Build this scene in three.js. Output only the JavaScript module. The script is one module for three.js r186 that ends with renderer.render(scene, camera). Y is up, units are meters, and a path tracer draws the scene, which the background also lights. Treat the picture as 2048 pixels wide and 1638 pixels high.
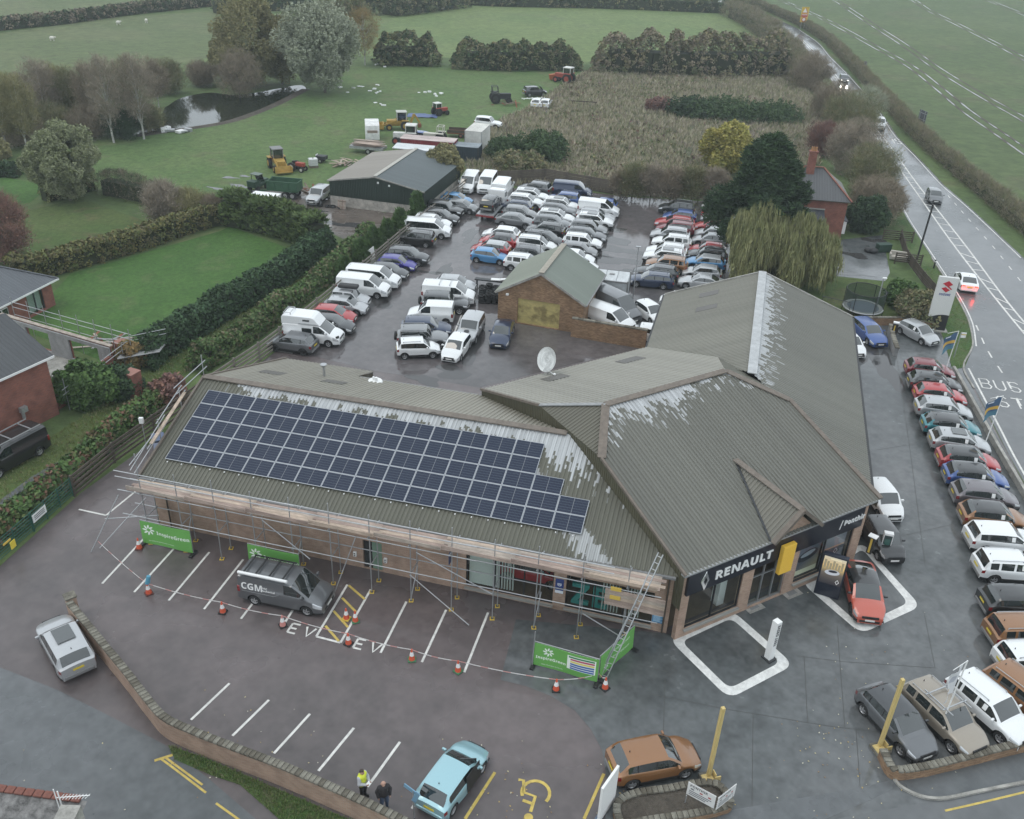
import * as THREE from 'three';
import { mergeGeometries, mergeVertices, toCreasedNormals } from 'three/addons/utils/BufferGeometryUtils.js';
import { RoundedBoxGeometry } from 'three/addons/geometries/RoundedBoxGeometry.js';
import { TextGeometry } from 'three/addons/geometries/TextGeometry.js';
import { MarchingCubes } from 'three/addons/objects/MarchingCubes.js';
import { FontLoader } from 'three/addons/loaders/FontLoader.js';

// ---------------------------------------------------------------- camera, sky, sun, exposure
const scene = new THREE.Scene();
const R = d => d * Math.PI / 180;
const camera = new THREE.PerspectiveCamera(48.14, 1024 / 819, 0.5, 3000);
camera.rotation.order = 'YXZ';
camera.position.set(0, 35.48, 0);
camera.rotation.set(R(-30.332), 0, R(2.371));
camera.updateMatrixWorld();

const renderer = new THREE.WebGLRenderer({ antialias: true });
renderer.toneMapping = THREE.LinearToneMapping;
renderer.toneMappingExposure = 1.12;
renderer.shadowMap.enabled = true;

function mulberry(a) { return () => { a |= 0; a = a + 0x6D2B79F5 | 0; let t = Math.imul(a ^ a >>> 15, 1 | a); t = t + Math.imul(t ^ t >>> 7, 61 | t) ^ t; return ((t ^ t >>> 14) >>> 0) / 4294967296; }; }
const clamp = (x, a = 0, b = 1) => Math.min(b, Math.max(a, x));
const lerp = (a, b, t) => a + (b - a) * t;
const sstep = (a, b, x) => { const t = clamp((x - a) / (b - a)); return t * t * (3 - 2 * t); };
// periodic value noise on a lattice, tileable over [0,1)
function tileNoise(seed) {
  const r = mulberry(seed), N = 256, tab = new Float32Array(N * N);
  for (let i = 0; i < N * N; i++) tab[i] = r();
  return (x, y, per) => {
    const X = x * per, Y = y * per, xi = Math.floor(X), yi = Math.floor(Y), fx = X - xi, fy = Y - yi;
    const sx = fx * fx * (3 - 2 * fx), sy = fy * fy * (3 - 2 * fy);
    const w = (a, b) => tab[((((b % per) + per) % per) & 255) * N + ((((a % per) + per) % per) & 255)];
    return lerp(lerp(w(xi, yi), w(xi + 1, yi), sx), lerp(w(xi, yi + 1), w(xi + 1, yi + 1), sx), sy);
  };
}
function fbm(n, x, y, per, oct, gain = .5) { let a = 0, s = 0, g = 1; for (let i = 0; i < oct; i++) { a += g * n(x + i * .37, y + i * .71, per); s += g; g *= gain; per *= 2; if (per > 256) per = 256; } return a / s; }

// overcast sky: pale grey cloud sheet, brighter towards the zenith
{
  const W = 512, H = 256, d = new Float32Array(W * H * 4), n = tileNoise(5);
  for (let j = 0; j < H; j++) for (let i = 0; i < W; i++) {
    const el = (j + .5) / H * Math.PI - Math.PI / 2, s = Math.sin(el);
    const c = fbm(n, i / W, j / H * .5, 8, 5), k = (j * W + i) * 4;
    let L = s > 0 ? lerp(1.16, 1.08, s) : .5;
    L *= 0.80 + .40 * c;
    d[k] = L * .91; d[k + 1] = L * 1.0; d[k + 2] = L * 1.075; d[k + 3] = 1;
  }
  const t = new THREE.DataTexture(d, W, H, THREE.RGBAFormat, THREE.FloatType);
  t.mapping = THREE.EquirectangularReflectionMapping; t.magFilter = THREE.LinearFilter; t.minFilter = THREE.LinearFilter;
  t.wrapS = THREE.RepeatWrapping; t.colorSpace = THREE.LinearSRGBColorSpace; t.needsUpdate = true;
  scene.background = t; scene.environment = t;
}
const sun = new THREE.DirectionalLight(0xfff6ea, 0.55);
sun.position.set(-70, 150, -60); sun.target.position.set(0, 0, -70);
sun.castShadow = true; sun.shadow.radius = 45; sun.shadow.mapSize.set(4096, 4096);
Object.assign(sun.shadow.camera, { left: -140, right: 140, top: 180, bottom: -120, near: 1, far: 500 });
scene.add(sun, sun.target);
scene.fog = new THREE.FogExp2(0xc9d2d6, 0.0004);

// ---------------------------------------------------------------- helpers
const names = {};
function numbered(n) { const k = names[n] = (names[n] ?? -1) + 1; return k ? n + '_' + String(k).padStart(3, '0') : n; }
function thing(name, label, category, x = 0, y = 0, z = 0, turn = 0, group) {
  const o = new THREE.Group(); o.name = numbered(name); o.position.set(x, y, z); o.rotation.y = turn;
  o.userData = { label, category }; if (group) o.userData.group = group; scene.add(o); return o;
}
function mesh(name, geo, mat, parent) {
  const m = new THREE.Mesh(geo, mat); m.name = name; m.castShadow = m.receiveShadow = true; if (parent) parent.add(m); return m;
}
function one(name, geo, mat, label, category, group) {
  const m = mesh(numbered(name), geo, mat, scene); m.userData = { label, category }; if (group) m.userData.group = group; return m;
}
function struct(name, geo, mat) { const m = mesh(numbered(name), geo, mat, scene); m.userData = { kind: 'structure' }; return m; }
function structGroup(name) { const g = new THREE.Group(); g.name = numbered(name); g.userData = { kind: 'structure' }; scene.add(g); return g; }
const V3 = (x, y, z) => new THREE.Vector3(x, y, z);
const M4 = new THREE.Matrix4();
function xf(geo, x = 0, y = 0, z = 0, ry = 0, rx = 0, rz = 0, s = 1) {
  M4.compose(V3(x, y, z), new THREE.Quaternion().setFromEuler(new THREE.Euler(rx, ry, rz, 'YXZ')), typeof s === 'number' ? V3(s, s, s) : V3(...s)); geo.applyMatrix4(M4); return geo;
}
// uv in metres from the dominant normal
function metreUV(g) {
  const p = g.attributes.position, n = g.attributes.normal, uv = new Float32Array(p.count * 2);
  for (let i = 0; i < p.count; i++) {
    const nx = Math.abs(n.getX(i)), ny = Math.abs(n.getY(i)), nz = Math.abs(n.getZ(i));
    if (ny >= nx && ny >= nz) { uv[2 * i] = p.getX(i); uv[2 * i + 1] = p.getZ(i); }
    else if (nx > nz) { uv[2 * i] = p.getZ(i); uv[2 * i + 1] = p.getY(i); }
    else { uv[2 * i] = p.getX(i); uv[2 * i + 1] = p.getY(i); }
  }
  g.setAttribute('uv', new THREE.BufferAttribute(uv, 2)); return g;
}
function flat(g) { g = g.index ? g.toNonIndexed() : g; for (const k of Object.keys(g.attributes)) if (!['position', 'normal', 'uv'].includes(k)) g.deleteAttribute(k); if (!g.attributes.normal) g.computeVertexNormals(); if (!g.attributes.uv) g.setAttribute('uv', new THREE.BufferAttribute(new Float32Array(g.attributes.position.count * 2), 2)); return g; }
const box = (sx, sy, sz, x = 0, y = 0, z = 0, ry = 0, rx = 0, rz = 0) => xf(flat(new THREE.BoxGeometry(sx, sy, sz)), x, y, z, ry, rx, rz);
const rbox = (sx, sy, sz, r, x = 0, y = 0, z = 0, ry = 0, rx = 0, rz = 0, seg = 2) => xf(flat(new RoundedBoxGeometry(sx, sy, sz, seg, r)), x, y, z, ry, rx, rz);
const cyl = (r0, r1, hh, x = 0, y = 0, z = 0, seg = 12, ry = 0, rx = 0, rz = 0) => xf(flat(new THREE.CylinderGeometry(r1, r0, hh, seg)), x, y, z, ry, rx, rz);
const sph = (r, x, y, z, sx = 1, sy = 1, sz = 1, seg = 12) => xf(flat(new THREE.SphereGeometry(r, seg, Math.max(6, seg * .66 | 0))), x, y, z, 0, 0, 0, [sx, sy, sz]);
function tube(a, b, r, seg = 6, r1 = r) {
  const A = V3(...a), B = V3(...b), d = B.clone().sub(A), L = d.length();
  const g = flat(new THREE.CylinderGeometry(r1, r, L, seg)); g.translate(0, L / 2, 0);
  M4.compose(A, new THREE.Quaternion().setFromUnitVectors(V3(0, 1, 0), d.normalize()), V3(1, 1, 1)); return g.applyMatrix4(M4);
}
function beam(a, b, w, hgt) { // rectangular bar a->b, w across, hgt deep
  const A = V3(...a), B = V3(...b), d = B.clone().sub(A), L = d.length(); const g = flat(new THREE.BoxGeometry(w, hgt, L)); g.translate(0, 0, L / 2);
  const m = new THREE.Matrix4().lookAt(B, A, V3(0, 1, 0)); m.setPosition(A); return g.applyMatrix4(m);
}
const mg = l => l.length === 1 ? l[0] : mergeGeometries(l.map(flat));
const mgu = l => metreUV(mg(l));
function fromTris(pos) { const g = new THREE.BufferGeometry(); g.setAttribute('position', new THREE.Float32BufferAttribute(pos, 3)); g.computeVertexNormals(); return metreUV(g); }
function polyGeo(pts, y) { // horizontal sheet, pts [[x,z]...]
  const s = new THREE.Shape(pts.map(p => new THREE.Vector2(p[0], -p[1]))); const g = flat(new THREE.ShapeGeometry(s)); g.rotateX(-Math.PI / 2); g.translate(0, y, 0);
  return metreUV(g);
}
function ribbon(pts, w, y) { // strip along a polyline on the ground
  const L = [], Rr = []; const n = pts.length;
  for (let i = 0; i < n; i++) { const a = pts[Math.max(0, i - 1)], b = pts[Math.min(n - 1, i + 1)]; let dx = b[0] - a[0], dz = b[1] - a[1]; const l = Math.hypot(dx, dz); dx /= l; dz /= l; const ww = Array.isArray(w) ? w[i] : w; L.push([pts[i][0] - dz * ww / 2, pts[i][1] + dx * ww / 2]); Rr.push([pts[i][0] + dz * ww / 2, pts[i][1] - dx * ww / 2]); }
  const pos = []; for (let i = 0; i < n - 1; i++) { const [a, b, c, d] = [L[i], L[i + 1], Rr[i + 1], Rr[i]]; pos.push(a[0], y, a[1], b[0], y, b[1], c[0], y, c[1], a[0], y, a[1], c[0], y, c[1], d[0], y, d[1]); }
  return fromTris(upward(pos));
}
function upward(pos) { for (let i = 0; i < pos.length; i += 9) { const ny = (pos[i + 5] - pos[i + 2]) * (pos[i + 6] - pos[i]) - (pos[i + 3] - pos[i]) * (pos[i + 8] - pos[i + 2]); if (ny < 0) for (let k = 0; k < 3; k++) { const t = pos[i + 3 + k]; pos[i + 3 + k] = pos[i + 6 + k]; pos[i + 6 + k] = t; } } return pos; }
function smooth(pts, k = 6) { const c = new THREE.CatmullRomCurve3(pts.map(p => V3(p[0], 0, p[1])), false, 'centripetal'); return c.getPoints((pts.length - 1) * k).map(p => [p.x, p.z]); }
function sampleLine(pts, step) { const out = []; let carry = 0; for (let i = 0; i < pts.length - 1; i++) { const [a, b] = [pts[i], pts[i + 1]], l = Math.hypot(b[0] - a[0], b[1] - a[1]); let t = carry; while (t < l) { const f = t / l; out.push([lerp(a[0], b[0], f), lerp(a[1], b[1], f), Math.atan2(b[1] - a[1], b[0] - a[0])]); t += step; } carry = t - l; } return out; }
function inPoly(p, poly) { let c = false; for (let i = 0, j = poly.length - 1; i < poly.length; j = i++) { const a = poly[i], b = poly[j]; if ((a[1] > p[1]) !== (b[1] > p[1]) && p[0] < (b[0] - a[0]) * (p[1] - a[1]) / (b[1] - a[1]) + a[0]) c = !c; } return c; }
function clipX(poly, lo, hi) { // poly [[a,b]], keep lo<=a<=hi
  const cut = (P, f) => { const o = []; for (let i = 0; i < P.length; i++) { const A = P[i], B = P[(i + 1) % P.length], fa = f(A), fb = f(B); if (fa >= 0) o.push(A); if ((fa >= 0) !== (fb >= 0)) { const t = fa / (fa - fb); o.push([lerp(A[0], B[0], t), lerp(A[1], B[1], t)]); } } return o; };
  return cut(cut(poly, p => p[0] - lo), p => hi - p[0]);
}

// ---------------------------------------------------------------- materials
const lin = (r, g, b) => new THREE.Color().setRGB(r, g, b);
function std(r, g, b, rough = .8, metal = 0, extra = {}) { return new THREE.MeshStandardMaterial({ color: lin(r, g, b), roughness: rough, metalness: metal, ...extra }); }
function tex(size, fn, srgb = true) { // fn(u,v)-> [r,g,b] linear 0..1
  const d = new Uint8Array(size * size * 4); const e = x => srgb ? (x <= .0031308 ? x * 12.92 : 1.055 * Math.pow(x, 1 / 2.4) - .055) : x;
  for (let j = 0; j < size; j++) for (let i = 0; i < size; i++) { const c = fn((i + .5) / size, (j + .5) / size), k = (j * size + i) * 4; d[k] = clamp(e(c[0])) * 255; d[k + 1] = clamp(e(c[1])) * 255; d[k + 2] = clamp(e(c[2])) * 255; d[k + 3] = 255; }
  const t = new THREE.DataTexture(d, size, size); t.magFilter = THREE.LinearFilter; t.minFilter = THREE.LinearMipmapLinearFilter; t.generateMipmaps = true; t.wrapS = t.wrapT = THREE.RepeatWrapping; if (srgb) t.colorSpace = THREE.SRGBColorSpace; t.needsUpdate = true; return t;
}
const rep = (t, m) => { t.repeat.set(1 / m, 1 / m); return t; };
const N1 = tileNoise(11), N2 = tileNoise(23), N3 = tileNoise(37);
// wet tarmac: colour, gloss and relief from layered noise
function tarmac(base, amp, metres, seed, wet, dry, wetCut, extra = {}) {
  const n = tileNoise(seed), S = 1024;
  const f = new Float32Array(S * S), gm = new Float32Array(S * S);
  for (let j = 0; j < S; j++) for (let i = 0; i < S; i++) { f[j * S + i] = fbm(n, i / S, j / S, 6, 6, .58); gm[j * S + i] = fbm(N2, i / S, j / S, 64, 3, .8); }
  const at = (u, v) => { const k = (v * S | 0) * S + (u * S | 0); return [f[k], gm[k]]; };
  const m = new THREE.MeshStandardMaterial({
    map: rep(tex(S, (u, v) => { const [a, g] = at(u, v); const k = 1 + (a - .5) * amp + (g - .5) * amp * .8; return base.map((c, q) => c * k * (1 + (q === 0 ? (a - .5) * .12 : 0))); }), metres),
    roughnessMap: rep(tex(512, (u, v) => { const [a, g] = at(u, v); const w = sstep(wetCut - .07, wetCut + .09, a); const r = lerp(dry, wet, w) + (g - .5) * .12; return [r, clamp(r), r]; }, false), metres),
    bumpMap: rep(tex(512, (u, v) => { const [, g] = at(u, v); const q = fbm(N1, u, v, 128, 2, .7); return [g * .5 + q * .5, 0, 0].fill(g * .5 + q * .5); }, false), metres / 4), bumpScale: .0009, roughness: 1, ...extra });
  return m;
}
const M = {
  tarmac: tarmac([.118, .098, .097], .62, 47, 101, .16, .36, .5),
  yard: tarmac([.105, .096, .097], .8, 43, 131, .06, .2, .45),
  concrete: tarmac([.108, .114, .116], .95, 39, 151, .1, .24, .46),
  road: tarmac([.115, .12, .123], .5, 53, 171, .12, .26, .46),
  lane: tarmac([.105, .112, .116], .7, 37, 191, .24, .5, .5),
  dirt: tarmac([.12, .1, .085], .9, 23, 211, .07, .5, .5),
  puddle: std(.06, .058, .058, .045),
};
function grassMat(a, b, c, metres, seed, bump = .05) { // three greens mixed by noise
  const n = tileNoise(seed), S = 512;
  return new THREE.MeshStandardMaterial({ roughness: .95,
    map: rep(tex(S, (u, v) => { const l = fbm(n, u, v, 5, 4), g = fbm(N2, u, v, 64, 3, .8), t = sstep(.35, .65, l); const k = .62 + .76 * g; return [0, 1, 2].map(q => (lerp(lerp(a[q], b[q], t), c[q], sstep(.6, .8, fbm(N3, u, v, 9, 4))) * k)); }), metres),
    bumpMap: rep(tex(256, (u, v) => { const g = fbm(N1, u, v, 64, 3, .8); return [g, g, g]; }, false), metres / 4), bumpScale: bump });
}
M.field = grassMat([0.0702, 0.109, 0.034], [0.0874, 0.127, 0.0408], [0.105, 0.124, 0.0476], 61, 301);
M.fieldFar = grassMat([0.114, 0.164, 0.0546], [0.131, 0.176, 0.0608], [0.121, 0.156, 0.0624], 70, 307);
M.fieldPale = grassMat([0.0962, 0.126, 0.0492], [0.115, 0.135, 0.059], [0.0999, 0.126, 0.0476], 80, 311);
M.paddock = grassMat([0.08, 0.134, 0.0395], [0.096, 0.145, 0.047], [0.108, 0.134, 0.0545], 37, 313);
M.lawn = grassMat([0.0475, 0.11, 0.0198], [0.0581, 0.126, 0.0244], [0.0739, 0.122, 0.033], 19, 317);
M.lawn2 = grassMat([0.06, 0.099, 0.0216], [0.075, 0.106, 0.0274], [0.0938, 0.099, 0.036], 23, 331);
M.verge = grassMat([0.0495, 0.105, 0.024], [0.072, 0.11, 0.0336], [0.09, 0.099, 0.044], 11, 337);
M.scrub = grassMat([0.156, 0.143, 0.112], [0.11, 0.124, 0.0816], [0.184, 0.156, 0.138], 27, 341, .15);
M.crop = grassMat([0.0756, 0.11, 0.0382], [0.0882, 0.121, 0.0442], [0.0924, 0.108, 0.0476], 90, 347, .03);
M.soil = grassMat([.075, .062, .05], [.1, .085, .068], [.06, .05, .04], 9, 349, .08);
function brickMat(c1, c2, mortar, seed) { // courses 75 mm, bricks 225 mm
  const n = tileNoise(seed), r = mulberry(seed); const NB = 16, NC = 48, bt = Array.from({ length: NB * NC }, () => r());
  const S = 1024, m = 3.6;
  const cell = (u, v) => { const y = v * NC, cy = Math.floor(y), x = u * NB + (cy % 2 ? .5 : 0), bx = Math.floor(x) % NB, fx = x - Math.floor(x), fy = y - cy; return [bt[(cy % NC) * NB + bx], fx < .045 || fx > .955 || fy < .13 || fy > .9]; };
  return new THREE.MeshStandardMaterial({ roughness: .92,
    map: rep(tex(S, (u, v) => { const [t, j] = cell(u, v), d = fbm(n, u, v, 6, 5), k = .7 + .6 * d; return [0, 1, 2].map(q => (j ? mortar[q] : lerp(c1[q], c2[q], t)) * k); }), m),
    bumpMap: rep(tex(512, (u, v) => { const [, j] = cell(u, v); const q = j ? .2 : .8 + .2 * fbm(N1, u, v, 128, 2); return [q, q, q]; }, false), m), bumpScale: .008 });
}
M.brick = brickMat([.42, .285, .205], [.34, .215, .155], [.36, .30, .25], 401);
M.brickRed = brickMat([.27, .088, .06], [.2, .065, .05], [.22, .15, .12], 409);
M.brickYard = brickMat([.34, .21, .12], [.19, .105, .06], [.25, .185, .12], 419);
const NTX = {};
function noisy(base, amp, metres, seed, rough, extra = {}) { // tint over a few shared grain textures
  const a = amp < .7 ? .5 : amp < 1.2 ? .9 : 1.5, m = metres < 2 ? 1.4 : 3.1, top = 1 + a / 2;
  const t = NTX[a + '_' + m] ??= rep(tex(512, (u, v) => { const k = (1 + (fbm(N3, u, v, 6, 6, .62) - .5) * a * 1.3 + (fbm(N1, u, v, 48, 3, .7) - .5) * a * .5) / top; return [k, k, k]; }), m);
  return new THREE.MeshStandardMaterial({ color: lin(...base.map(c => c * top)), roughness: rough, map: t, ...extra });
}
M.coping = noisy([.14, .13, .105], 1.6, 2.3, 501, .95);
M.conc = noisy([.3, .29, .265], .7, 4, 503, .92);
M.block = noisy([.27, .27, .27], .6, 2, 505, .95);
M.wood = noisy([.17, .135, .10], .9, 1.7, 507, .92);
M.woodDark = noisy([.075, .06, .045], .9, 1.7, 509, .92);
M.plank = [[.37, .285, .24], [.35, .295, .25], [.42, .33, .26], [.30, .225, .19]].map((c, i) => noisy(c, .8, 1.3, 520 + i, .85));
M.white = std(.78, .78, .77, .5); M.paint = noisy([.62, .61, .58], .55, 1.1, 531, .7); M.paintY = noisy([.52, .39, .1], .6, 1.1, 533, .75);
M.black = std(.018, .018, .019, .55); M.rubber = std(.022, .022, .022, .85); M.steel = std(.5, .51, .52, .38, .85); M.galv = noisy([.42, .43, .44], .5, .6, 535, .45, { metalness: .6 });
M.darkSteel = std(.06, .062, .065, .5, .5); M.yellow = std(.62, .43, .08, .6); M.trimGrey = std(.2, .2, .2, .6);
M.glassPane = new THREE.MeshPhysicalMaterial({ color: lin(.86, .92, .9), roughness: .02, transmission: 1, thickness: 0, ior: 1.5 });
M.glassDark = new THREE.MeshPhysicalMaterial({ color: lin(.018, .024, .024), roughness: .04, metalness: 0, ior: 1.75, specularIntensity: 1, clearcoat: 1, clearcoatRoughness: .02 });
M.chrome = std(.75, .75, .76, .15, 1); M.rim = std(.5, .5, .51, .35, .7); M.rimDark = std(.06, .06, .062, .4, .6);
M.red = std(.45, .025, .02, .5); M.orange = std(.72, .11, .04, .55); M.rust = noisy([.2, .075, .04], 1, 1, 541, .9);

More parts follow.
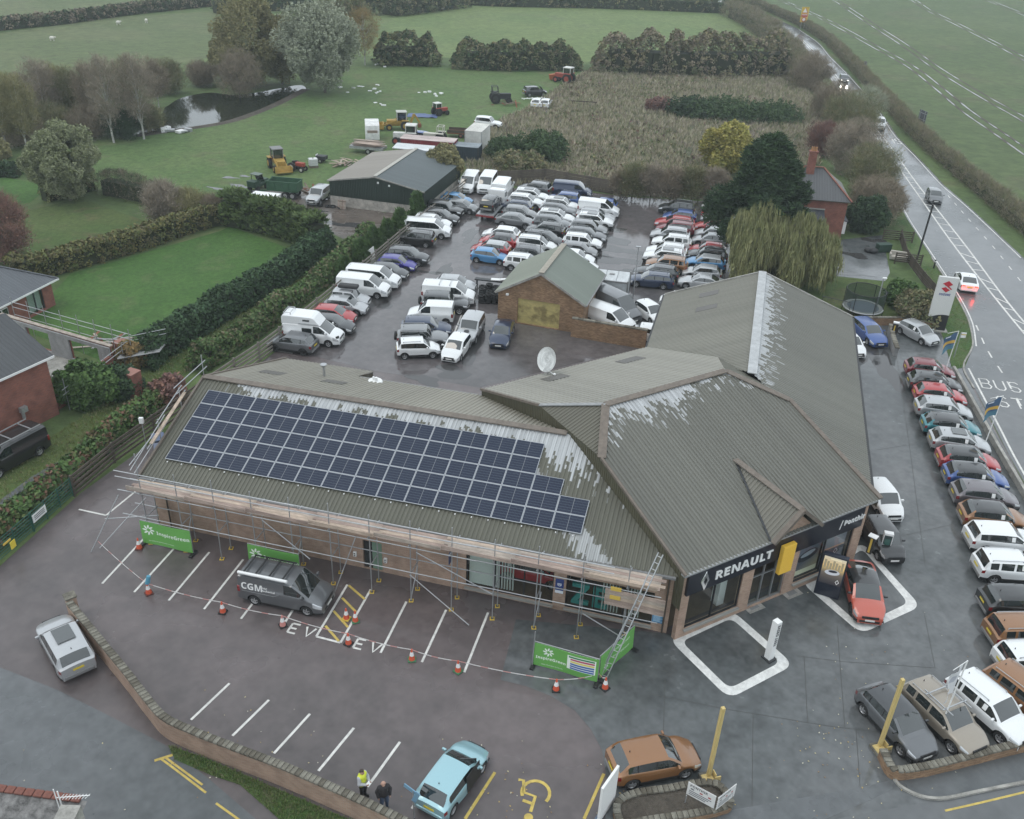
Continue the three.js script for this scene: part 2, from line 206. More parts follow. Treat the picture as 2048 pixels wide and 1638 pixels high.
// ---------------------------------------------------------------- layout data: ground outlines in metres [x, z]
const D = {"site":[[-31.56,-34.9],[-29.08,-40.4],[-27.58,-47.66],[-25.12,-54.31],[-19.86,-69.26],[-16.04,-81.45],[-11.57,-97.39],[-6.26,-116.24],[3.12,-118.87],[14.05,-116.03],[26.18,-115.36],[27.53,-108.66],[24.06,-89.18],[29.76,-79.89],[31.96,-80.11],[39.71,-78.64],[38.85,-70.74],[37.08,-60.72],[35.88,-53.29],[31.5,-30.6],[27.04,-22.9],[-25.01,-20.67]],"yard":[[-19.82,-69.07],[-15.98,-81.09],[-11.51,-96.91],[-6.21,-115.38],[3.12,-118.2],[13.99,-115.39],[25.74,-114.69],[27.21,-108.25],[23.74,-88.87],[14.39,-78.38],[12.37,-72.93],[6.45,-69.51],[-2.62,-63.9],[-11.94,-66.06],[-18.03,-68.67]],"fore":[[0.7,-37.77],[-0.02,-33.34],[1.31,-32.98],[2.54,-32.42],[3.71,-31.56],[4.44,-30.44],[4.9,-29.26],[5.02,-27.61],[4.69,-24.59],[10.2,-25.32],[16.31,-26.09],[24.24,-27.48],[31.25,-30.58],[35.77,-53.28],[36.9,-60.56],[38.64,-70.54],[39.44,-78.18],[31.89,-79.87],[24.73,-51.48],[21.23,-44.87],[9.11,-37.14]],"lane":[[-37.22,-35.49],[-25.25,-32.79],[-21.92,-31.56],[-18.75,-30.11],[-15.44,-28.52],[-12.81,-26.75],[-9.01,-23.97],[-22.7,-17.08]],"pavement":[[7.31,-24.71],[10.24,-26.26],[16.82,-27.81],[18.39,-28.31],[25.5,-30.18],[32.41,-32.15],[30.49,-28.85],[24.67,-28.4],[22.09,-27.77],[20.05,-27.28],[19.21,-27.4],[18.51,-28.0],[16.86,-27.13],[13.28,-25.46],[12.18,-24.47]],"roadS":[[12.18,-24.47],[13.77,-25.68],[15.26,-26.14],[20.05,-27.28],[22.08,-27.74],[24.67,-28.4],[31.16,-30.0],[25.83,-20.82],[11.2,-20.22]],"kerbS":[[18.32,-28.26],[18.47,-27.89],[19.21,-27.4],[20.06,-27.31],[22.1,-27.8],[24.7,-28.46],[28.45,-29.41]],"roadL":[[60.42,-366.75],[63.93,-346.51],[70.25,-317.91],[71.04,-282.93],[70.79,-255.08],[67.3,-223.22],[63.47,-195.69],[60.28,-172.1],[56.78,-152.02],[53.97,-138.71],[50.89,-125.33],[48.3,-111.87],[46.28,-98.01],[44.97,-89.01],[44.08,-83.88],[43.16,-80.08],[41.53,-75.44],[38.88,-70.93],[38.25,-67.22],[37.19,-60.87],[36.51,-57.03],[35.03,-46.51],[33.36,-33.8]],"roadR":[[67.82,-372.77],[71.15,-349.02],[74.19,-319.16],[77.23,-280.78],[76.24,-256.49],[73.33,-235.33],[70.5,-210.05],[66.15,-178.15],[62.06,-155.53],[60.84,-143.17],[58.99,-127.41],[58.62,-118.64],[57.87,-108.59],[57.09,-99.25],[56.15,-86.08],[53.54,-61.87],[50.62,-47.02]],"cl1":[[72.41,-260.48],[68.64,-223.53],[64.36,-193.87],[61.13,-174.29],[59.55,-163.16],[57.53,-149.59],[54.01,-125.76],[50.36,-101.66],[48.13,-83.45],[46.98,-72.4],[45.38,-57.7]],"cl2":[[72.98,-260.63],[69.26,-223.67],[64.9,-193.98],[61.91,-174.44],[60.32,-162.56],[58.91,-151.08],[55.31,-127.84],[51.85,-102.49],[49.13,-84.03],[48.11,-73.08],[46.56,-58.47]],"dash":[[57.61,-122.61],[56.53,-114.29],[55.1,-102.88],[53.27,-90.96],[50.45,-70.66]],"layby":[[43.71,-80.13],[42.49,-74.73],[41.91,-70.64],[41.18,-66.37],[40.45,-62.18],[38.22,-47.73]],"vergeR":[[57.09,-149.21],[50.48,-124.12],[48.08,-111.27],[47.17,-111.15],[48.43,-119.4],[52.31,-136.82]],"verge1":[[46.81,-112.65],[47.82,-111.23],[46.6,-103.54],[44.88,-100.37],[44.58,-103.64],[45.54,-109.07]],"verge2":[[43.51,-94.84],[45.62,-95.81],[44.75,-88.46],[43.93,-83.62],[43.06,-80.07],[41.43,-75.44],[38.83,-71.02],[37.66,-70.45],[39.72,-78.43],[41.02,-83.33],[42.16,-89.11]],"fieldC":[[-68.1,-270.66],[-40.96,-272.9],[-24.48,-309.26],[-8.98,-310.69],[38.78,-318.96],[64.05,-317.15],[64.07,-285.92],[62.59,-242.09],[60.37,-227.47],[47.64,-234.75],[16.87,-223.78],[12.81,-211.29],[-16.8,-212.41],[-32.1,-211.92],[-47.47,-202.06],[-63.47,-192.57],[-90.1,-232.81]],"fieldTL":[[-149.27,-183.54],[-120.81,-222.63],[-106.54,-256.56],[-89.83,-278.86],[-41.47,-320.68],[-52.48,-407.73],[-283.03,-302.69]],"fieldBack":[[-135.17,-153.37],[-119.47,-219.95],[-104.03,-253.44],[-85.55,-269.33],[-71.28,-238.1],[-64.84,-203.99],[-75.46,-179.36],[-78.71,-138.99],[-96.83,-121.67]],"crop":[[77.34,-351.17],[78.97,-326.99],[80.99,-288.78],[79.07,-247.72],[70.46,-190.24],[64.51,-152.0],[63.03,-135.75],[61.71,-115.96],[59.88,-98.94],[55.61,-59.16],[98.77,-91.72],[359.2,-595.31],[53.75,-456.13]],"tram1":[[84.37,-385.77],[88.77,-355.15],[90.59,-324.38],[91.16,-292.74],[90.07,-253.6],[89.21,-225.68],[86.32,-202.46],[82.81,-177.89],[81.39,-161.18],[80.29,-149.51],[77.35,-121.12]],"tram2":[[109.47,-386.5],[110.38,-362.66],[107.31,-333.56],[103.2,-296.23],[99.78,-262.6],[94.73,-222.52],[92.25,-192.16],[91.29,-173.33],[88.64,-142.3]],"tram3":[[143.43,-390.4],[142.56,-373.84],[136.9,-343.09],[132.83,-309.14],[127.91,-269.89],[124.2,-244.65],[116.48,-194.51]],"tram4":[[176.98,-406.06],[175.09,-385.14],[168.88,-341.44],[159.13,-274.5]],"paddock":[[-60.34,-127.47],[-58.13,-136.34],[-53.33,-139.6],[-46.94,-146.21],[-42.01,-161.74],[-38.34,-177.61],[-33.7,-194.89],[-16.08,-203.44],[8.2,-203.17],[13.54,-204.36],[3.67,-172.62],[-3.98,-155.56],[-7.53,-144.85],[-10.05,-127.42],[-12.47,-105.41],[-19.11,-96.0],[-22.78,-100.53],[-28.47,-105.19],[-35.32,-104.3],[-52.58,-111.9],[-62.72,-114.83],[-68.46,-118.61],[-68.13,-126.23]],"scrub":[[13.82,-205.57],[37.53,-208.56],[59.18,-208.73],[51.73,-161.79],[43.8,-135.54],[37.69,-134.62],[26.53,-129.08],[24.39,-116.17],[13.47,-116.8],[3.13,-119.76],[-6.34,-117.54],[-7.98,-127.73],[-7.36,-141.77],[-3.98,-155.56],[0.97,-165.91],[5.68,-181.96]],"pond":[[-59.3,-154.59],[-59.02,-162.48],[-55.75,-167.32],[-50.99,-166.14],[-46.15,-171.44],[-41.91,-176.87],[-40.08,-173.57],[-42.01,-161.74],[-44.52,-151.83],[-46.94,-146.21],[-51.58,-141.16],[-54.2,-138.84],[-57.23,-135.9],[-59.65,-140.72],[-57.3,-144.38],[-57.69,-147.69]],"lawn":[[-42.62,-70.72],[-43.85,-83.38],[-33.22,-97.21],[-32.61,-98.96],[-23.11,-91.69],[-20.72,-89.07],[-27.88,-73.16],[-30.27,-67.55],[-29.73,-62.8],[-33.74,-65.88],[-39.28,-69.07]],"strip":[[-18.85,-97.65],[-20.33,-88.41],[-29.18,-64.54],[-30.84,-58.78],[-33.06,-52.4],[-37.12,-44.2],[-34.19,-39.29],[-31.2,-44.61],[-30.12,-51.99],[-27.16,-62.21],[-20.96,-73.84],[-16.77,-92.42]],"path":[[-35.33,-41.21],[-34.69,-40.13],[-31.5,-45.2],[-30.14,-48.31],[-29.49,-51.73],[-30.04,-52.44],[-31.53,-49.18],[-32.22,-46.62]],"lawnB":[[-56.41,-101.55],[-52.79,-106.56],[-41.66,-99.02],[-45.4,-88.1],[-49.92,-83.75],[-55.49,-83.14],[-62.34,-95.58]],"lawnC":[[-77.99,-112.6],[-66.08,-113.89],[-58.27,-110.68],[-57.65,-104.17],[-60.34,-102.5],[-69.32,-98.09]],"shedyard":[[-36.41,-107.98],[-32.64,-112.16],[-27.62,-114.99],[-23.11,-109.77],[-16.1,-105.87],[-12.78,-108.2],[-12.89,-104.98],[-17.62,-96.99],[-18.79,-95.72],[-21.55,-98.64],[-26.33,-103.62],[-32.5,-106.95]],"drive":[[37.0,-102.73],[43.04,-105.17],[39.84,-92.98],[38.47,-90.46],[33.58,-91.31]],"garden":[[29.38,-89.75],[33.41,-90.74],[39.3,-91.38],[41.02,-83.09],[39.08,-79.46],[31.64,-79.85],[28.43,-82.06]],"vergeF":[[-15.31,-28.53],[-13.13,-27.8],[-9.59,-26.38],[-6.25,-25.04],[-2.88,-23.79],[-5.93,-23.2],[-9.24,-24.91],[-11.41,-26.55],[-12.89,-27.01],[-14.71,-27.73]],"bays":[[[-21.87,-43.49],[-22.73,-39.27]],[[-19.77,-42.68],[-20.7,-38.67]],[[-17.62,-42.38],[-18.57,-38.12]],[[-15.46,-41.83],[-16.44,-37.55]],[[-13.21,-41.0],[-14.24,-36.93]],[[-11.0,-40.75],[-11.9,-36.37]],[[-9.0,-40.03],[-9.92,-35.84]],[[-7.61,-39.7],[-8.56,-35.46]],[[-5.47,-38.82],[-6.35,-34.85]],[[-3.2,-38.29],[-4.13,-34.32]],[[-0.86,-38.21],[-1.89,-33.74]],[[-13.55,-32.37],[-14.72,-30.02]],[[-11.34,-31.42],[-12.5,-29.19]],[[-9.16,-30.67],[-10.33,-28.3]],[[-6.91,-29.94],[-8.1,-27.45]],[[-4.62,-29.24],[-5.76,-26.72]],[[-2.52,-28.33],[-3.65,-25.71]],[[-9.92,-35.84],[-8.56,-35.46]],[[-26.93,-45.98],[-25.03,-45.49]],[[-25.03,-45.49],[-24.11,-48.29]],[[-5.85,-69.14],[-4.98,-78.13]],[[-20.41,-68.92],[-18.61,-68.44]]],"ybays":[[[-8.92,-39.97],[-7.8,-38.86]],[[-9.1,-38.91],[-8.14,-37.83]],[[-9.38,-37.84],[-8.36,-36.62]],[[-9.59,-36.66],[-8.66,-35.55]],[[-0.09,-27.77],[-1.3,-25.32]],[[4.9,-27.93],[3.88,-25.56]]],"dy1":[[-15.36,-27.75],[-14.68,-27.32],[-12.78,-26.08]],"dy2":[[-15.2,-27.84],[-14.56,-27.43],[-13.06,-26.47]],"dy3":[[-12.19,-25.58],[-9.9,-24.16]],"dyr":[[20.08,-26.72],[21.85,-27.21],[24.47,-27.96],[28.24,-29.01]],"frame1":[[8.98,-36.75],[12.86,-39.25],[15.41,-35.22],[11.52,-32.7]],"frame2":[[17.45,-41.86],[22.33,-45.92],[23.92,-40.2],[19.72,-37.75]],"ev1":[[-11.53,-36.39],[-10.39,-36.5]],"ev2":[[-7.84,-35.45],[-6.83,-35.44]],"whl":[[1.74,-26.46]],"bus":[[38.97,-67.46],[42.65,-67.77]],"stop":[[39.08,-64.4],[41.47,-64.36]],"slow":[[59.54,-155.44],[61.89,-153.84]],"fenceL":[[-27.78,-47.37],[-26.77,-51.32],[-25.4,-55.09],[-23.26,-60.94],[-20.94,-66.85],[-18.99,-72.99],[-16.25,-82.66],[-12.96,-95.16],[-9.61,-106.71],[-6.36,-117.98]],"fenceB":[[-6.36,-117.98],[3.15,-121.13],[11.87,-117.01]],"gate":[[-29.52,-39.03],[-29.17,-40.57],[-28.55,-43.54],[-27.79,-47.26]],"wallF":[[-23.05,-36.33],[-20.54,-33.91],[-18.23,-31.69],[-16.75,-30.21],[-15.52,-29.09],[-13.87,-28.32],[-11.93,-27.59],[-9.68,-26.77],[-7.49,-25.87],[-5.37,-24.96],[-3.32,-24.0]],"wallR":[[18.08,-29.49],[18.21,-28.47],[18.64,-28.38],[25.61,-30.42],[31.03,-31.92]],"wallRoad":[[37.58,-70.26],[36.83,-64.78],[35.9,-58.0],[35.12,-51.63],[33.95,-43.11]],"planter":[[5.41,-25.1],[5.31,-26.03],[5.86,-26.56],[7.59,-27.0],[9.9,-27.37],[10.38,-26.52],[10.2,-26.25],[6.74,-25.4]],"hedge1":[[-48.49,-81.34],[-45.72,-83.17],[-42.51,-87.3],[-39.14,-92.06],[-36.43,-96.81],[-34.0,-99.81]],"hedge2":[[-33.08,-99.58],[-28.91,-97.74],[-24.47,-95.36],[-21.04,-91.93]],"hedge3":[[-20.7,-94.24],[-22.04,-86.84],[-24.07,-80.85],[-26.33,-75.45],[-27.94,-70.63],[-29.4,-66.27],[-29.76,-64.48]],"hedge4":[[-16.66,-97.92],[-17.81,-88.69],[-19.86,-81.29],[-21.46,-75.93],[-23.19,-70.59],[-24.87,-66.23],[-25.53,-64.43]],"hedge5":[[-25.88,-60.72],[-27.04,-57.62],[-28.04,-54.08],[-28.58,-49.98],[-29.52,-46.28],[-30.13,-43.68],[-31.03,-40.81]],"hedgeTL":[[-132.1,-203.13],[-121.5,-223.99],[-113.12,-236.2],[-104.69,-255.17],[-89.83,-278.86]],"hedgeC1":[[-31.57,-201.04],[-26.49,-202.22],[-18.15,-202.97]],"hedgeC2":[[-15.39,-201.28],[-5.45,-201.24],[2.93,-203.13],[11.23,-204.99]],"hedgeC3":[[14.08,-204.48],[26.08,-202.62],[36.8,-203.84],[47.87,-206.26],[56.9,-208.23]],"hedgeTop":[[-84.41,-265.53],[-64.75,-280.36],[-24.19,-305.57],[-8.82,-305.74],[22.28,-311.04],[61.44,-311.48]],"hedgeTop2":[[-40.96,-272.9],[-32.53,-284.06],[-20.84,-301.75]],"hedgeRL":[[61.36,-306.76],[63.63,-283.78],[62.44,-249.72],[59.95,-220.89],[56.04,-192.19]],"hedgeRR":[[73.58,-349.87],[76.62,-323.68],[79.17,-294.46],[78.77,-260.47],[75.45,-231.02],[70.84,-197.71],[67.3,-172.18],[64.88,-153.03],[63.58,-137.17],[62.8,-124.68],[61.71,-109.24],[59.52,-87.68]],"hedgeS":[[-56.24,-104.93],[-53.68,-108.63],[-52.8,-110.19]],"hedgeS2":[[-51.45,-109.14],[-47.16,-107.52],[-42.15,-105.28]],"hedgeS3":[[-68.65,-113.96],[-63.71,-114.23]],"gfence":[[44.71,-104.0],[42.97,-97.02],[42.41,-90.48],[42.17,-84.41]],"gwall":[[31.51,-78.95],[35.74,-79.36],[38.84,-78.56]],"pfence":[[13.3,-199.82],[6.47,-175.33],[1.0,-158.26],[-2.83,-144.06],[-4.36,-133.57]],"wallS":[[34.59,-77.61],[33.88,-74.94],[33.48,-72.72]],"joints":[[[11.34,-26.21],[12.55,-31.84]],[[7.55,-32.82],[11.15,-32.05],[16.24,-31.22],[21.87,-30.7]],[[16.1,-35.86],[15.14,-31.41]],[[18.57,-38.34],[16.89,-31.11]],[[23.86,-39.49],[22.92,-35.42]],[[15.88,-35.85],[18.2,-35.59],[22.92,-35.42]],[[16.62,-27.83],[17.42,-31.07]],[[8.43,-33.8],[7.7,-28.84]],[[-0.11,-35.42],[4.65,-35.33],[8.75,-34.33]],[[34.25,-74.97],[29.29,-57.15],[25.54,-43.96]],[[26.85,-56.97],[32.11,-58.75]],[[23.86,-46.27],[28.7,-48.14]]],"o":{"yp1":[9.67,-27.92],"yp2":[18.18,-30.01],"abord":[9.16,-26.56],"totem":[39.13,-78.59],"screen":[18.64,-40.85],"test":[14.15,-35.61],"charger":[23.13,-44.61],"fl1":[36.42,-69.25],"fl2":[35.02,-57.93],"fl3":[21.29,-30.91],"fl4":[32.9,-46.97],"busstop":[38.67,-72.8],"lampBlack":[43.61,-95.88],"lampGarden":[33.97,-80.3],"bollard":[45.16,-94.73],"sgn1":[66.96,-159.43],"sgn2":[78.11,-281.99],"sgn3":[74.69,-214.45],"tramp":[33.23,-81.61],"sofa":[41.99,-96.91],"bin1":[-24.89,-52.71],"lampYard":[11.39,-83.33],"p1":[-5.86,-26.23],"p2":[-4.85,-25.7],"sheep1":[-104.16,-212.47],"sheep2":[-99.8,-238.37],"sheep3":[-94.77,-243.32],"jcb1":[-32.64,-122.05],"jcb2":[-19.7,-146.64],"tr1":[-17.26,-138.05],"tr2":[-13.08,-139.02],"tr3":[-14.19,-157.35],"tr4":[-4.59,-168.92],"tr5":[7.81,-189.69],"cara":[-22.81,-140.12],"timb":[-22.17,-132.15],"cont1":[-13.4,-131.62],"cont2":[-8.53,-130.77],"wbox":[-6.75,-137.42],"tipper":[-29.21,-110.36],"util":[-33.03,-112.94],"ibc":[-28.33,-123.67],"cart":[-27.7,-126.27],"hbox":[-29.63,-103.2],"tyres":[-2.27,-80.36],"pal":[-21.35,-106.5],"shedtyre":[-24.14,-107.28],"trailer":[9.37,-85.24],"junk1":[-23.66,-125.37],"junk2":[-23.69,-121.7],"tarp":[-16.91,-156.13],"wall0":[4.99,-74.05],"wall1":[11.4,-72.15],"gate0":[4.49,-75.25],"aerial":[-17.88,-24.5],"manh1":[14.13,-39.65],"manh2":[16.61,-40.98],"signpost":[-3.51,-25.29],"drain":[-12.81,-26.75],"boardB":[-15.28,-89.68],"rub":[-34.47,-79.16],"whtbag":[7.5,-130.07],"fenceP0":[13.45,-198.75],"fenceP1":[-3.9,-130.95],"wb0":[4.48,-25.39],"wb1":[5.22,-26.53],"tl0":[7.59,-84.48],"tl1":[11.0,-83.81],"tl2":[10.42,-81.11],"tl3":[7.19,-81.75],"cone0":[-21.81,-42.46],"cone1":[-19.85,-38.62],"cone2":[-15.34,-37.37],"cone3":[-11.86,-36.53],"cone4":[-8.56,-37.26],"cone5":[-8.04,-37.1],"cone6":[-8.12,-35.4],"cone7":[-4.66,-34.45],"cone8":[-2.21,-33.79],"cone9":[2.8,-32.82],"cone10":[5.29,-33.06]}};
const poly = (k, y, m, name) => struct(name, polyGeo(D[k], y), m);
const Y0 = -.03;
struct('ground', polyGeo([[-1500, 200], [1500, 200], [1500, -2200], [-1500, -2200]], Y0), M.field);
poly('fieldC', Y0 + .004, M.fieldFar, 'field'); poly('fieldTL', Y0 + .004, M.fieldPale, 'field'); poly('fieldBack', Y0 + .008, M.fieldPale, 'field');
poly('crop', Y0 + .004, M.crop, 'crop_field'); poly('paddock', Y0 + .012, M.paddock, 'paddock'); poly('scrub', Y0 + .016, M.scrub, 'rough_ground');
poly('lawn', Y0 + .012, M.lawn, 'lawn'); poly('strip', Y0 + .008, M.lawn2, 'grass_strip'); poly('path', Y0 + .012, M.lane, 'path');
poly('lawnB', Y0 + .008, M.lawn2, 'lawn'); poly('lawnC', Y0 + .016, M.lawn, 'lawn'); poly('garden', Y0 + .012, M.lawn2, 'lawn');
poly('shedyard', Y0 + .020, M.dirt, 'yard'); poly('drive', Y0 + .018, M.concrete, 'driveway');
struct('pond', polyGeo(smooth([...D.pond, D.pond[0]], 4).slice(0, -1), Y0 + .02), std(.014, .02, .012, .04));
struct('muddy_bank', ribbon(smooth([D.pond[6], D.pond[7], D.pond[8], D.pond[9], D.pond[10], D.pond[11], D.pond[12]]), 1.6, Y0 + .026), M.soil);
poly('site', 0, M.tarmac, 'car_park'); poly('yard', .004, M.yard, 'compound'); poly('fore', .008, M.concrete, 'forecourt');
poly('lane', .012, M.lane, 'side_road'); poly('pavement', .014, M.lane, 'pavement'); poly('roadS', .004 + .006, M.road, 'side_road');
struct('road', polyGeo([...D.roadL, ...D.roadR.slice().reverse()], -.008), M.road);
poly('verge2', .03, M.verge, 'grass_verge'); poly('verge1', -.004, M.verge, 'grass_verge'); poly('vergeF', .016, M.verge, 'grass_verge');
// planks of the yard approach: puddles with irregular outlines
{
  const r = mulberry(77), g = structGroup('puddles');
  const spots = [[9.84,-99.47,2.6,1.5,0.25,0.0085],[11.18,-96.44,2.2,1.2,0.25,0.0085],[10.12,-93.28,3,1.4,0.25,0.0085],[8.58,-94.6,1.5,0.7,0.25,0.0085],[11.69,-89.88,2,1,0.25,0.0085],[11.13,-103.01,1.4,0.7,0.25,0.0085],[-2.37,-105.78,0.8,2.0,0.25,0.0085],[-5.56,-99.27,0.7,2.6,0.25,0.0085],[-7.48,-88.46,0.6,2.0,0.25,0.0085],[-12.97,-80.21,0.8,1.6,0.25,0.0085],[-8.94,-87.61,1.4,0.4,0.25,0.0085],[-15.0,-75.48,0.7,1.5,0.25,0.0085],[-4.99,-66.24,1.6,1,0.25,0.0085],[-7.1,-64.77,1.2,0.8,0.25,0.0085],[-3.82,-70.46,1.0,2.2,0.25,0.0085],[-12.34,-79.1,0.5,1.2,0.25,0.0085],[-32.48,-111.55,2,0.5,0.25,-0.004],[-35.62,-113.86,1.6,0.5,0.25,-0.004],[-29.13,-107.98,2.4,0.4,0.25,-0.004],[-23.12,-102.24,1.8,0.5,0.25,-0.004],[-19.42,-100.95,2.2,0.8,0.25,-0.004],[-37.69,-112.29,1.6,0.4,0.25,-0.004],[-33.16,-109.42,1.5,0.5,0.25,-0.004],[-37.87,-117.3,1.2,0.35,0.25,-0.004],[-36.17,-118.23,0.9,0.3,0.25,-0.004],[-24.32,-111.23,0.9,1.6,0.25,-0.004],[-25.0,-105.65,1.8,0.6,0.25,-0.004],[37.59,-97.94,1.6,0.8,0.25,-0.006],[41.23,-103.24,1.2,0.8,0.25,-0.006],[35.28,-92.06,2.2,0.3,0.25,-0.006],[31.37,-73.7,0.8,3.5,0.2,0.0125],[31.9,-69.94,1,3,0.2,0.0125]];
  for (const [x, z, rx, rz, a, y] of spots) {
    const pts = []; const n = 22; const ph = [r() * 6, r() * 6, r() * 6];
    for (let i = 0; i < n; i++) { const t = i / n * 6.2832, k = 1 + .28 * Math.sin(2 * t + ph[0]) + .22 * Math.sin(3 * t + ph[1]) + .14 * Math.sin(5 * t + ph[2]) + (r() - .5) * .18; const X = Math.cos(t) * rx * k, Z = Math.sin(t) * rz * k; pts.push([x + X * Math.cos(a) - Z * Math.sin(a), z + X * Math.sin(a) + Z * Math.cos(a)]); }
    mesh('puddle', polyGeo(pts, y), M.puddle, g);
  }
}
// expansion joints of the concrete
{ const g = structGroup('concrete_joints'), m = std(.06, .06, .056, .7); for (const l of D.joints) mesh('joint', ribbon(l, .028, .0125), m, g); }
// painted markings
{
  const g = structGroup('parking_markings');
  for (const [a, b] of D.bays) mesh('parking_line', ribbon([a, b], .13, .013), M.paint, g);
  for (const [a, b] of D.ybays) mesh('yellow_line', ribbon([a, b], .14, .017), M.paintY, g);
  const stroke = (segs, w, y, m, nm) => mesh(nm, mg(segs.map(s => ribbon(s, w, y))), m, g);
  const glyph = (c, o, e, f, s) => { const L = { E: [[[0, 0], [0, 1]], [[0, 0], [.6, 0]], [[0, .5], [.5, .5]], [[0, 1], [.6, 1]]], V: [[[0, 1], [.35, 0], [.7, 1]]], B: [[[0, 0], [0, 1], [.5, 1], [.6, .75], [.5, .52], [0, .5]], [[.5, .52], [.64, .25], [.5, 0], [0, 0]]], U: [[[0, 1], [0, .2], [.15, 0], [.45, 0], [.6, .2], [.6, 1]]], S: [[[.6, .85], [.45, 1], [.15, 1], [0, .8], [.1, .55], [.5, .45], [.6, .2], [.45, 0], [.15, 0], [0, .15]]], T: [[[0, 1], [.7, 1]], [[.35, 1], [.35, 0]]], O: [[[.15, 0], [0, .2], [0, .8], [.15, 1], [.45, 1], [.6, .8], [.6, .2], [.45, 0], [.15, 0]]], P: [[[0, 0], [0, 1], [.5, 1], [.62, .75], [.5, .48], [0, .48]]], L: [[[0, 1], [0, 0], [.55, 0]]], W: [[[0, 1], [.2, 0], [.4, .8], [.6, 0], [.8, 1]]] }[c]; return L.map(p => p.map(([x, y]) => [o[0] + e[0] * x * s[0] + f[0] * y * s[1], o[1] + e[1] * x * s[0] + f[1] * y * s[1]])); };
  const ax = (deg) => { const a = R(deg); return [[Math.cos(a), Math.sin(a)], [Math.sin(a), -Math.cos(a)]]; };
  const word = (w, o, deg, s, adv, sw, y, m, flip) => { let [e, f] = ax(deg); let x = 0; for (const c of w) { const st = glyph(c, [o[0] + e[0] * x, o[1] + e[1] * x], e, flip ? [-f[0], -f[1]] : f, s); stroke(st, sw, y, m, 'painted_letter'); x += adv; } };
  word('EV', [D.ev1[0][0], D.ev1[0][1] + .3], 14.4, [.75, .68], .85, .12, .013, M.paint);
  word('EV', [D.ev2[0][0], D.ev2[0][1] + .3], 14.4, [.75, .68], .85, .12, .013, M.paint);
  word('BUS', D.bus[0], 12, [1.25, 1.7], 1.15, .13, -.002, M.paint); word('STOP', [D.stop[0][0], D.stop[0][1]], 12, [1.25, 1.7], 1.15, .13, -.002, M.paint);
  word('SLOW', [D.slow[1][0] - .2, D.slow[1][1]], 190, [1.25, 3.4], 1.15, .2, -.002, M.paint);
  // white rounded frames of the display bays
  const frame = (k, ww, nm) => { const P = D[k]; const mid = P.reduce((s, p) => [s[0] + p[0] / 4, s[1] + p[1] / 4], [0, 0]); const rnd = (pts, rr) => { const o = []; for (let i = 0; i < 4; i++) { const a = pts[(i + 3) % 4], b = pts[i], c = pts[(i + 1) % 4]; const u = [a[0] - b[0], a[1] - b[1]], v = [c[0] - b[0], c[1] - b[1]], lu = Math.hypot(...u), lv = Math.hypot(...v); const s = [b[0] + u[0] / lu * rr, b[1] + u[1] / lu * rr], e = [b[0] + v[0] / lv * rr, b[1] + v[1] / lv * rr]; for (let t = 0; t <= 6; t++) { const q = t / 6; o.push([(1 - q) * (1 - q) * s[0] + 2 * q * (1 - q) * b[0] + q * q * e[0], (1 - q) * (1 - q) * s[1] + 2 * q * (1 - q) * b[1] + q * q * e[1]]); } } return o; };
    const out = rnd(P, .75), inn = rnd(P.map(p => { const d = [p[0] - mid[0], p[1] - mid[1]], l = Math.hypot(...d), k2 = ww * 1.45 / l; return [p[0] - d[0] * k2, p[1] - d[1] * k2]; }), .5);
    const pos = []; for (let i = 0; i < out.length; i++) { const j = (i + 1) % out.length, a = out[i], b = out[j], c = inn[j], d = inn[i], y = .013; pos.push(a[0], y, a[1], b[0], y, b[1], c[0], y, c[1], a[0], y, a[1], c[0], y, c[1], d[0], y, d[1]); } mesh(nm, fromTris(upward(pos)), M.paintFrame, g); };
  M.paintFrame = noisy([.66, .66, .64], .35, 1.7, 537, .6);
  frame('frame1', .48, 'white_frame'); frame('frame2', .48, 'white_frame');
  // wheelchair symbol
  { const c = D.whl[0], s = 1.25, a = R(197), q = (x, y) => [c[0] + s * (x * Math.cos(a) - y * Math.sin(a)), c[1] + s * (x * Math.sin(a) + y * Math.cos(a))]; const arc = []; for (let i = 0; i <= 14; i++) { const t = -.6 + i / 14 * 4.2; arc.push(q(.05 + .5 * Math.cos(t), .25 + .5 * Math.sin(t))); }
    stroke([arc, [q(.0, -.55), q(.02, .1), q(.45, .12), q(.62, .6), q(.8, .56)], [q(0, -.22), q(.4, -.2)]], .15, .013, M.paintY, 'wheelchair_symbol'); mesh('wheelchair_symbol', polyGeo(Array.from({ length: 12 }, (_, i) => q(.16 * Math.cos(i / 12 * 6.283), -.78 + .16 * Math.sin(i / 12 * 6.283))), .013), M.paintY, g); }
  const rm = structGroup('road_markings'), rl = (k, w, y, m, nm) => mesh(nm, ribbon(smooth(D[k], 5), w, y), m, rm);
  rl('dy1', .1, .017, M.paintY, 'double_yellow_line'); rl('dy2', .1, .017, M.paintY, 'double_yellow_line'); rl('dy3', .1, .017, M.paintY, 'double_yellow_line'); rl('dyr', .1, .016, M.paintY, 'yellow_line');
  mesh('double_yellow_line', ribbon([[D.dy1[0][0] - .25, D.dy1[0][1] + .12], [D.dy2[0][0] + .3, D.dy2[0][1] - .14]], .14, .021), M.paintY, rm);
  const a = smooth(D.cl1, 10), b = smooth(D.cl2, 10);
  mesh('centre_line', ribbon(a, .2, -.004), M.paint, rm); mesh('centre_line', ribbon(b, .2, -.004), M.paint, rm);
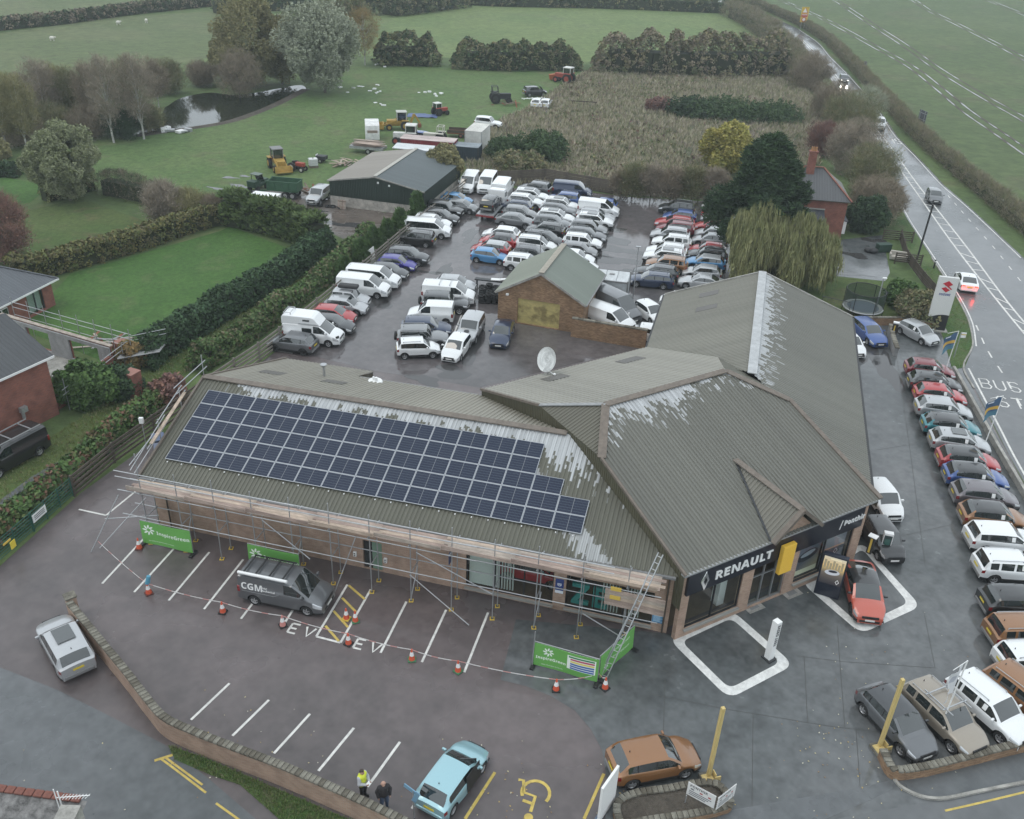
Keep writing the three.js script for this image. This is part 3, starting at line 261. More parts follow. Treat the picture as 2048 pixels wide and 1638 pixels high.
  { // hatching between the centre lines
    const sa = sampleLine(a.slice(45), 2.6), bb = b; for (const [x, z, h] of sa) { let best = 1e9, bp; for (const p of bb) { const dd = Math.hypot(p[0] - x - Math.cos(h) * 1.0, p[1] - z - Math.sin(h) * 1.0); if (dd < best) { best = dd; bp = p; } } if (Math.hypot(bp[0] - x, bp[1] - z) < 2.6) mesh('hatch_bar', ribbon([[x, z], bp], .18, -.001), M.paint, rm); } }
  const dashes = (k, len, gap, w) => { for (const [x, z, h] of sampleLine(smooth(D[k], 6), len + gap)) mesh('dashed_line', ribbon([[x, z], [x + Math.cos(h) * len, z + Math.sin(h) * len]], w, -.004), M.paint, rm); };
  dashes('dash', 1.1, 2.2, .12); dashes('layby', 1.3, 1.6, .14);
  const inset = (k, from, to, off, w) => { const p = smooth(D[k].slice(from, to), 5).map(q => [q[0] + off, q[1]]); mesh('edge_line', ribbon(p, w, -.004), M.paint, rm); };
  inset('roadL', 3, 17, .25, .13); inset('roadL', 17, 23, .35, .16); inset('roadR', 3, 14, -.35, .14);
  mesh('kerb', (() => { const p = smooth(D.kerbS, 5), l = []; for (let i = 0; i < p.length - 1; i++) l.push(beam([p[i][0], .05, p[i][1]], [p[i + 1][0], .05, p[i + 1][1]], .14, .13)); return mgu(l); })(), M.conc, rm);
  mesh('kerb', (() => { const p = smooth([...D.roadL.slice(12, 19)], 5), l = []; for (let i = 0; i < p.length - 1; i++) l.push(beam([p[i][0] - .1, .02, p[i][1]], [p[i + 1][0] - .1, .02, p[i + 1][1]], .14, .12)); return mgu(l); })(), M.conc, rm);
  // wet wheel tracks through the crop
  const tr = structGroup('field_tracks'), wet = std(.11, .10, .085, .16), rr = mulberry(9);
  for (const k of ['tram1', 'tram2', 'tram3', 'tram4']) for (const off of [-.95, .95]) {
    const p = smooth(D[k], 14).map(q => [q[0] + off, q[1]]); mesh('wheel_track', ribbon(p, p.map(() => .42 + rr() * .3), Y0 + .009), M.soil, tr);
    let i = 2; while (i < p.length - 6) { const n = 3 + (rr() * 12 | 0), w = p.slice(i, i + n); if (w.length > 2) mesh('water_in_track', ribbon(w, w.map((_, q) => q === 0 || q === w.length - 1 ? .05 : .18 + rr() * .22), Y0 + .013), wet, tr); i += n + 1 + (rr() * (k === 'tram1' ? 2 : 9) | 0); }
  }
}

// ---------------------------------------------------------------- the showroom, in its own frame: u along the long front, v to the back
const ORG = [-21.437, -44.863], BANG = R(14.2), SL = .019, Q2 = Math.SQRT1_2;
const LP = (u, v, Y) => [u, Y + SL * u, -v];
const ST = (s, t, Y) => LP((s - t) * Q2, (s + t) * Q2, Y);
const bworld = (u, v) => [ORG[0] + u * Math.cos(BANG) + v * Math.sin(BANG), ORG[1] + u * Math.sin(BANG) - v * Math.cos(BANG)];
const siteThing = (name, label, cat, group) => thing(name, label, cat, ORG[0], 0, ORG[1], -BANG, group);
const roofPaint = new THREE.MeshStandardMaterial({ vertexColors: true, roughness: .55, bumpMap: rep(tex(256, (u, v) => { const g = fbm(N1, u, v, 32, 4, .7); return [g, g, g]; }, false), 3), bumpScale: .004 });
// profiled sheet: pts planar polygon, down = direction the ribs run
function corr(pts, down, o = {}) {
  const p = o.pitch ?? .25, hgt = o.h ?? .045, r = mulberry(o.seed ?? 1), base = o.base ?? [.142, .137, .108], peelC = o.peelC ?? [.4, .41, .415];
  const P = pts.map(q => V3(...q)), n = P[1].clone().sub(P[0]).cross(P[2].clone().sub(P[0])).normalize(); if (n.y < 0 && !o.vertical) n.negate();
  const d = V3(...down); d.addScaledVector(n, -d.dot(n)).normalize(); const a = V3().crossVectors(n, d).normalize(), o0 = P[0];
  const p2 = P.map(q => [q.clone().sub(o0).dot(a), q.clone().sub(o0).dot(d)]), amin = Math.min(...p2.map(q => q[0])), amax = Math.max(...p2.map(q => q[0])), bmin = Math.min(...p2.map(q => q[1]));
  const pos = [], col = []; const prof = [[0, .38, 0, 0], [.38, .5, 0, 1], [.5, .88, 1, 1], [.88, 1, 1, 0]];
  let peel = 0; const nz = tileNoise((o.seed ?? 1) + 700);
  const emit = (q, a0, a1, h0, h1, c) => { const v = q.map(([x, y]) => { const hh = lerp(h0, h1, (x - a0) / (a1 - a0)) * hgt; return o0.clone().addScaledVector(a, x).addScaledVector(d, y).addScaledVector(n, hh); }); for (let i = 1; i < v.length - 1; i++) { const T = [v[0], v[i], v[i + 1]]; const nn = T[1].clone().sub(T[0]).cross(T[2].clone().sub(T[0])); if (nn.dot(n) < 0) { const t = T[1]; T[1] = T[2]; T[2] = t; } for (const w of T) { pos.push(w.x, w.y, w.z); col.push(...c); } } };
  for (let k = Math.floor(amin / p); k * p < amax; k++) {
    const tone = 1 + (r() - .5) * .1 + (fbm(nz, (k * p) / 40, .3, 16, 3) - .5) * .25, big = o.peel ? o.peel((k * p - amin) / (amax - amin)) : 0; peel = big <= 0 ? 0 : Math.max(0, big * (.55 + .9 * r()));
    for (const [f0, f1, h0, h1] of prof) {
      const a0 = (k + f0) * p, a1 = (k + f1) * p; const strip = clipX(p2, a0, a1); if (strip.length < 3) continue;
      const swap = q => q.map(([x, y]) => [y, x]);
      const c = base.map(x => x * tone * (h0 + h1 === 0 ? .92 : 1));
      const runs = []; let pb = bmin; const pl = peel * (h0 + h1 === 0 ? .8 : 1);
      if (pl > .05) { runs.push([pb, pb + pl, 1]); pb += pl; if (r() < .5) { const g = .1 + r() * .5, l = .1 + r() * .6; runs.push([pb, pb + g, 0], [pb + g, pb + g + l, .8]); pb += g + l; } }
      for (const [q0, q1, e] of o.patch ? o.patch(k * p - amin, r) : []) if (q0 + bmin > pb) { runs.push([pb, q0 + bmin, 0], [q0 + bmin, q1 + bmin, e]); pb = q1 + bmin; }
      runs.push([pb, 1e3, 0]);
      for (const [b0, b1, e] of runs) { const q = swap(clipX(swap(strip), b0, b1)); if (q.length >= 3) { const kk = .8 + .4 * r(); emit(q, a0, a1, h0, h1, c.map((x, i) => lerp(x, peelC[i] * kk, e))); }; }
    }
  }
  const g = new THREE.BufferGeometry(); g.setAttribute('position', new THREE.Float32BufferAttribute(pos, 3)); g.setAttribute('color', new THREE.Float32BufferAttribute(col, 3)); g.computeVertexNormals(); return metreUV(g);
}
function wallGeo(o, dir, inward, shape, holes, depth = .28) { // o [x,y,z] origin, dir unit [x,z], shape [[along,y]...]
  const sh = new THREE.Shape(shape.map(p => new THREE.Vector2(...p))); for (const [x0, x1, y0, y1] of holes) sh.holes.push(new THREE.Path([[x0, y0], [x1, y0], [x1, y1], [x0, y1]].map(p => new THREE.Vector2(...p))));
  const g = metreUV(flat(new THREE.ExtrudeGeometry(sh, { depth, bevelEnabled: false })));
  const X = V3(dir[0], 0, dir[1]), Z = V3(inward[0], 0, inward[1]); const m = new THREE.Matrix4().makeBasis(X, V3(0, 1, 0), Z); m.setPosition(o[0], o[1], o[2]); g.applyMatrix4(m);
  if (m.determinant() < 0) { const p = g.attributes.position, nn = g.attributes.normal, uu = g.attributes.uv; for (let i = 0; i < p.count; i += 3) for (const A of [p, nn, uu]) { const s = A.itemSize; for (let c = 0; c < s; c++) { const t = A.array[(i + 1) * s + c]; A.array[(i + 1) * s + c] = A.array[(i + 2) * s + c]; A.array[(i + 2) * s + c] = t; } } }
  return g;
}
const font = await new FontLoader().loadAsync('fonts/droid/droid_sans_bold.typeface.json');
const letters = (txt, size, depth) => { const g = flat(new TextGeometry(txt, { font, size, depth, curveSegments: 4, bevelEnabled: false })); g.computeBoundingBox(); g.translate(-g.boundingBox.min.x, 0, 0); return g; };
function decal(w, h, px, draw) { const c = document.createElement('canvas'); c.width = px; c.height = Math.max(8, Math.round(px * h / w)); const x = c.getContext('2d'); draw(x, c.width, c.height); const t = new THREE.CanvasTexture(c); t.colorSpace = THREE.SRGBColorSpace; return new THREE.MeshStandardMaterial({ map: t, roughness: .55 }); }

const EY = 3.6, RY = 6.4, RV = 7.5, AE = -.25, AEY = EY - (0 - AE) * .0;           // wing with the solar array
const slA = (RY - EY) / (RV - AE);
const show = siteThing('car_showroom', 'long brick car showroom with olive profiled roofs and a black angled shop front', 'showroom');
{
  const flash = noisy([.155, .128, .105], .5, 1.5, 561, .7), flashGrey = noisy([.27, .275, .275], .5, 1.5, 563, .6), gutter = noisy([.2, .2, .2], .5, 1.5, 565, .6);
  const dn = (a, b) => [b[0] - a[0], b[1] - a[1], b[2] - a[2]];
  const slopeF = dn(LP(0, RV, RY), LP(0, AE, EY)), slopeR = [slopeF[0], slopeF[1], -slopeF[2]];
  // wing A, cut by the gable plane of the angled block at s = 22.1 (u + v = 31.25)
  const SG = 22.1 / Q2;
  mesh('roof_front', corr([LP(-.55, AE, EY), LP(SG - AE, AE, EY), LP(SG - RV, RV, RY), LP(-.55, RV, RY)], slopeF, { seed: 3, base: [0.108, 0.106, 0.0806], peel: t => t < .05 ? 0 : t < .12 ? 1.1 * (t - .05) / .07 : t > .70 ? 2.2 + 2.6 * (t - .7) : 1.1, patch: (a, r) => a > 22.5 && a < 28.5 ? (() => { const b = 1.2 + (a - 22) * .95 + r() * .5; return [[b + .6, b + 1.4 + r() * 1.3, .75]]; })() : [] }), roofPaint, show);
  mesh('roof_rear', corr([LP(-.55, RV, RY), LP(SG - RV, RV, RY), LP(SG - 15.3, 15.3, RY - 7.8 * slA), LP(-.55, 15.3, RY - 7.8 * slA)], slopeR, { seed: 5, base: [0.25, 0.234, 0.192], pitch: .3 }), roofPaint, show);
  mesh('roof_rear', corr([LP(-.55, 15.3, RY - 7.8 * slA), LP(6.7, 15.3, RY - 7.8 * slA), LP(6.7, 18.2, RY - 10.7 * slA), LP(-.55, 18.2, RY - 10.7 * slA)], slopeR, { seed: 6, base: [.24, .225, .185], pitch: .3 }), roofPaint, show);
  mesh('ridge_cap', mgu([beam(LP(-.55, RV, RY + .07), LP(SG - RV - .1, RV, RY + .07), .5, .07)]), flash, show);
  mesh('verge_trim', mgu([beam(LP(-.6, AE, EY + .02), LP(-.6, RV, RY + .02), .14, .22), beam(LP(-.6, RV, RY + .02), LP(-.6, 18.2, RY - 10.7 * slA + .02), .14, .22)]), flash, show);
  mesh('gutter', mgu([beam(LP(-.55, AE - .08, EY - .06), LP(31.35, AE - .08, EY - .06), .16, .13)]), gutter, show);
  mesh('gutter', mgu([beam(LP(6.8, 15.4, 3.5), LP(16, 15.4, 3.5), .14, .12)]), gutter, show);
  // angled block B
  const BE = 4.02, BR = 7.72, tF = -22.95, tR = -.5, tM = -11.5, sb = (BR - BE) / (tM - tF), hp = 3.4, hy = BR - hp * sb, s0 = 22.1, s1 = 36.45, rid = 2.5;
  const bF = dn(ST(24, tM, BR), ST(24, tF, BE)), bR = [-bF[0], bF[1], -bF[2]];
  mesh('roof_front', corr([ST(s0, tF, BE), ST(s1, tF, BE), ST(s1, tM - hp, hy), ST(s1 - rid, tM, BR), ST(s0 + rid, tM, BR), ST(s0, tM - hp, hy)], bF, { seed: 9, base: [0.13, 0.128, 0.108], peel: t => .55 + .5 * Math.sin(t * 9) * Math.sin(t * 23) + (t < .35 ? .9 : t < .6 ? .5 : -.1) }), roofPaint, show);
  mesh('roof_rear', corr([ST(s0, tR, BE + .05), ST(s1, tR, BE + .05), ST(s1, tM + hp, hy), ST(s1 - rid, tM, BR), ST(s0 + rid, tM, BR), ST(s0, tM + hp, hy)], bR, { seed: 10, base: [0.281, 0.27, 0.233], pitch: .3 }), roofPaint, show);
  mesh('roof_half_hip', corr([ST(s0, tM - hp, hy), ST(s0, tM + hp, hy), ST(s0 + rid, tM, BR)], dn(ST(s0 + rid, tM, BR), ST(s0, tM, hy)), { seed: 11, base: [0.119, 0.112, 0.085] }), roofPaint, show);
  mesh('roof_half_hip', corr([ST(s1, tM - hp, hy), ST(s1, tM + hp, hy), ST(s1 - rid, tM, BR)], dn(ST(s1 - rid, tM, BR), ST(s1, tM, hy)), { seed: 12 }), roofPaint, show);
  mesh('ridge_cap', mgu([beam(ST(s0 + rid, tM, BR + .07), ST(s1 - rid, tM, BR + .07), .5, .07), beam(ST(s0 + rid, tM, BR + .07), ST(s0, tM - hp, hy + .07), .5, .06), beam(ST(s1 - rid, tM, BR + .07), ST(s1, tM - hp, hy + .07), .5, .06)]), flash, show);
  mesh('ridge_cap', mgu([beam(ST(s0 + rid, tM, BR + .08), ST(s0, tM + hp, hy + .08), .3, .06)]), flashGrey, show);
  for (const g of [beam(ST(s0 - .03, tF, BE + .06), ST(s0 - .03, tM - hp, hy + .06), .14, .16), beam(ST(s0 - .03, tM + hp, hy + .06), ST(s0 - .03, tR, BE + .08), .14, .16), beam(ST(s1 + .03, tF, BE + .06), ST(s1 + .03, tM - hp, hy + .06), .3, .12)]) mesh('verge_trim', metreUV(g), flash, show);
  // clad gable face standing above the long wing
  mesh('cladding_gable', corr([ST(s0, tF + .1, 1.6), ST(s0, tR, 1.6), ST(s0, tR, BE), ST(s0, tM + hp, hy), ST(s0, tM - hp, hy), ST(s0, tF + .1, BE + .03)], [0, -1, 0], { seed: 14, vertical: true, base: [.105, .098, .062], pitch: .2 }), roofPaint, show);
  mesh('cladding_gable', corr([ST(s1 - .02, tF + .1, 3.4), ST(s1 - .02, tR, 3.4), ST(s1 - .02, tR, BE), ST(s1 - .02, tM + hp, hy), ST(s1 - .02, tM - hp, hy), ST(s1 - .02, tF + .1, BE)], [0, -1, 0], { seed: 15, vertical: true, base: [.105, .098, .072] }), roofPaint, show);
  mesh('cladding_rear', corr([ST(s0, tR - .15, 0), ST(s1, tR - .15, 0), ST(s1, tR - .15, BE), ST(s0, tR - .15, BE)], [0, -1, 0], { seed: 16, vertical: true }), roofPaint, show);
  // wing C
  const cu = 33.85, ce = 3.92, cr = 6.95, cw = 7.75, vf = 36.4, cs = (cr - ce) / cw, v0 = u => s1 / Q2 - u;
  const cR = dn(LP(cu, 20, cr), LP(cu + cw, 20, ce)), cL = dn(LP(cu, 20, cr), LP(cu - cw, 20, ce));
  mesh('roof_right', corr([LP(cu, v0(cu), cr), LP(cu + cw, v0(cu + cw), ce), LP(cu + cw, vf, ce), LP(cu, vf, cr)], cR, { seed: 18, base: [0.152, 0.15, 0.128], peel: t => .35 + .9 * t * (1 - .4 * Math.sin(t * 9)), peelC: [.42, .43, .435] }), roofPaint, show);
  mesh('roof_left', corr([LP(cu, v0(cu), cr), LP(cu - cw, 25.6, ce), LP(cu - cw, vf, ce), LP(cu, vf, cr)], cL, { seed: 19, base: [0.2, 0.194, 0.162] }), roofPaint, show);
  mesh('ridge_cap', mgu([beam(LP(cu, v0(cu) - .2, cr + .08), LP(cu, vf + .05, cr + .08), .62, .06)]), noisy([.42, .43, .435], .3, 2, 567, .55), show);
  mesh('verge_trim', mgu([beam(LP(cu, vf + .05, cr + .06), LP(cu + cw, vf + .05, ce + .06), .16, .16), beam(LP(cu, vf + .05, cr + .06), LP(cu - cw, vf + .05, ce + .06), .16, .16)]), M.conc, show);
  mesh('gutter', mgu([beam(LP(cu + cw + .08, v0(cu + cw), ce - .04), LP(cu + cw + .08, vf, ce - .04), .15, .12), beam(LP(cu - cw - .08, 25.6, ce - .04), LP(cu - cw - .08, vf, ce - .04), .15, .12)]), M.black, show);
  // rooflights
  const rl = std(.1, .092, .082, .5);
  const lightOn = (f, x, y, w, l, rot, ax) => { const c = f(x, y), a = f(x + w, y), b = f(x, y + l), d2 = f(x + w, y + l), up = .055; const q = p => [p[0], p[1] + up, p[2]]; const [A, B, C, E] = [q(c), q(a), q(d2), q(b)]; mesh('rooflight', fromTris(upward([...A, ...B, ...C, ...A, ...C, ...E])), rl, show); };
  const fAr = (u, v) => LP(u, v, RY - (v - RV) * slA), fBr = (s, t) => ST(s, t, BE + .05 + (tR - t) * (BR - BE) / (tR - tM)), fCl = (u, v) => LP(u, v, ce + (u - cu + cw) * cs);
  lightOn(fAr, .9, 11.5, 1.7, 1.1); lightOn(fAr, 5.6, 11.6, 1.6, 1.0); lightOn(fBr, 32, -3.6, 1.9, 1.2); lightOn(fBr, 26, -3.2, 1.7, 1.3); lightOn(fCl, 29.1, 33.7, 1.5, 1.0); lightOn(fCl, 29.1, 30.7, 1.6, .9);
  // flue and vent on the rear slope
  { const [x, y, z] = fAr(4.9, 13.6); mesh('roof_vent', mg([cyl(.09, .09, .9, x, y + .45, z, 10), cyl(.1, .24, .14, x, y + .85, z, 10), cyl(.24, .24, .05, x, y + .95, z, 10)]), M.galv, show); const [a, b, c] = fAr(8.4, 14.4); mesh('roof_vent', mg([cyl(.55, .5, .08, a, b + .06, c, 14), cyl(.1, .1, .35, a + .1, b + .2, c, 8), cyl(.08, .08, .25, a - .15, b + .2, c - .1, 8)]), M.white, show); }
  // walls
  const T = y => y;
  mesh('wall', wallGeo([0, 0, 0], [1, 0], [0, -1], [[0, -.05], [31.3, -.05], [31.3, 3.55 + .58], [0, 3.5]], [[13.55, 14.75, .02, 2.1], [19.82, 24.88, .3, 2.62], [25.58, 30.4, .3, 2.62]]), M.brick, show);
  mesh('wall', wallGeo([0, 0, 0], [0, -1], [1, 0], [[.28, -.05], [18, -.05], [18, 2.45], [RV, RY - .08], [.28, 3.58]], []), M.brick, show);
  mesh('wall', wallGeo(LP(6.6, 15.2, 0), [0, -1], [-1, 0], [[0, -.2], [2.8, -.2], [2.8, 2.4], [0, 3.4]], []), M.brick, show);
  mesh('cladding', corr([LP(6.62, 15.3, 1.2), LP(6.62, 18.1, 1.2), LP(6.62, 18.1, 2.55), LP(6.62, 15.3, 3.5)], [0, -1, 0], { seed: 17, vertical: true, base: [.13, .125, .095] }), roofPaint, show);
  mesh('wall', wallGeo(LP(.28, 18, 0), [1, 0], [0, 1], [[0, -.1], [6.3, -.1], [6.3, 2.45], [0, 2.45]], []), M.brick, show);
  mesh('wall', wallGeo(LP(6.6, 15.1, 0), [1, 0], [0, 1], [[0, -.3], [9.4, -.3], [9.4, 3.5], [0, 3.5]], []), M.brick, show);
  mesh('wall', wallGeo([41.2, 0, -9.4], [0, -1], [-1, 0], [[0, -.05], [26.7, -.05], [26.7, ce + .75], [0, ce + .75]], []), M.brick, show);
  mesh('wall', wallGeo([26.45, 0, -25.5], [0, -1], [1, 0], [[0, -.05], [10.6, -.05], [10.6, ce + .45], [0, ce + .45]], []), M.brick, show);
  mesh('wall', wallGeo([26.45, 0, -36.1], [1, 0], [0, 1], [[.28, -.05], [14.5, -.05], [14.5, ce + .75], [cu - 26.45, cr + .5], [.28, ce + .4]], []), M.brick, show);
  mesh('downpipe', cyl(.05, .05, 3.5, .9, 1.75, .12, 8), M.woodDark, show); mesh('downpipe', cyl(.05, .05, 3.9, 31.05, 2.05, .14, 8), M.woodDark, show);
  // shop front: local axes along s, outward -t
  const tw = -22.75, og = LP((0 - tw) * Q2, (0 + tw) * Q2, 0), ds = [Q2, -Q2], din = [-Q2, -Q2]; const O3 = [og[0], 0, og[2]];
  const holes = [[22.75, 26.55, .55, 3.2], [27.35, 29.95, .12, 3.0], [30.75, 35.1, .55, 3.2]];
  mesh('wall', wallGeo(O3, ds, din, [[22.2, -.05], [35.85, -.05], [35.85, 4.7], [22.2, 4.55]], holes), M.brick, show);
  const onF = (g, s, y, out) => { const a = new THREE.Matrix4().makeBasis(V3(ds[0], 0, ds[1]), V3(0, 1, 0), V3(-din[0], 0, -din[1])); a.setPosition(O3[0] + ds[0] * s - din[0] * out, y, O3[2] + ds[1] * s - din[1] * out); return g.applyMatrix4(a); };
  const navy = std(.006, .008, .016, .3);
  const fas = mesh('fascia', onF(box(13, 1.46, .16, 0, 0, 0, 0, 0, .008), 28.85, 3.94, .1), navy, show);
  mesh('fascia_lettering', onF(letters('RENAULT', .55, .05).applyMatrix4(new THREE.Matrix4().makeScale(1.22, 1, 1)), 24.2, 3.62, .19), M.white, fas);
  mesh('fascia_lettering', onF(letters('Ponthir', .34, .04), 33.75, 3.86, .19), M.white, fas);
  mesh('fascia_lettering', onF(box(.05, .62, .03, 0, 0, 0, 0, 0, -.2), 33.5, 3.98, .2), M.white, fas);
  { // emblem: open diamond
    const s = new THREE.Shape([[0, .62], [.26, 0], [0, -.62], [-.26, 0]].map(p => new THREE.Vector2(...p))); s.holes.push(new THREE.Path([[-.02, .3], [.12, 0], [.02, -.3], [-.12, 0]].map(p => new THREE.Vector2(...p))));
    mesh('emblem', onF(flat(new THREE.ExtrudeGeometry(s, { depth: .07, bevelEnabled: true, bevelSize: .03, bevelThickness: .03, bevelSegments: 1 })), 23.45, 3.86, .18), M.chrome, fas); }
  mesh('yellow_panel', onF(rbox(.95, 1.95, .28, .03), 29.25, 3.28, .35), std(.82, .5, .06, .45), show);
  mesh('soffit_trim', onF(box(14.2, .1, .34, 0, 0, 0, 0, 0, .011), 29.1, 4.7, .05), flashGrey, show);
  // glazing: each pane its own piece, dark frames, interior floor and back wall
  const frameM = M.black;
  const glaze = (s0, s1, y0, y1, n, sill) => { const w = (s1 - s0) / n; const w1 = mesh('window', onF(mg([box(s1 - s0, .07, .1, 0, y1 - .035, 0), box(s1 - s0, .07, .1, 0, y0 + .035, 0), ...Array.from({ length: n + 1 }, (_, i) => box(.06, y1 - y0 - .14, .1, -(s1 - s0) / 2 + i * w * (i === n ? 1 : 1) + (i === 0 ? .03 : i === n ? -.03 : 0), (y0 + y1) / 2, 0))]), (s0 + s1) / 2, 0, -.12), frameM, show); for (let i = 0; i < n; i++) mesh('pane', onF(flat(new THREE.PlaneGeometry(w - .07, y1 - y0 - .14)), s0 + w * (i + .5), (y0 + y1) / 2, -.12), M.glassPane, w1); if (sill) mesh('sill', onF(box(s1 - s0 + .1, .09, .34), (s0 + s1) / 2, y0 - .05, -.02), M.conc, w1); return w1; };
  glaze(22.75, 26.55, .55, 3.2, 2, true); glaze(30.75, 35.1, .55, 3.2, 2, true);
  const door = mesh('entrance_door', onF(mg([box(2.6, .08, .1, 0, 2.96, 0), box(2.6, .1, .1, 0, .17, 0), box(.08, 2.7, .1, -1.26, 1.56, 0), box(.08, 2.7, .1, 1.26, 1.56, 0), box(.08, 2.7, .1, -.45, 1.56, 0), box(.08, 2.7, .1, .45, 1.56, 0), box(2.6, .08, .1, 0, 2.25, 0)]), 28.65, 0, -.12), M.steel, show);
  for (const [a, b] of [[-1.22, -.49], [-.41, .41], [.49, 1.22]]) mesh('pane', onF(flat(new THREE.PlaneGeometry(b - a, 2)), 28.65 + (a + b) / 2, 1.22, -.12), M.glassPane, door);
  const post = noisy([.4, .4, .42], 1.2, 1.2, 571, .6);
  mesh('window_poster', onF(box(1.9, 2.4, .02), 31.9, 1.9, -.32), decal(1.9, 2.4, 256, (x, w, h) => { const g = x.createLinearGradient(0, 0, w, h); g.addColorStop(0, '#8d8f9c'); g.addColorStop(.5, '#5a5c68'); g.addColorStop(1, '#c9b58c'); x.fillStyle = g; x.fillRect(0, 0, w, h); x.fillStyle = '#c9992e'; x.fillRect(w * .3, h * .05, w * .3, h * .12); x.fillStyle = '#33343d'; x.beginPath(); x.ellipse(w * .5, h * .45, w * .42, h * .16, -.2, 0, 7); x.fill(); x.fillStyle = '#9fa3ad'; x.beginPath(); x.ellipse(w * .5, h * .4, w * .3, h * .07, -.2, 0, 7); x.fill(); x.fillStyle = '#e8e2c8'; x.fillRect(0, h * .85, w, h * .15); }), show);
  mesh('window_poster', onF(box(1.9, 2.4, .02), 34.0, 1.9, -.32), decal(1.9, 2.4, 256, (x, w, h) => { const g = x.createLinearGradient(0, 0, 0, h); g.addColorStop(0, '#9a9ba3'); g.addColorStop(1, '#6d6a74'); x.fillStyle = g; x.fillRect(0, 0, w, h); x.fillStyle = '#484a55'; x.fillRect(0, h * .55, w, h * .1); x.fillStyle = '#b98f7a'; x.fillRect(0, h * .5, w, h * .05); x.fillStyle = '#3b3c48'; x.beginPath(); x.ellipse(w * .55, h * .7, w * .3, h * .08, 0, 0, 7); x.fill(); x.strokeStyle = '#d8dae2'; x.lineWidth = 4; x.beginPath(); x.moveTo(w * .66, h * .6); x.lineTo(w * .74, h * .68); x.lineTo(w * .66, h * .76); x.lineTo(w * .58, h * .68); x.closePath(); x.stroke(); }), show);
  mesh('floor', polyGeo([[.3, -.3], [31.2, -.3], [41, -10], [41, -35.8], [26.8, -35.8], [26.8, -25.6], [16.5, -15.2], [6.6, -15.2], [6.6, -17.9], [.3, -17.9]], .07), noisy([.17, .125, .085], .5, 3, 573, .35), show);
  mesh('partition', mgu([wallGeo([20, 0, -5.2], [1, 0], [0, -1], [[0, 0], [8.2, 0], [8.2, 3.6], [0, 3.6]], [], .1), wallGeo([19.3, 0, -.3], [0, -1], [-1, 0], [[0, 0], [5, 0], [5, 3.5], [0, 3.5]], [], .1)]), noisy([.5, .46, .4], .3, 2, 575, .8), show);
  mesh('partition', onF(mgu([box(13, 3.4, .1, 0, 1.7, 0)]), 28.8, .07, -7.5), noisy([.55, .53, .5], .3, 2, 577, .8), show);
  mesh('column', onF(box(.5, 3.2, .5), 26.2, 1.65, -1.2), M.white, show);
  // windows on the long front, with vertical blinds
  const glazeA = (u0, u1, n) => { const w = (u1 - u0) / n, y0 = .3, y1 = 2.62; const wd = mesh('window', mg([box(u1 - u0, .07, .1, (u0 + u1) / 2, y1 - .035, -.14), box(u1 - u0, .07, .1, (u0 + u1) / 2, y0 + .035, -.14), ...Array.from({ length: n + 1 }, (_, i) => box(.06, y1 - y0 - .14, .1, u0 + i * w + (i === 0 ? .03 : i === n ? -.03 : 0), (y0 + y1) / 2, -.14))]), frameM, show); for (let i = 0; i < n; i++) mesh('pane', flat(new THREE.PlaneGeometry(w - .07, y1 - y0 - .14)).translate(u0 + w * (i + .5), (y0 + y1) / 2, -.14), M.glassPane, wd); mesh('sill', box(u1 - u0 + .1, .08, .34, (u0 + u1) / 2, y0 - .05, .0), M.conc, wd); return wd; };
  const wA = glazeA(19.82, 24.88, 3), wB = glazeA(25.58, 30.4, 3), bl = std(.62, .64, .6, .9);
  for (let i = 0; i < 17; i++) mesh('blind_slat', box(.1, 2.25, .012, 19.98 + i * .105, 1.48, -.36, .25), bl, wA);
  for (let i = 0; i < 5; i++) mesh('blind_slat', box(.1, 2.25, .012, 21.85 + i * .16, 1.48, -.36, .9), bl, wA);
  for (let i = 0; i < 10; i++) mesh('blind_slat', box(.1, 2.25, .012, 27.6 + i * .17 + (i > 5 ? .5 : 0), 1.48, -.36, 1.0), bl, wB);
  const teal = std(.04, .27, .25, .7);
  mesh('display_letter', letters('Z', 1.45, .18).translate(25.85, .4, -.55), teal, wB); mesh('display_letter', letters('E', 1.45, .18).translate(27.05, .4, -.55), teal, wB);
  mesh('door', mg([box(.62, 2.05, .05, 14.4, 1.05, -.16)]), std(.18, .27, .2, .5), show); mesh('door_glazing', box(.5, 2.05, .05, 13.82, 1.05, -.16), M.glassDark, show);
  // small signs and charge points on the brick
  mesh('wall_sign', box(.46, 1.0, .03, 25.22, 1.75, .02), decal(.46, 1, 128, (x, w, h) => { x.fillStyle = '#2f4480'; x.fillRect(0, 0, w, h * .8); x.fillStyle = '#dfe3ea'; x.fillRect(0, h * .8, w, h * .2); x.fillStyle = '#e8ebf2'; x.beginPath(); x.arc(w / 2, h * .38, w * .27, 0, Math.PI); x.fill(); x.fillRect(w * .23, h * .3, w * .54, h * .05); x.fillStyle = '#2f4480'; x.fillRect(w * .38, h * .42, w * .24, h * .05); }), show);
  mesh('wall_sign', box(.62, 1.15, .03, 30.74, 1.2, .02), decal(.62, 1.15, 160, (x, w, h) => { x.fillStyle = '#4d86ad'; x.fillRect(0, 0, w, h); x.fillStyle = '#eef3f6'; const tri = (cx, cy, r) => { x.beginPath(); x.moveTo(cx, cy - r); x.lineTo(cx + r * .9, cy + r * .6); x.lineTo(cx - r * .9, cy + r * .6); x.closePath(); x.fill(); }; tri(w * .3, h * .15, w * .13); tri(w * .7, h * .15, w * .13); x.save(); x.translate(w * .5, h * .3); x.rotate(Math.PI); tri(0, 0, w * .13); x.restore(); x.fillStyle = '#c9dce8'; for (let i = 0; i < 7; i++) x.fillRect(w * .1, h * (.5 + i * .065), w * (.8 - (i % 3) * .1), h * .025); }), show);
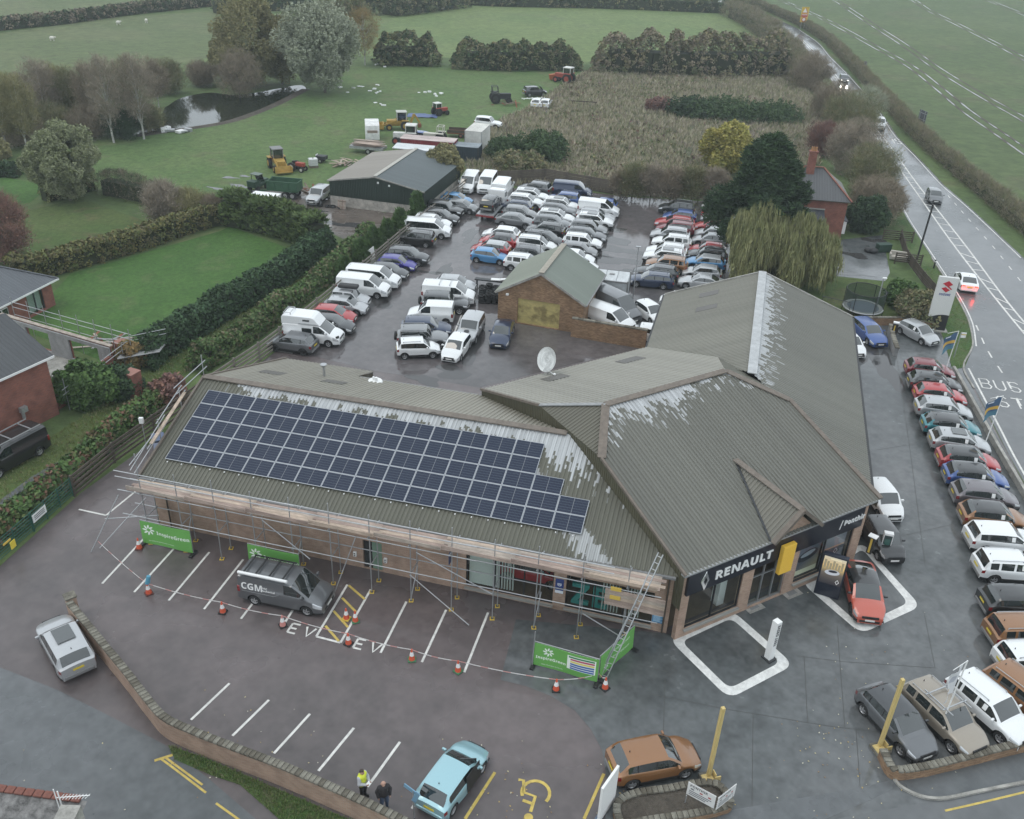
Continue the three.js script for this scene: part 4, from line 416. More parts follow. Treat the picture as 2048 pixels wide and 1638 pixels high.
  for (const u of [13.08, 14.98]) { const b = mesh('charge_point', rbox(.2, .34, .14, .03, u, 1.0, .08), M.white, show); for (const y of [1.07, .93]) mesh('socket', cyl(.045, .045, .02, u, y, .155, 10, 0, Math.PI / 2), M.black, b); }
  mesh('hanging_sign', mg([box(.05, .75, .4, 19.0, 2.45, .35)]), decal(.4, .75, 64, (x, w, h) => { x.fillStyle = '#3c4a6e'; x.fillRect(0, 0, w, h); x.fillStyle = '#aeb6c6'; x.fillRect(0, 0, w, h * .2); }), show);
  // gablet over the entrance
  const gs = 27.95, ge = 31.55, gm = 29.75, gy = 5.62, ty = -22.98, tb = -17.7, gyb = BE + (tb - tF) * sb;
  mesh('gablet_roof', corr([ST(gs, ty, BE + .02), ST(gm, ty, gy), ST(gm, tb, gyb)], dn(ST(gm, -20, gy), ST(gs, -20, BE)), { seed: 21, base: [.175, .165, .135] }), roofPaint, show);
  mesh('gablet_roof', corr([ST(ge, ty, BE + .02), ST(gm, ty, gy), ST(gm, tb, gyb)], dn(ST(gm, -20, gy), ST(ge, -20, BE)), { seed: 22, base: [.165, .155, .125] }), roofPaint, show);
  mesh('gablet_wall', wallGeo(O3, ds, din, [[gs + .15, 4.5], [ge - .15, 4.55], [gm, gy + .42]], [], .3), M.brick, show);
  mesh('gablet_trim', mgu([beam(ST(gs, ty - .1, BE + .04), ST(gm, ty - .1, gy + .06), .3, .2), beam(ST(ge, ty - .1, BE + .04), ST(gm, ty - .1, gy + .06), .3, .2), beam(ST(gm, ty, gy + .06), ST(gm, tb + .1, gyb + .08), .42, .05)]), flash, show);
  mesh('valley_flashing', mgu([beam(ST(gs - .02, ty + .1, BE + .1), ST(gm - .1, tb - .05, gyb + .09), .12, .03)]), M.darkSteel, show);
}
// solar array
{
  const arr = siteThing('solar_array', 'dark blue solar panels in five rows on the front roof slope', 'solar panels');
  const PW = 1.708, PH = 1.14, ang = Math.atan(slA), ca = Math.cos(ang), sa = Math.sin(ang);
  const fg = rbox(PW - .02, .04, PH - .02, .008, 0, 0, 0, 0, 0, 0, 1), cg = flat(new THREE.PlaneGeometry(PW - .09, PH - .09)).rotateX(-Math.PI / 2).translate(0, .024, 0);
  const alu = std(.4, .42, .45, .5, .3);
  const cm = new THREE.MeshPhysicalMaterial({ roughness: .3, specularIntensity: .4, map: tex(512, (u, v) => { const cx = u * 20, cy = v * 6, fx = cx - Math.floor(cx), fy = cy - Math.floor(cy), mid = Math.abs(u - .5) < .009, line = fx < .07 || fx > .93, row = fy < .045 || fy > .955, bus = Math.abs((fy * 5) % 1 - .5) < .05; const k = .9 + .2 * N1(u, v, 20); return mid ? [.2, .21, .23] : row ? [.1, .115, .14] : line ? [.055, .07, .10] : bus ? [.05, .06, .085] : [.011 * k, .017 * k, .038 * k]; }) });
  const cols = [13, 13, 14, 15, 15];
  const base = mesh('mounting_rails', mg(Array.from({ length: 5 }, (_, r) => [.25, .8].map(f => { const d = 1.15 + (r + f) * PH; const v = RV - (d + .05) * ca; return beam(LP(.4, v, RY - (RV - v) * slA + .09), LP(.4 + cols[r] * PW, v, RY - (RV - v) * slA + .09), .05, .05); })).flat()), M.steel, arr);
  const feet = []; for (let i = 0; i < 27; i++) { const v = RV - 6.95 * ca; const [x, y, z] = LP(.6 + i * .96, v, RY - (RV - v) * slA + .08); feet.push(box(.06, .05, .08, x, y, z)); }
  mesh('rail_ends', mg(feet), M.white, arr).userData = { kind: 'stuff' };
  for (let r = 0; r < 5; r++) for (let c = 0; c < cols[r]; c++) {
    const d = 1.15 + (r + .5) * PH, v = RV - d * ca, Y = RY - d * sa + .16; const u = .38 + (c + .5) * PW;
    const p = mesh('solar_panel', fg, alu, arr); p.position.set(...LP(u, v, Y)); p.rotation.set(ang, 0, SL); mesh('cells', cg, cm, p);
  }
}

// ---------------------------------------------------------------- vehicles: a lofted body per kind, cut into panels, panes and lights
// d = metres back from the front bumper; front of the vehicle is +x
const KIND = {
  hatch: { L: 4.0, W: 1.74, H: 1.46, wb: 2.5, fo: .82, rw: .31, h0: .72, h1: .94, cowl: 1.02, r0: 1.75, r1: 3.45, tx: 3.82, th: .98, b0: .92, b1: 1.02, gs: 1.15, ge: 3.55, bp: [2.25], tum: .2, clr: .2, clad: 0 },
  crossover: { L: 4.2, W: 1.8, H: 1.58, wb: 2.6, fo: .84, rw: .34, h0: .84, h1: 1.06, cowl: 1.05, r0: 1.75, r1: 3.62, tx: 4.02, th: 1.08, b0: 1.02, b1: 1.12, gs: 1.2, ge: 3.7, bp: [2.3, 3.2], tum: .2, clr: .22, clad: .44 },
  suv: { L: 4.42, W: 1.84, H: 1.66, wb: 2.66, fo: .88, rw: .36, h0: .92, h1: 1.1, cowl: 1.15, r0: 1.85, r1: 4.02, tx: 4.26, th: 1.12, b0: 1.06, b1: 1.15, gs: 1.3, ge: 4.0, bp: [2.45, 3.38], tum: .17, clr: .24, clad: .5, rails: 1 },
  duster: { L: 4.34, W: 1.82, H: 1.65, wb: 2.67, fo: .83, rw: .35, h0: .93, h1: 1.1, cowl: 1.12, r0: 1.78, r1: 3.98, tx: 4.2, th: 1.1, b0: 1.05, b1: 1.12, gs: 1.25, ge: 3.92, bp: [2.42, 3.3], bw: .14, tum: .16, clr: .24, clad: .5, rails: 1 },
  coupesuv: { L: 4.55, W: 1.82, H: 1.57, wb: 2.72, fo: .88, rw: .36, h0: .86, h1: 1.06, cowl: 1.15, r0: 1.9, r1: 3.25, tx: 4.32, th: 1.14, b0: 1.02, b1: 1.16, gs: 1.3, ge: 3.75, bp: [2.45], tum: .2, clr: .23, clad: .46 },
  estate: { L: 4.65, W: 1.8, H: 1.45, wb: 2.7, fo: .9, rw: .33, h0: .74, h1: .95, cowl: 1.3, r0: 2.05, r1: 4.1, tx: 4.5, th: .98, b0: .94, b1: 1.0, gs: 1.45, ge: 4.2, bp: [2.6, 3.5], tum: .21, clr: .19, clad: 0, rails: 1 },
  saloon: { L: 4.6, W: 1.8, H: 1.42, wb: 2.7, fo: .88, rw: .33, h0: .74, h1: .95, cowl: 1.3, r0: 2.1, r1: 3.3, tx: 4.05, th: 1.0, b0: .93, b1: 1.0, gs: 1.45, ge: 3.7, bp: [2.6], tum: .22, clr: .18, clad: 0, dk: .1 },
  mini: { L: 3.65, W: 1.67, H: 1.58, wb: 2.35, fo: .68, rw: .31, h0: .86, h1: 1.04, cowl: .86, r0: 1.42, r1: 3.28, tx: 3.52, th: 1.05, b0: 1.0, b1: 1.06, gs: 1.0, ge: 3.3, bp: [1.95, 2.85], tum: .14, clr: .22, clad: .44, rails: 1 },
  offroad: { L: 4.4, W: 1.82, H: 1.8, wb: 2.7, fo: .8, rw: .39, h0: 1.02, h1: 1.15, cowl: 1.4, r0: 1.85, r1: 4.08, tx: 4.18, th: 1.18, b0: 1.14, b1: 1.18, gs: 1.55, ge: 4.02, bp: [2.5, 3.4], tum: .1, clr: .32, clad: .55, rails: 1 },
  jimny: { L: 3.6, W: 1.62, H: 1.7, wb: 2.25, fo: .7, rw: .35, h0: .96, h1: 1.1, cowl: 1.05, r0: 1.5, r1: 3.3, tx: 3.42, th: 1.12, b0: 1.08, b1: 1.12, gs: 1.2, ge: 3.25, bp: [2.15], bw: .2, tum: .1, clr: .28, clad: .5, rails: 1 },
  mpv: { L: 4.5, W: 1.78, H: 1.68, wb: 2.75, fo: .85, rw: .33, h0: .84, h1: 1.08, cowl: 1.0, r0: 1.85, r1: 4.1, tx: 4.34, th: 1.08, b0: 1.02, b1: 1.1, gs: 1.1, ge: 4.05, bp: [2.3, 3.3], tum: .18, clr: .2, clad: 0, rails: 1 },
  van: { L: 5.0, W: 1.95, H: 1.96, wb: 3.1, fo: .93, rw: .34, h0: .96, h1: 1.22, cowl: .82, r0: 1.72, r1: 4.9, tx: 4.97, th: 1.3, b0: 1.18, b1: 1.22, gs: 1.02, ge: 2.2, bp: [], tum: .11, clr: .24, clad: .36, van: 1 },
  minibus: { L: 5.2, W: 1.95, H: 1.97, wb: 3.2, fo: .93, rw: .34, h0: .96, h1: 1.22, cowl: .82, r0: 1.72, r1: 5.08, tx: 5.16, th: 1.25, b0: 1.18, b1: 1.2, gs: 1.02, ge: 4.85, bp: [2.2, 3.55], tum: .11, clr: .24, clad: .36, van: 1 },
  bigvan: { L: 5.6, W: 2.05, H: 2.42, wb: 3.6, fo: .95, rw: .36, h0: 1.05, h1: 1.35, cowl: .8, r0: 1.75, r1: 5.48, tx: 5.57, th: 1.5, b0: 1.3, b1: 1.35, gs: 1.05, ge: 2.2, bp: [], tum: .12, clr: .26, clad: .4, van: 1 },
  smallvan: { L: 4.2, W: 1.83, H: 1.84, wb: 2.7, fo: .86, rw: .32, h0: .9, h1: 1.14, cowl: .98, r0: 1.72, r1: 4.1, tx: 4.17, th: 1.2, b0: 1.08, b1: 1.1, gs: 1.15, ge: 2.15, bp: [], tum: .13, clr: .2, clad: .36, van: 1 },
};
const PAINT = {}, paintOf = { white: [.74, .75, .75], silver: [.42, .43, .44], grey: [.19, .195, .2], slate: [.125, .13, .137], charcoal: [.04, .043, .047], black: [.012, .012, .013], red: [.36, .018, .02], maroon: [.17, .012, .02], blue: [.035, .085, .27], navy: [.014, .028, .07], sky: [.07, .24, .46], purple: [.04, .03, .25], teal: [.015, .17, .2], copper: [.26, .12, .045], beige: [.30, .26, .21], orange: [.47, .09, .055], aqua: [.30, .50, .55], mauve: [.14, .125, .135], green: [.03, .06, .03] };
function paint(c) { return PAINT[c] ??= new THREE.MeshPhysicalMaterial({ color: lin(...paintOf[c]), roughness: c === 'white' ? .42 : .38, metalness: ['white', 'black', 'orange', 'red'].includes(c) ? 0 : .35, clearcoat: 1, clearcoatRoughness: .06 }); }
M.plateW = std(.75, .75, .72, .5); M.plateY = std(.72, .56, .06, .5); M.lampClear = new THREE.MeshPhysicalMaterial({ color: lin(.62, .64, .66), roughness: .12, metalness: .4, clearcoat: 1 }); M.lampRed = new THREE.MeshPhysicalMaterial({ color: lin(.22, .008, .01), roughness: .12, clearcoat: 1 });
const GEO = {};
function loft(kind) {
  if (GEO[kind]) return GEO[kind];
  const k = KIND[kind], hw = k.W / 2, xf0 = k.fo, xr0 = k.fo + k.wb, ra = k.rw + .07, L = k.L, bw = k.bw ?? .07;
  const T = d => { // centre-line height
    const nose = k.van ? .16 : .3, hd = k.h0;
    if (d <= nose) return lerp(hd - .2, hd, Math.pow(clamp(d / nose), .42));
    if (d <= k.cowl) { const t = (d - nose) / (k.cowl - nose); return lerp(hd, k.h1, t) + (k.van ? .03 : .055) * Math.sin(Math.PI * t); }
    if (d <= k.r0) { const t = (d - k.cowl) / (k.r0 - k.cowl); return lerp(k.h1, k.H - .055, t) + .035 * Math.sin(Math.PI * t); }
    if (d <= k.r1) { const t = (d - k.r0) / (k.r1 - k.r0); const e = k.van ? .02 : kind === 'coupesuv' || kind === 'saloon' ? .07 : .075; return k.H - .055 * (1 - t) * (1 - t) * (1 - t) - e * t * t; }
    const he = T(k.r1);
    if (d <= k.tx) { const t = (d - k.r1) / (k.tx - k.r1); return lerp(he, k.th, Math.pow(t, 1.25)); }
    return lerp(k.th, k.th - (k.dk ?? .05), (d - k.tx) / (L - k.tx));
  };
  const plan = d => { const e = k.van ? .55 : .85, a = d < e ? Math.pow((e - d) / e, 2.3) * (k.van ? .17 : .25) : 0, q = L - d, b = q < .45 ? Math.pow((.45 - q) / .45, 2.3) * (k.van ? .04 : .12) : 0; return 1 - a - b; };
  const low = d => { for (const w of [xf0, xr0]) { const q = Math.abs(d - w); if (q < ra) return k.rw + Math.sqrt(ra * ra - q * q); } return d < .25 ? k.clr + .02 : d > L - .25 ? k.clr + .1 : k.clr; };
  const belt = d => { const t = clamp((d - k.cowl) / (k.ge - k.cowl)); const b = lerp(k.b0, k.b1, t); return Math.min(b, T(d) - lerp(.1, .05, clamp((d - k.cowl) / .5))); };
  let ds = [0, .02, .05, .1, .16, .26, .36, .55, k.cowl - .25, k.cowl, lerp(k.cowl, k.r0, .33), lerp(k.cowl, k.r0, .66), k.r0, lerp(k.r0, k.r1, .35), lerp(k.r0, k.r1, .7), k.r1, lerp(k.r1, k.tx, .5), k.tx, L - .18, L - .06, L - .01, L, k.gs, k.ge, k.ge + .12];
  for (const b of k.bp) ds.push(b, b + bw); if (k.van && !k.bp.length) ds.push(k.ge + .1);
  for (const w of [xf0, xr0]) for (const f of [-1, -.93, -.75, -.42, 0, .42, .75, .93, 1]) ds.push(w + f * ra);
  ds = [...new Set(ds.map(x => +clamp(x, 0, L).toFixed(3)))].sort((a, b) => a - b).filter((x, i, A) => !i || x - A[i - 1] > .012);
  const ring = d => {
    const w = hw * plan(d), t = T(d), b = belt(d), lo = Math.min(low(d), b - .05), g = Math.max(b + .004, t - .088), f = clamp((g - b) / (k.H - k.b0 - .07));
    const z4 = w * .955, z5 = lerp(z4 - .015, hw * (1 - k.tum) * Math.min(1, plan(d) + .03), f), cl = Math.max(lo, Math.min(Math.max(k.clad, lo + .02), b - .1));
    const tp = d > k.r0 && !k.van ? 1 - .10 * Math.pow(clamp((d - k.r0) / (L - k.r0)), 2) : 1; const z5t = lerp(z5, z5 * tp, f), roofz = lerp(z5t - .16, z5t - .1, f), ty = lerp(t - .04, t - .03, f);
    return [[lo, w * .955], [Math.max(cl, lo + .015), w * .985], [lerp(Math.max(cl, lo), b, .55), w], [b - .035, w * .992], [b, z4], [g, z5t], [ty, roofz], [t - .009, roofz * .55], [t, 0]];
  };
  const rings = ds.map(ring), parts = {};
  const put = (n, ...q) => { (parts[n] ??= []).push(...q); };
  const vtx = (i, j, s) => [L / 2 - ds[i], rings[i][j][0], s * rings[i][j][1]];
  const inB = m => k.bp.some(b => m > b - .001 && m < b + bw);
  for (let i = 0; i < ds.length - 1; i++) {
    const m = (ds[i] + ds[i + 1]) / 2;
    for (let j = 0; j < 8; j++) for (const s of [1, -1]) {
      let n = 'body'; const side = s > 0 ? '' : '';
      if (j === 0 && k.clad) n = 'cladding';
      if (j === 4 && m > k.gs && m < k.ge) n = inB(m) ? (k.bw ? 'body' : 'pillar') : 'side_window' + (s > 0 ? 'R' : 'L') + k.bp.filter(b => m > b).length;
      if (j >= 6 && m > k.cowl && m < k.r0) n = 'windscreen';
      if (j >= 6 && m > k.r1 && m < k.tx && !k.van) n = 'rear_window';
      if (j >= 5 && m > k.r0 && m < k.r1) n = 'roof';
      if ((j === 2 || j === 3) && m < .46 && m > .05) n = 'headlight' + (s > 0 ? 'R' : 'L');
      if ((j === 2 || (k.van && j === 3)) && m > L - .2) n = 'tail_light' + (s > 0 ? 'R' : 'L');
      const A = vtx(i, j, s), B = vtx(i + 1, j, s), C = vtx(i + 1, j + 1, s), E = vtx(i, j + 1, s);
      s > 0 ? put(n, ...A, ...E, ...C, ...A, ...C, ...B) : put(n, ...A, ...C, ...E, ...A, ...B, ...C);
    }
  }
  for (const i of [0, ds.length - 1]) { const c = [L / 2 - ds[i], lerp(rings[i][0][0], rings[i][8][0], .5), 0], P = []; for (let j = 0; j < 9; j++) P.push(vtx(i, j, 1)); for (let j = 8; j >= 0; j--) P.push(vtx(i, j, -1)); for (let q = 0; q < P.length; q++) { const a = P[q], b = P[(q + 1) % P.length]; i ? put('body', ...c, ...a, ...b) : put('body', ...c, ...b, ...a); } }
  const out = {};
  for (const n in parts) { let g = new THREE.BufferGeometry(); g.setAttribute('position', new THREE.Float32BufferAttribute(parts[n], 3)); g = mergeVertices(g, 1e-4); g.computeVertexNormals(); g = toCreasedNormals(g, n === 'body' || n === 'roof' ? .85 : .7); out[n] = g; }
  out.underbody = mg([box(L - .5, .3, k.W * .66, 0, k.clr + .22, 0), box(L - .3, .08, k.W * .9, 0, k.clr + .07 + (k.clad ? .0 : 0), 0)]);
  const fx = L / 2, rx = -L / 2, fy = k.clr + .2;
  out.grille = mg([box(.05, .14, k.W * .5, fx - .005, k.h0 - .2, 0), box(.05, .13, k.W * .6, fx - .005, k.clr + .16, 0)]);
  out.front_plate = box(.02, .11, .52, fx + .025, k.clr + .25, 0); out.rear_plate = box(.02, .11, .52, rx - .02, k.van ? .85 : k.th - .28, 0);
  out.bumperR = rbox(.12, .2, k.W * .78, .04, rx + .03, k.clr + .22, 0);
  if (k.van) out.rear_window_van = mg([box(.02, .5, k.W * .36, rx - .005, k.th + .12, k.W * .21), box(.02, .5, k.W * .36, rx - .005, k.th + .12, -k.W * .21)]);
  const mx = L / 2 - k.cowl - .28; for (const [s, n] of [[1, 'R'], [-1, 'L']]) out['mirror' + n] = rbox(.12, k.van ? .26 : .14, .22, .045, mx, k.b0 + (k.van ? .16 : .09), s * (k.W / 2 + .09));
  if (k.rails) for (const [s, n] of [[1, 'R'], [-1, 'L']]) { const a = L / 2 - k.r0 - .25, b = L / 2 - k.r1 + .15, z = s * (hw * (1 - k.tum) - .12); out['roof_rail' + n] = mg([tube([a, k.H + .02, z], [b, k.H - .02, z], .022, 5), tube([a, k.H - .06, z], [a - .1, k.H + .02, z], .022, 5), tube([b, k.H - .1, z], [b + .1, k.H - .01, z], .022, 5)]); }
  out.aerial = mg([cyl(.03, .01, .1, L / 2 - k.r1 + .25, k.H - .01, 0, 5)]);
  return GEO[kind] = out;
}
const WG = {};
function wheelGeo(r) { // tyre and spoked rim, axle along z
  if (WG[r]) return WG[r]; const w = .2, pr = [[r * .62, -w / 2], [r * .9, -w / 2], [r * .98, -w / 2 + .03], [r, 0], [r * .98, w / 2 - .03], [r * .9, w / 2], [r * .62, w / 2]].map(p => new THREE.Vector2(...p));
  const tyre = flat(new THREE.LatheGeometry(pr, 22)).rotateX(Math.PI / 2); const rim = [flat(new THREE.LatheGeometry([[r * .66, w * .42], [r * .56, w * .4], [r * .52, w * .1]].map(p => new THREE.Vector2(...p)), 22)).rotateX(Math.PI / 2), cyl(r * .16, r * .16, .04, 0, 0, w * .36, 10, 0, Math.PI / 2)];
  for (let i = 0; i < 5; i++) { const g = box(r * .17, r * .5, .03, 0, r * .34, w * .36); g.rotateZ(i / 5 * 6.2832); rim.push(g); }
  const rimg = mg(rim); const dark = cyl(r * .6, r * .6, .02, 0, 0, w * .05, 18, 0, Math.PI / 2); return WG[r] = { tyre: mg([tyre, dark]), rim: rimg };
}
function vehicle(kind, color, x, z, heading, name, label, category, group, o = {}) {
  const k = KIND[kind], g = loft(kind), t = thing(name, label, category, x, o.y ?? 0, z, -heading, group);
  const body = paint(color), darkRim = o.darkRim ?? false;
  for (const n in g) {
    let m = body, nm = n.replace(/(R|L)\d*$/, '').replace(/_van$/, '');
    if (n === 'bumperR') nm = 'rear_bumper';
    if (n === 'roof') m = o.roof ? paint(o.roof) : body;
    if (n === 'cladding') m = o.painted ? body : M.black;
    if (/window|windscreen/.test(n)) m = M.glassDark; if (n === 'pillar') m = M.black;
    if (o.panel && /side_window[RL][1-9]/.test(n)) m = body;
    if (/headlight/.test(n)) m = M.lampClear; if (/tail_light/.test(n)) m = M.lampRed;
    if (/underbody|grille|aerial/.test(n)) m = M.black; if (n === 'bumperR') m = k.clad ? M.trimGrey : body;
    if (n === 'front_plate') m = M.plateW; if (n === 'rear_plate') m = M.plateY;
    if (/rail/.test(n)) { if (o.norails) continue; m = o.railM ?? M.galv; } if (/mirror/.test(n)) m = o.roof ? paint(o.roof) : body;
    mesh(nm, g[n], m, t);
  }
  const wg = wheelGeo(k.rw);
  for (const d of [k.fo, k.fo + k.wb]) for (const s of [1, -1]) { const w = mesh('wheel', wg.tyre, M.rubber, t); w.position.set(k.L / 2 - d, k.rw, s * (k.W / 2 - .13)); if (s < 0) w.rotation.y = Math.PI; mesh('rim', wg.rim, darkRim ? M.rimDark : M.rim, w); }
  return t;
}
const sunroofGeo = kind => { const k = KIND[kind], a = k.L / 2 - k.r0 - .12, b = k.L / 2 - k.r0 - (k.r1 - k.r0) * .6; return box(a - b, .02, k.W * .48, (a + b) / 2, k.H + .005, 0, 0, 0, -.012); };
const rackGeo = () => mg([beam([.35, 2.06, -.78], [-2.2, 2.06, -.78], .06, .06), beam([.35, 2.06, .78], [-2.2, 2.06, .78], .06, .06), ...[.2, -.6, -1.4, -2.1].map(x => beam([x, 2.08, -.8], [x, 2.08, .8], .08, .05))]);
const KN = {"hatch":["hatchback","hatchback","car"],"crossover":["crossover","crossover","car"],"suv":["sport_utility_car","SUV","car"],"duster":["sport_utility_car","boxy SUV","car"],"coupesuv":["coupe_crossover","fastback crossover","car"],"estate":["estate_car","estate car","car"],"saloon":["saloon_car","saloon car","car"],"mini":["small_car","small upright car","car"],"offroad":["off_road_car","off-roader","car"],"jimny":["off_road_car","short off-roader","car"],"mpv":["people_carrier","people carrier","car"],"van":["panel_van","panel van","van"],"minibus":["minibus","windowed minibus","van"],"bigvan":["panel_van","tall panel van","van"],"smallvan":["small_van","small van","van"]}, ORD = 'first second third fourth fifth sixth seventh eighth ninth tenth eleventh twelfth thirteenth fourteenth fifteenth sixteenth seventeenth eighteenth'.split(' ');
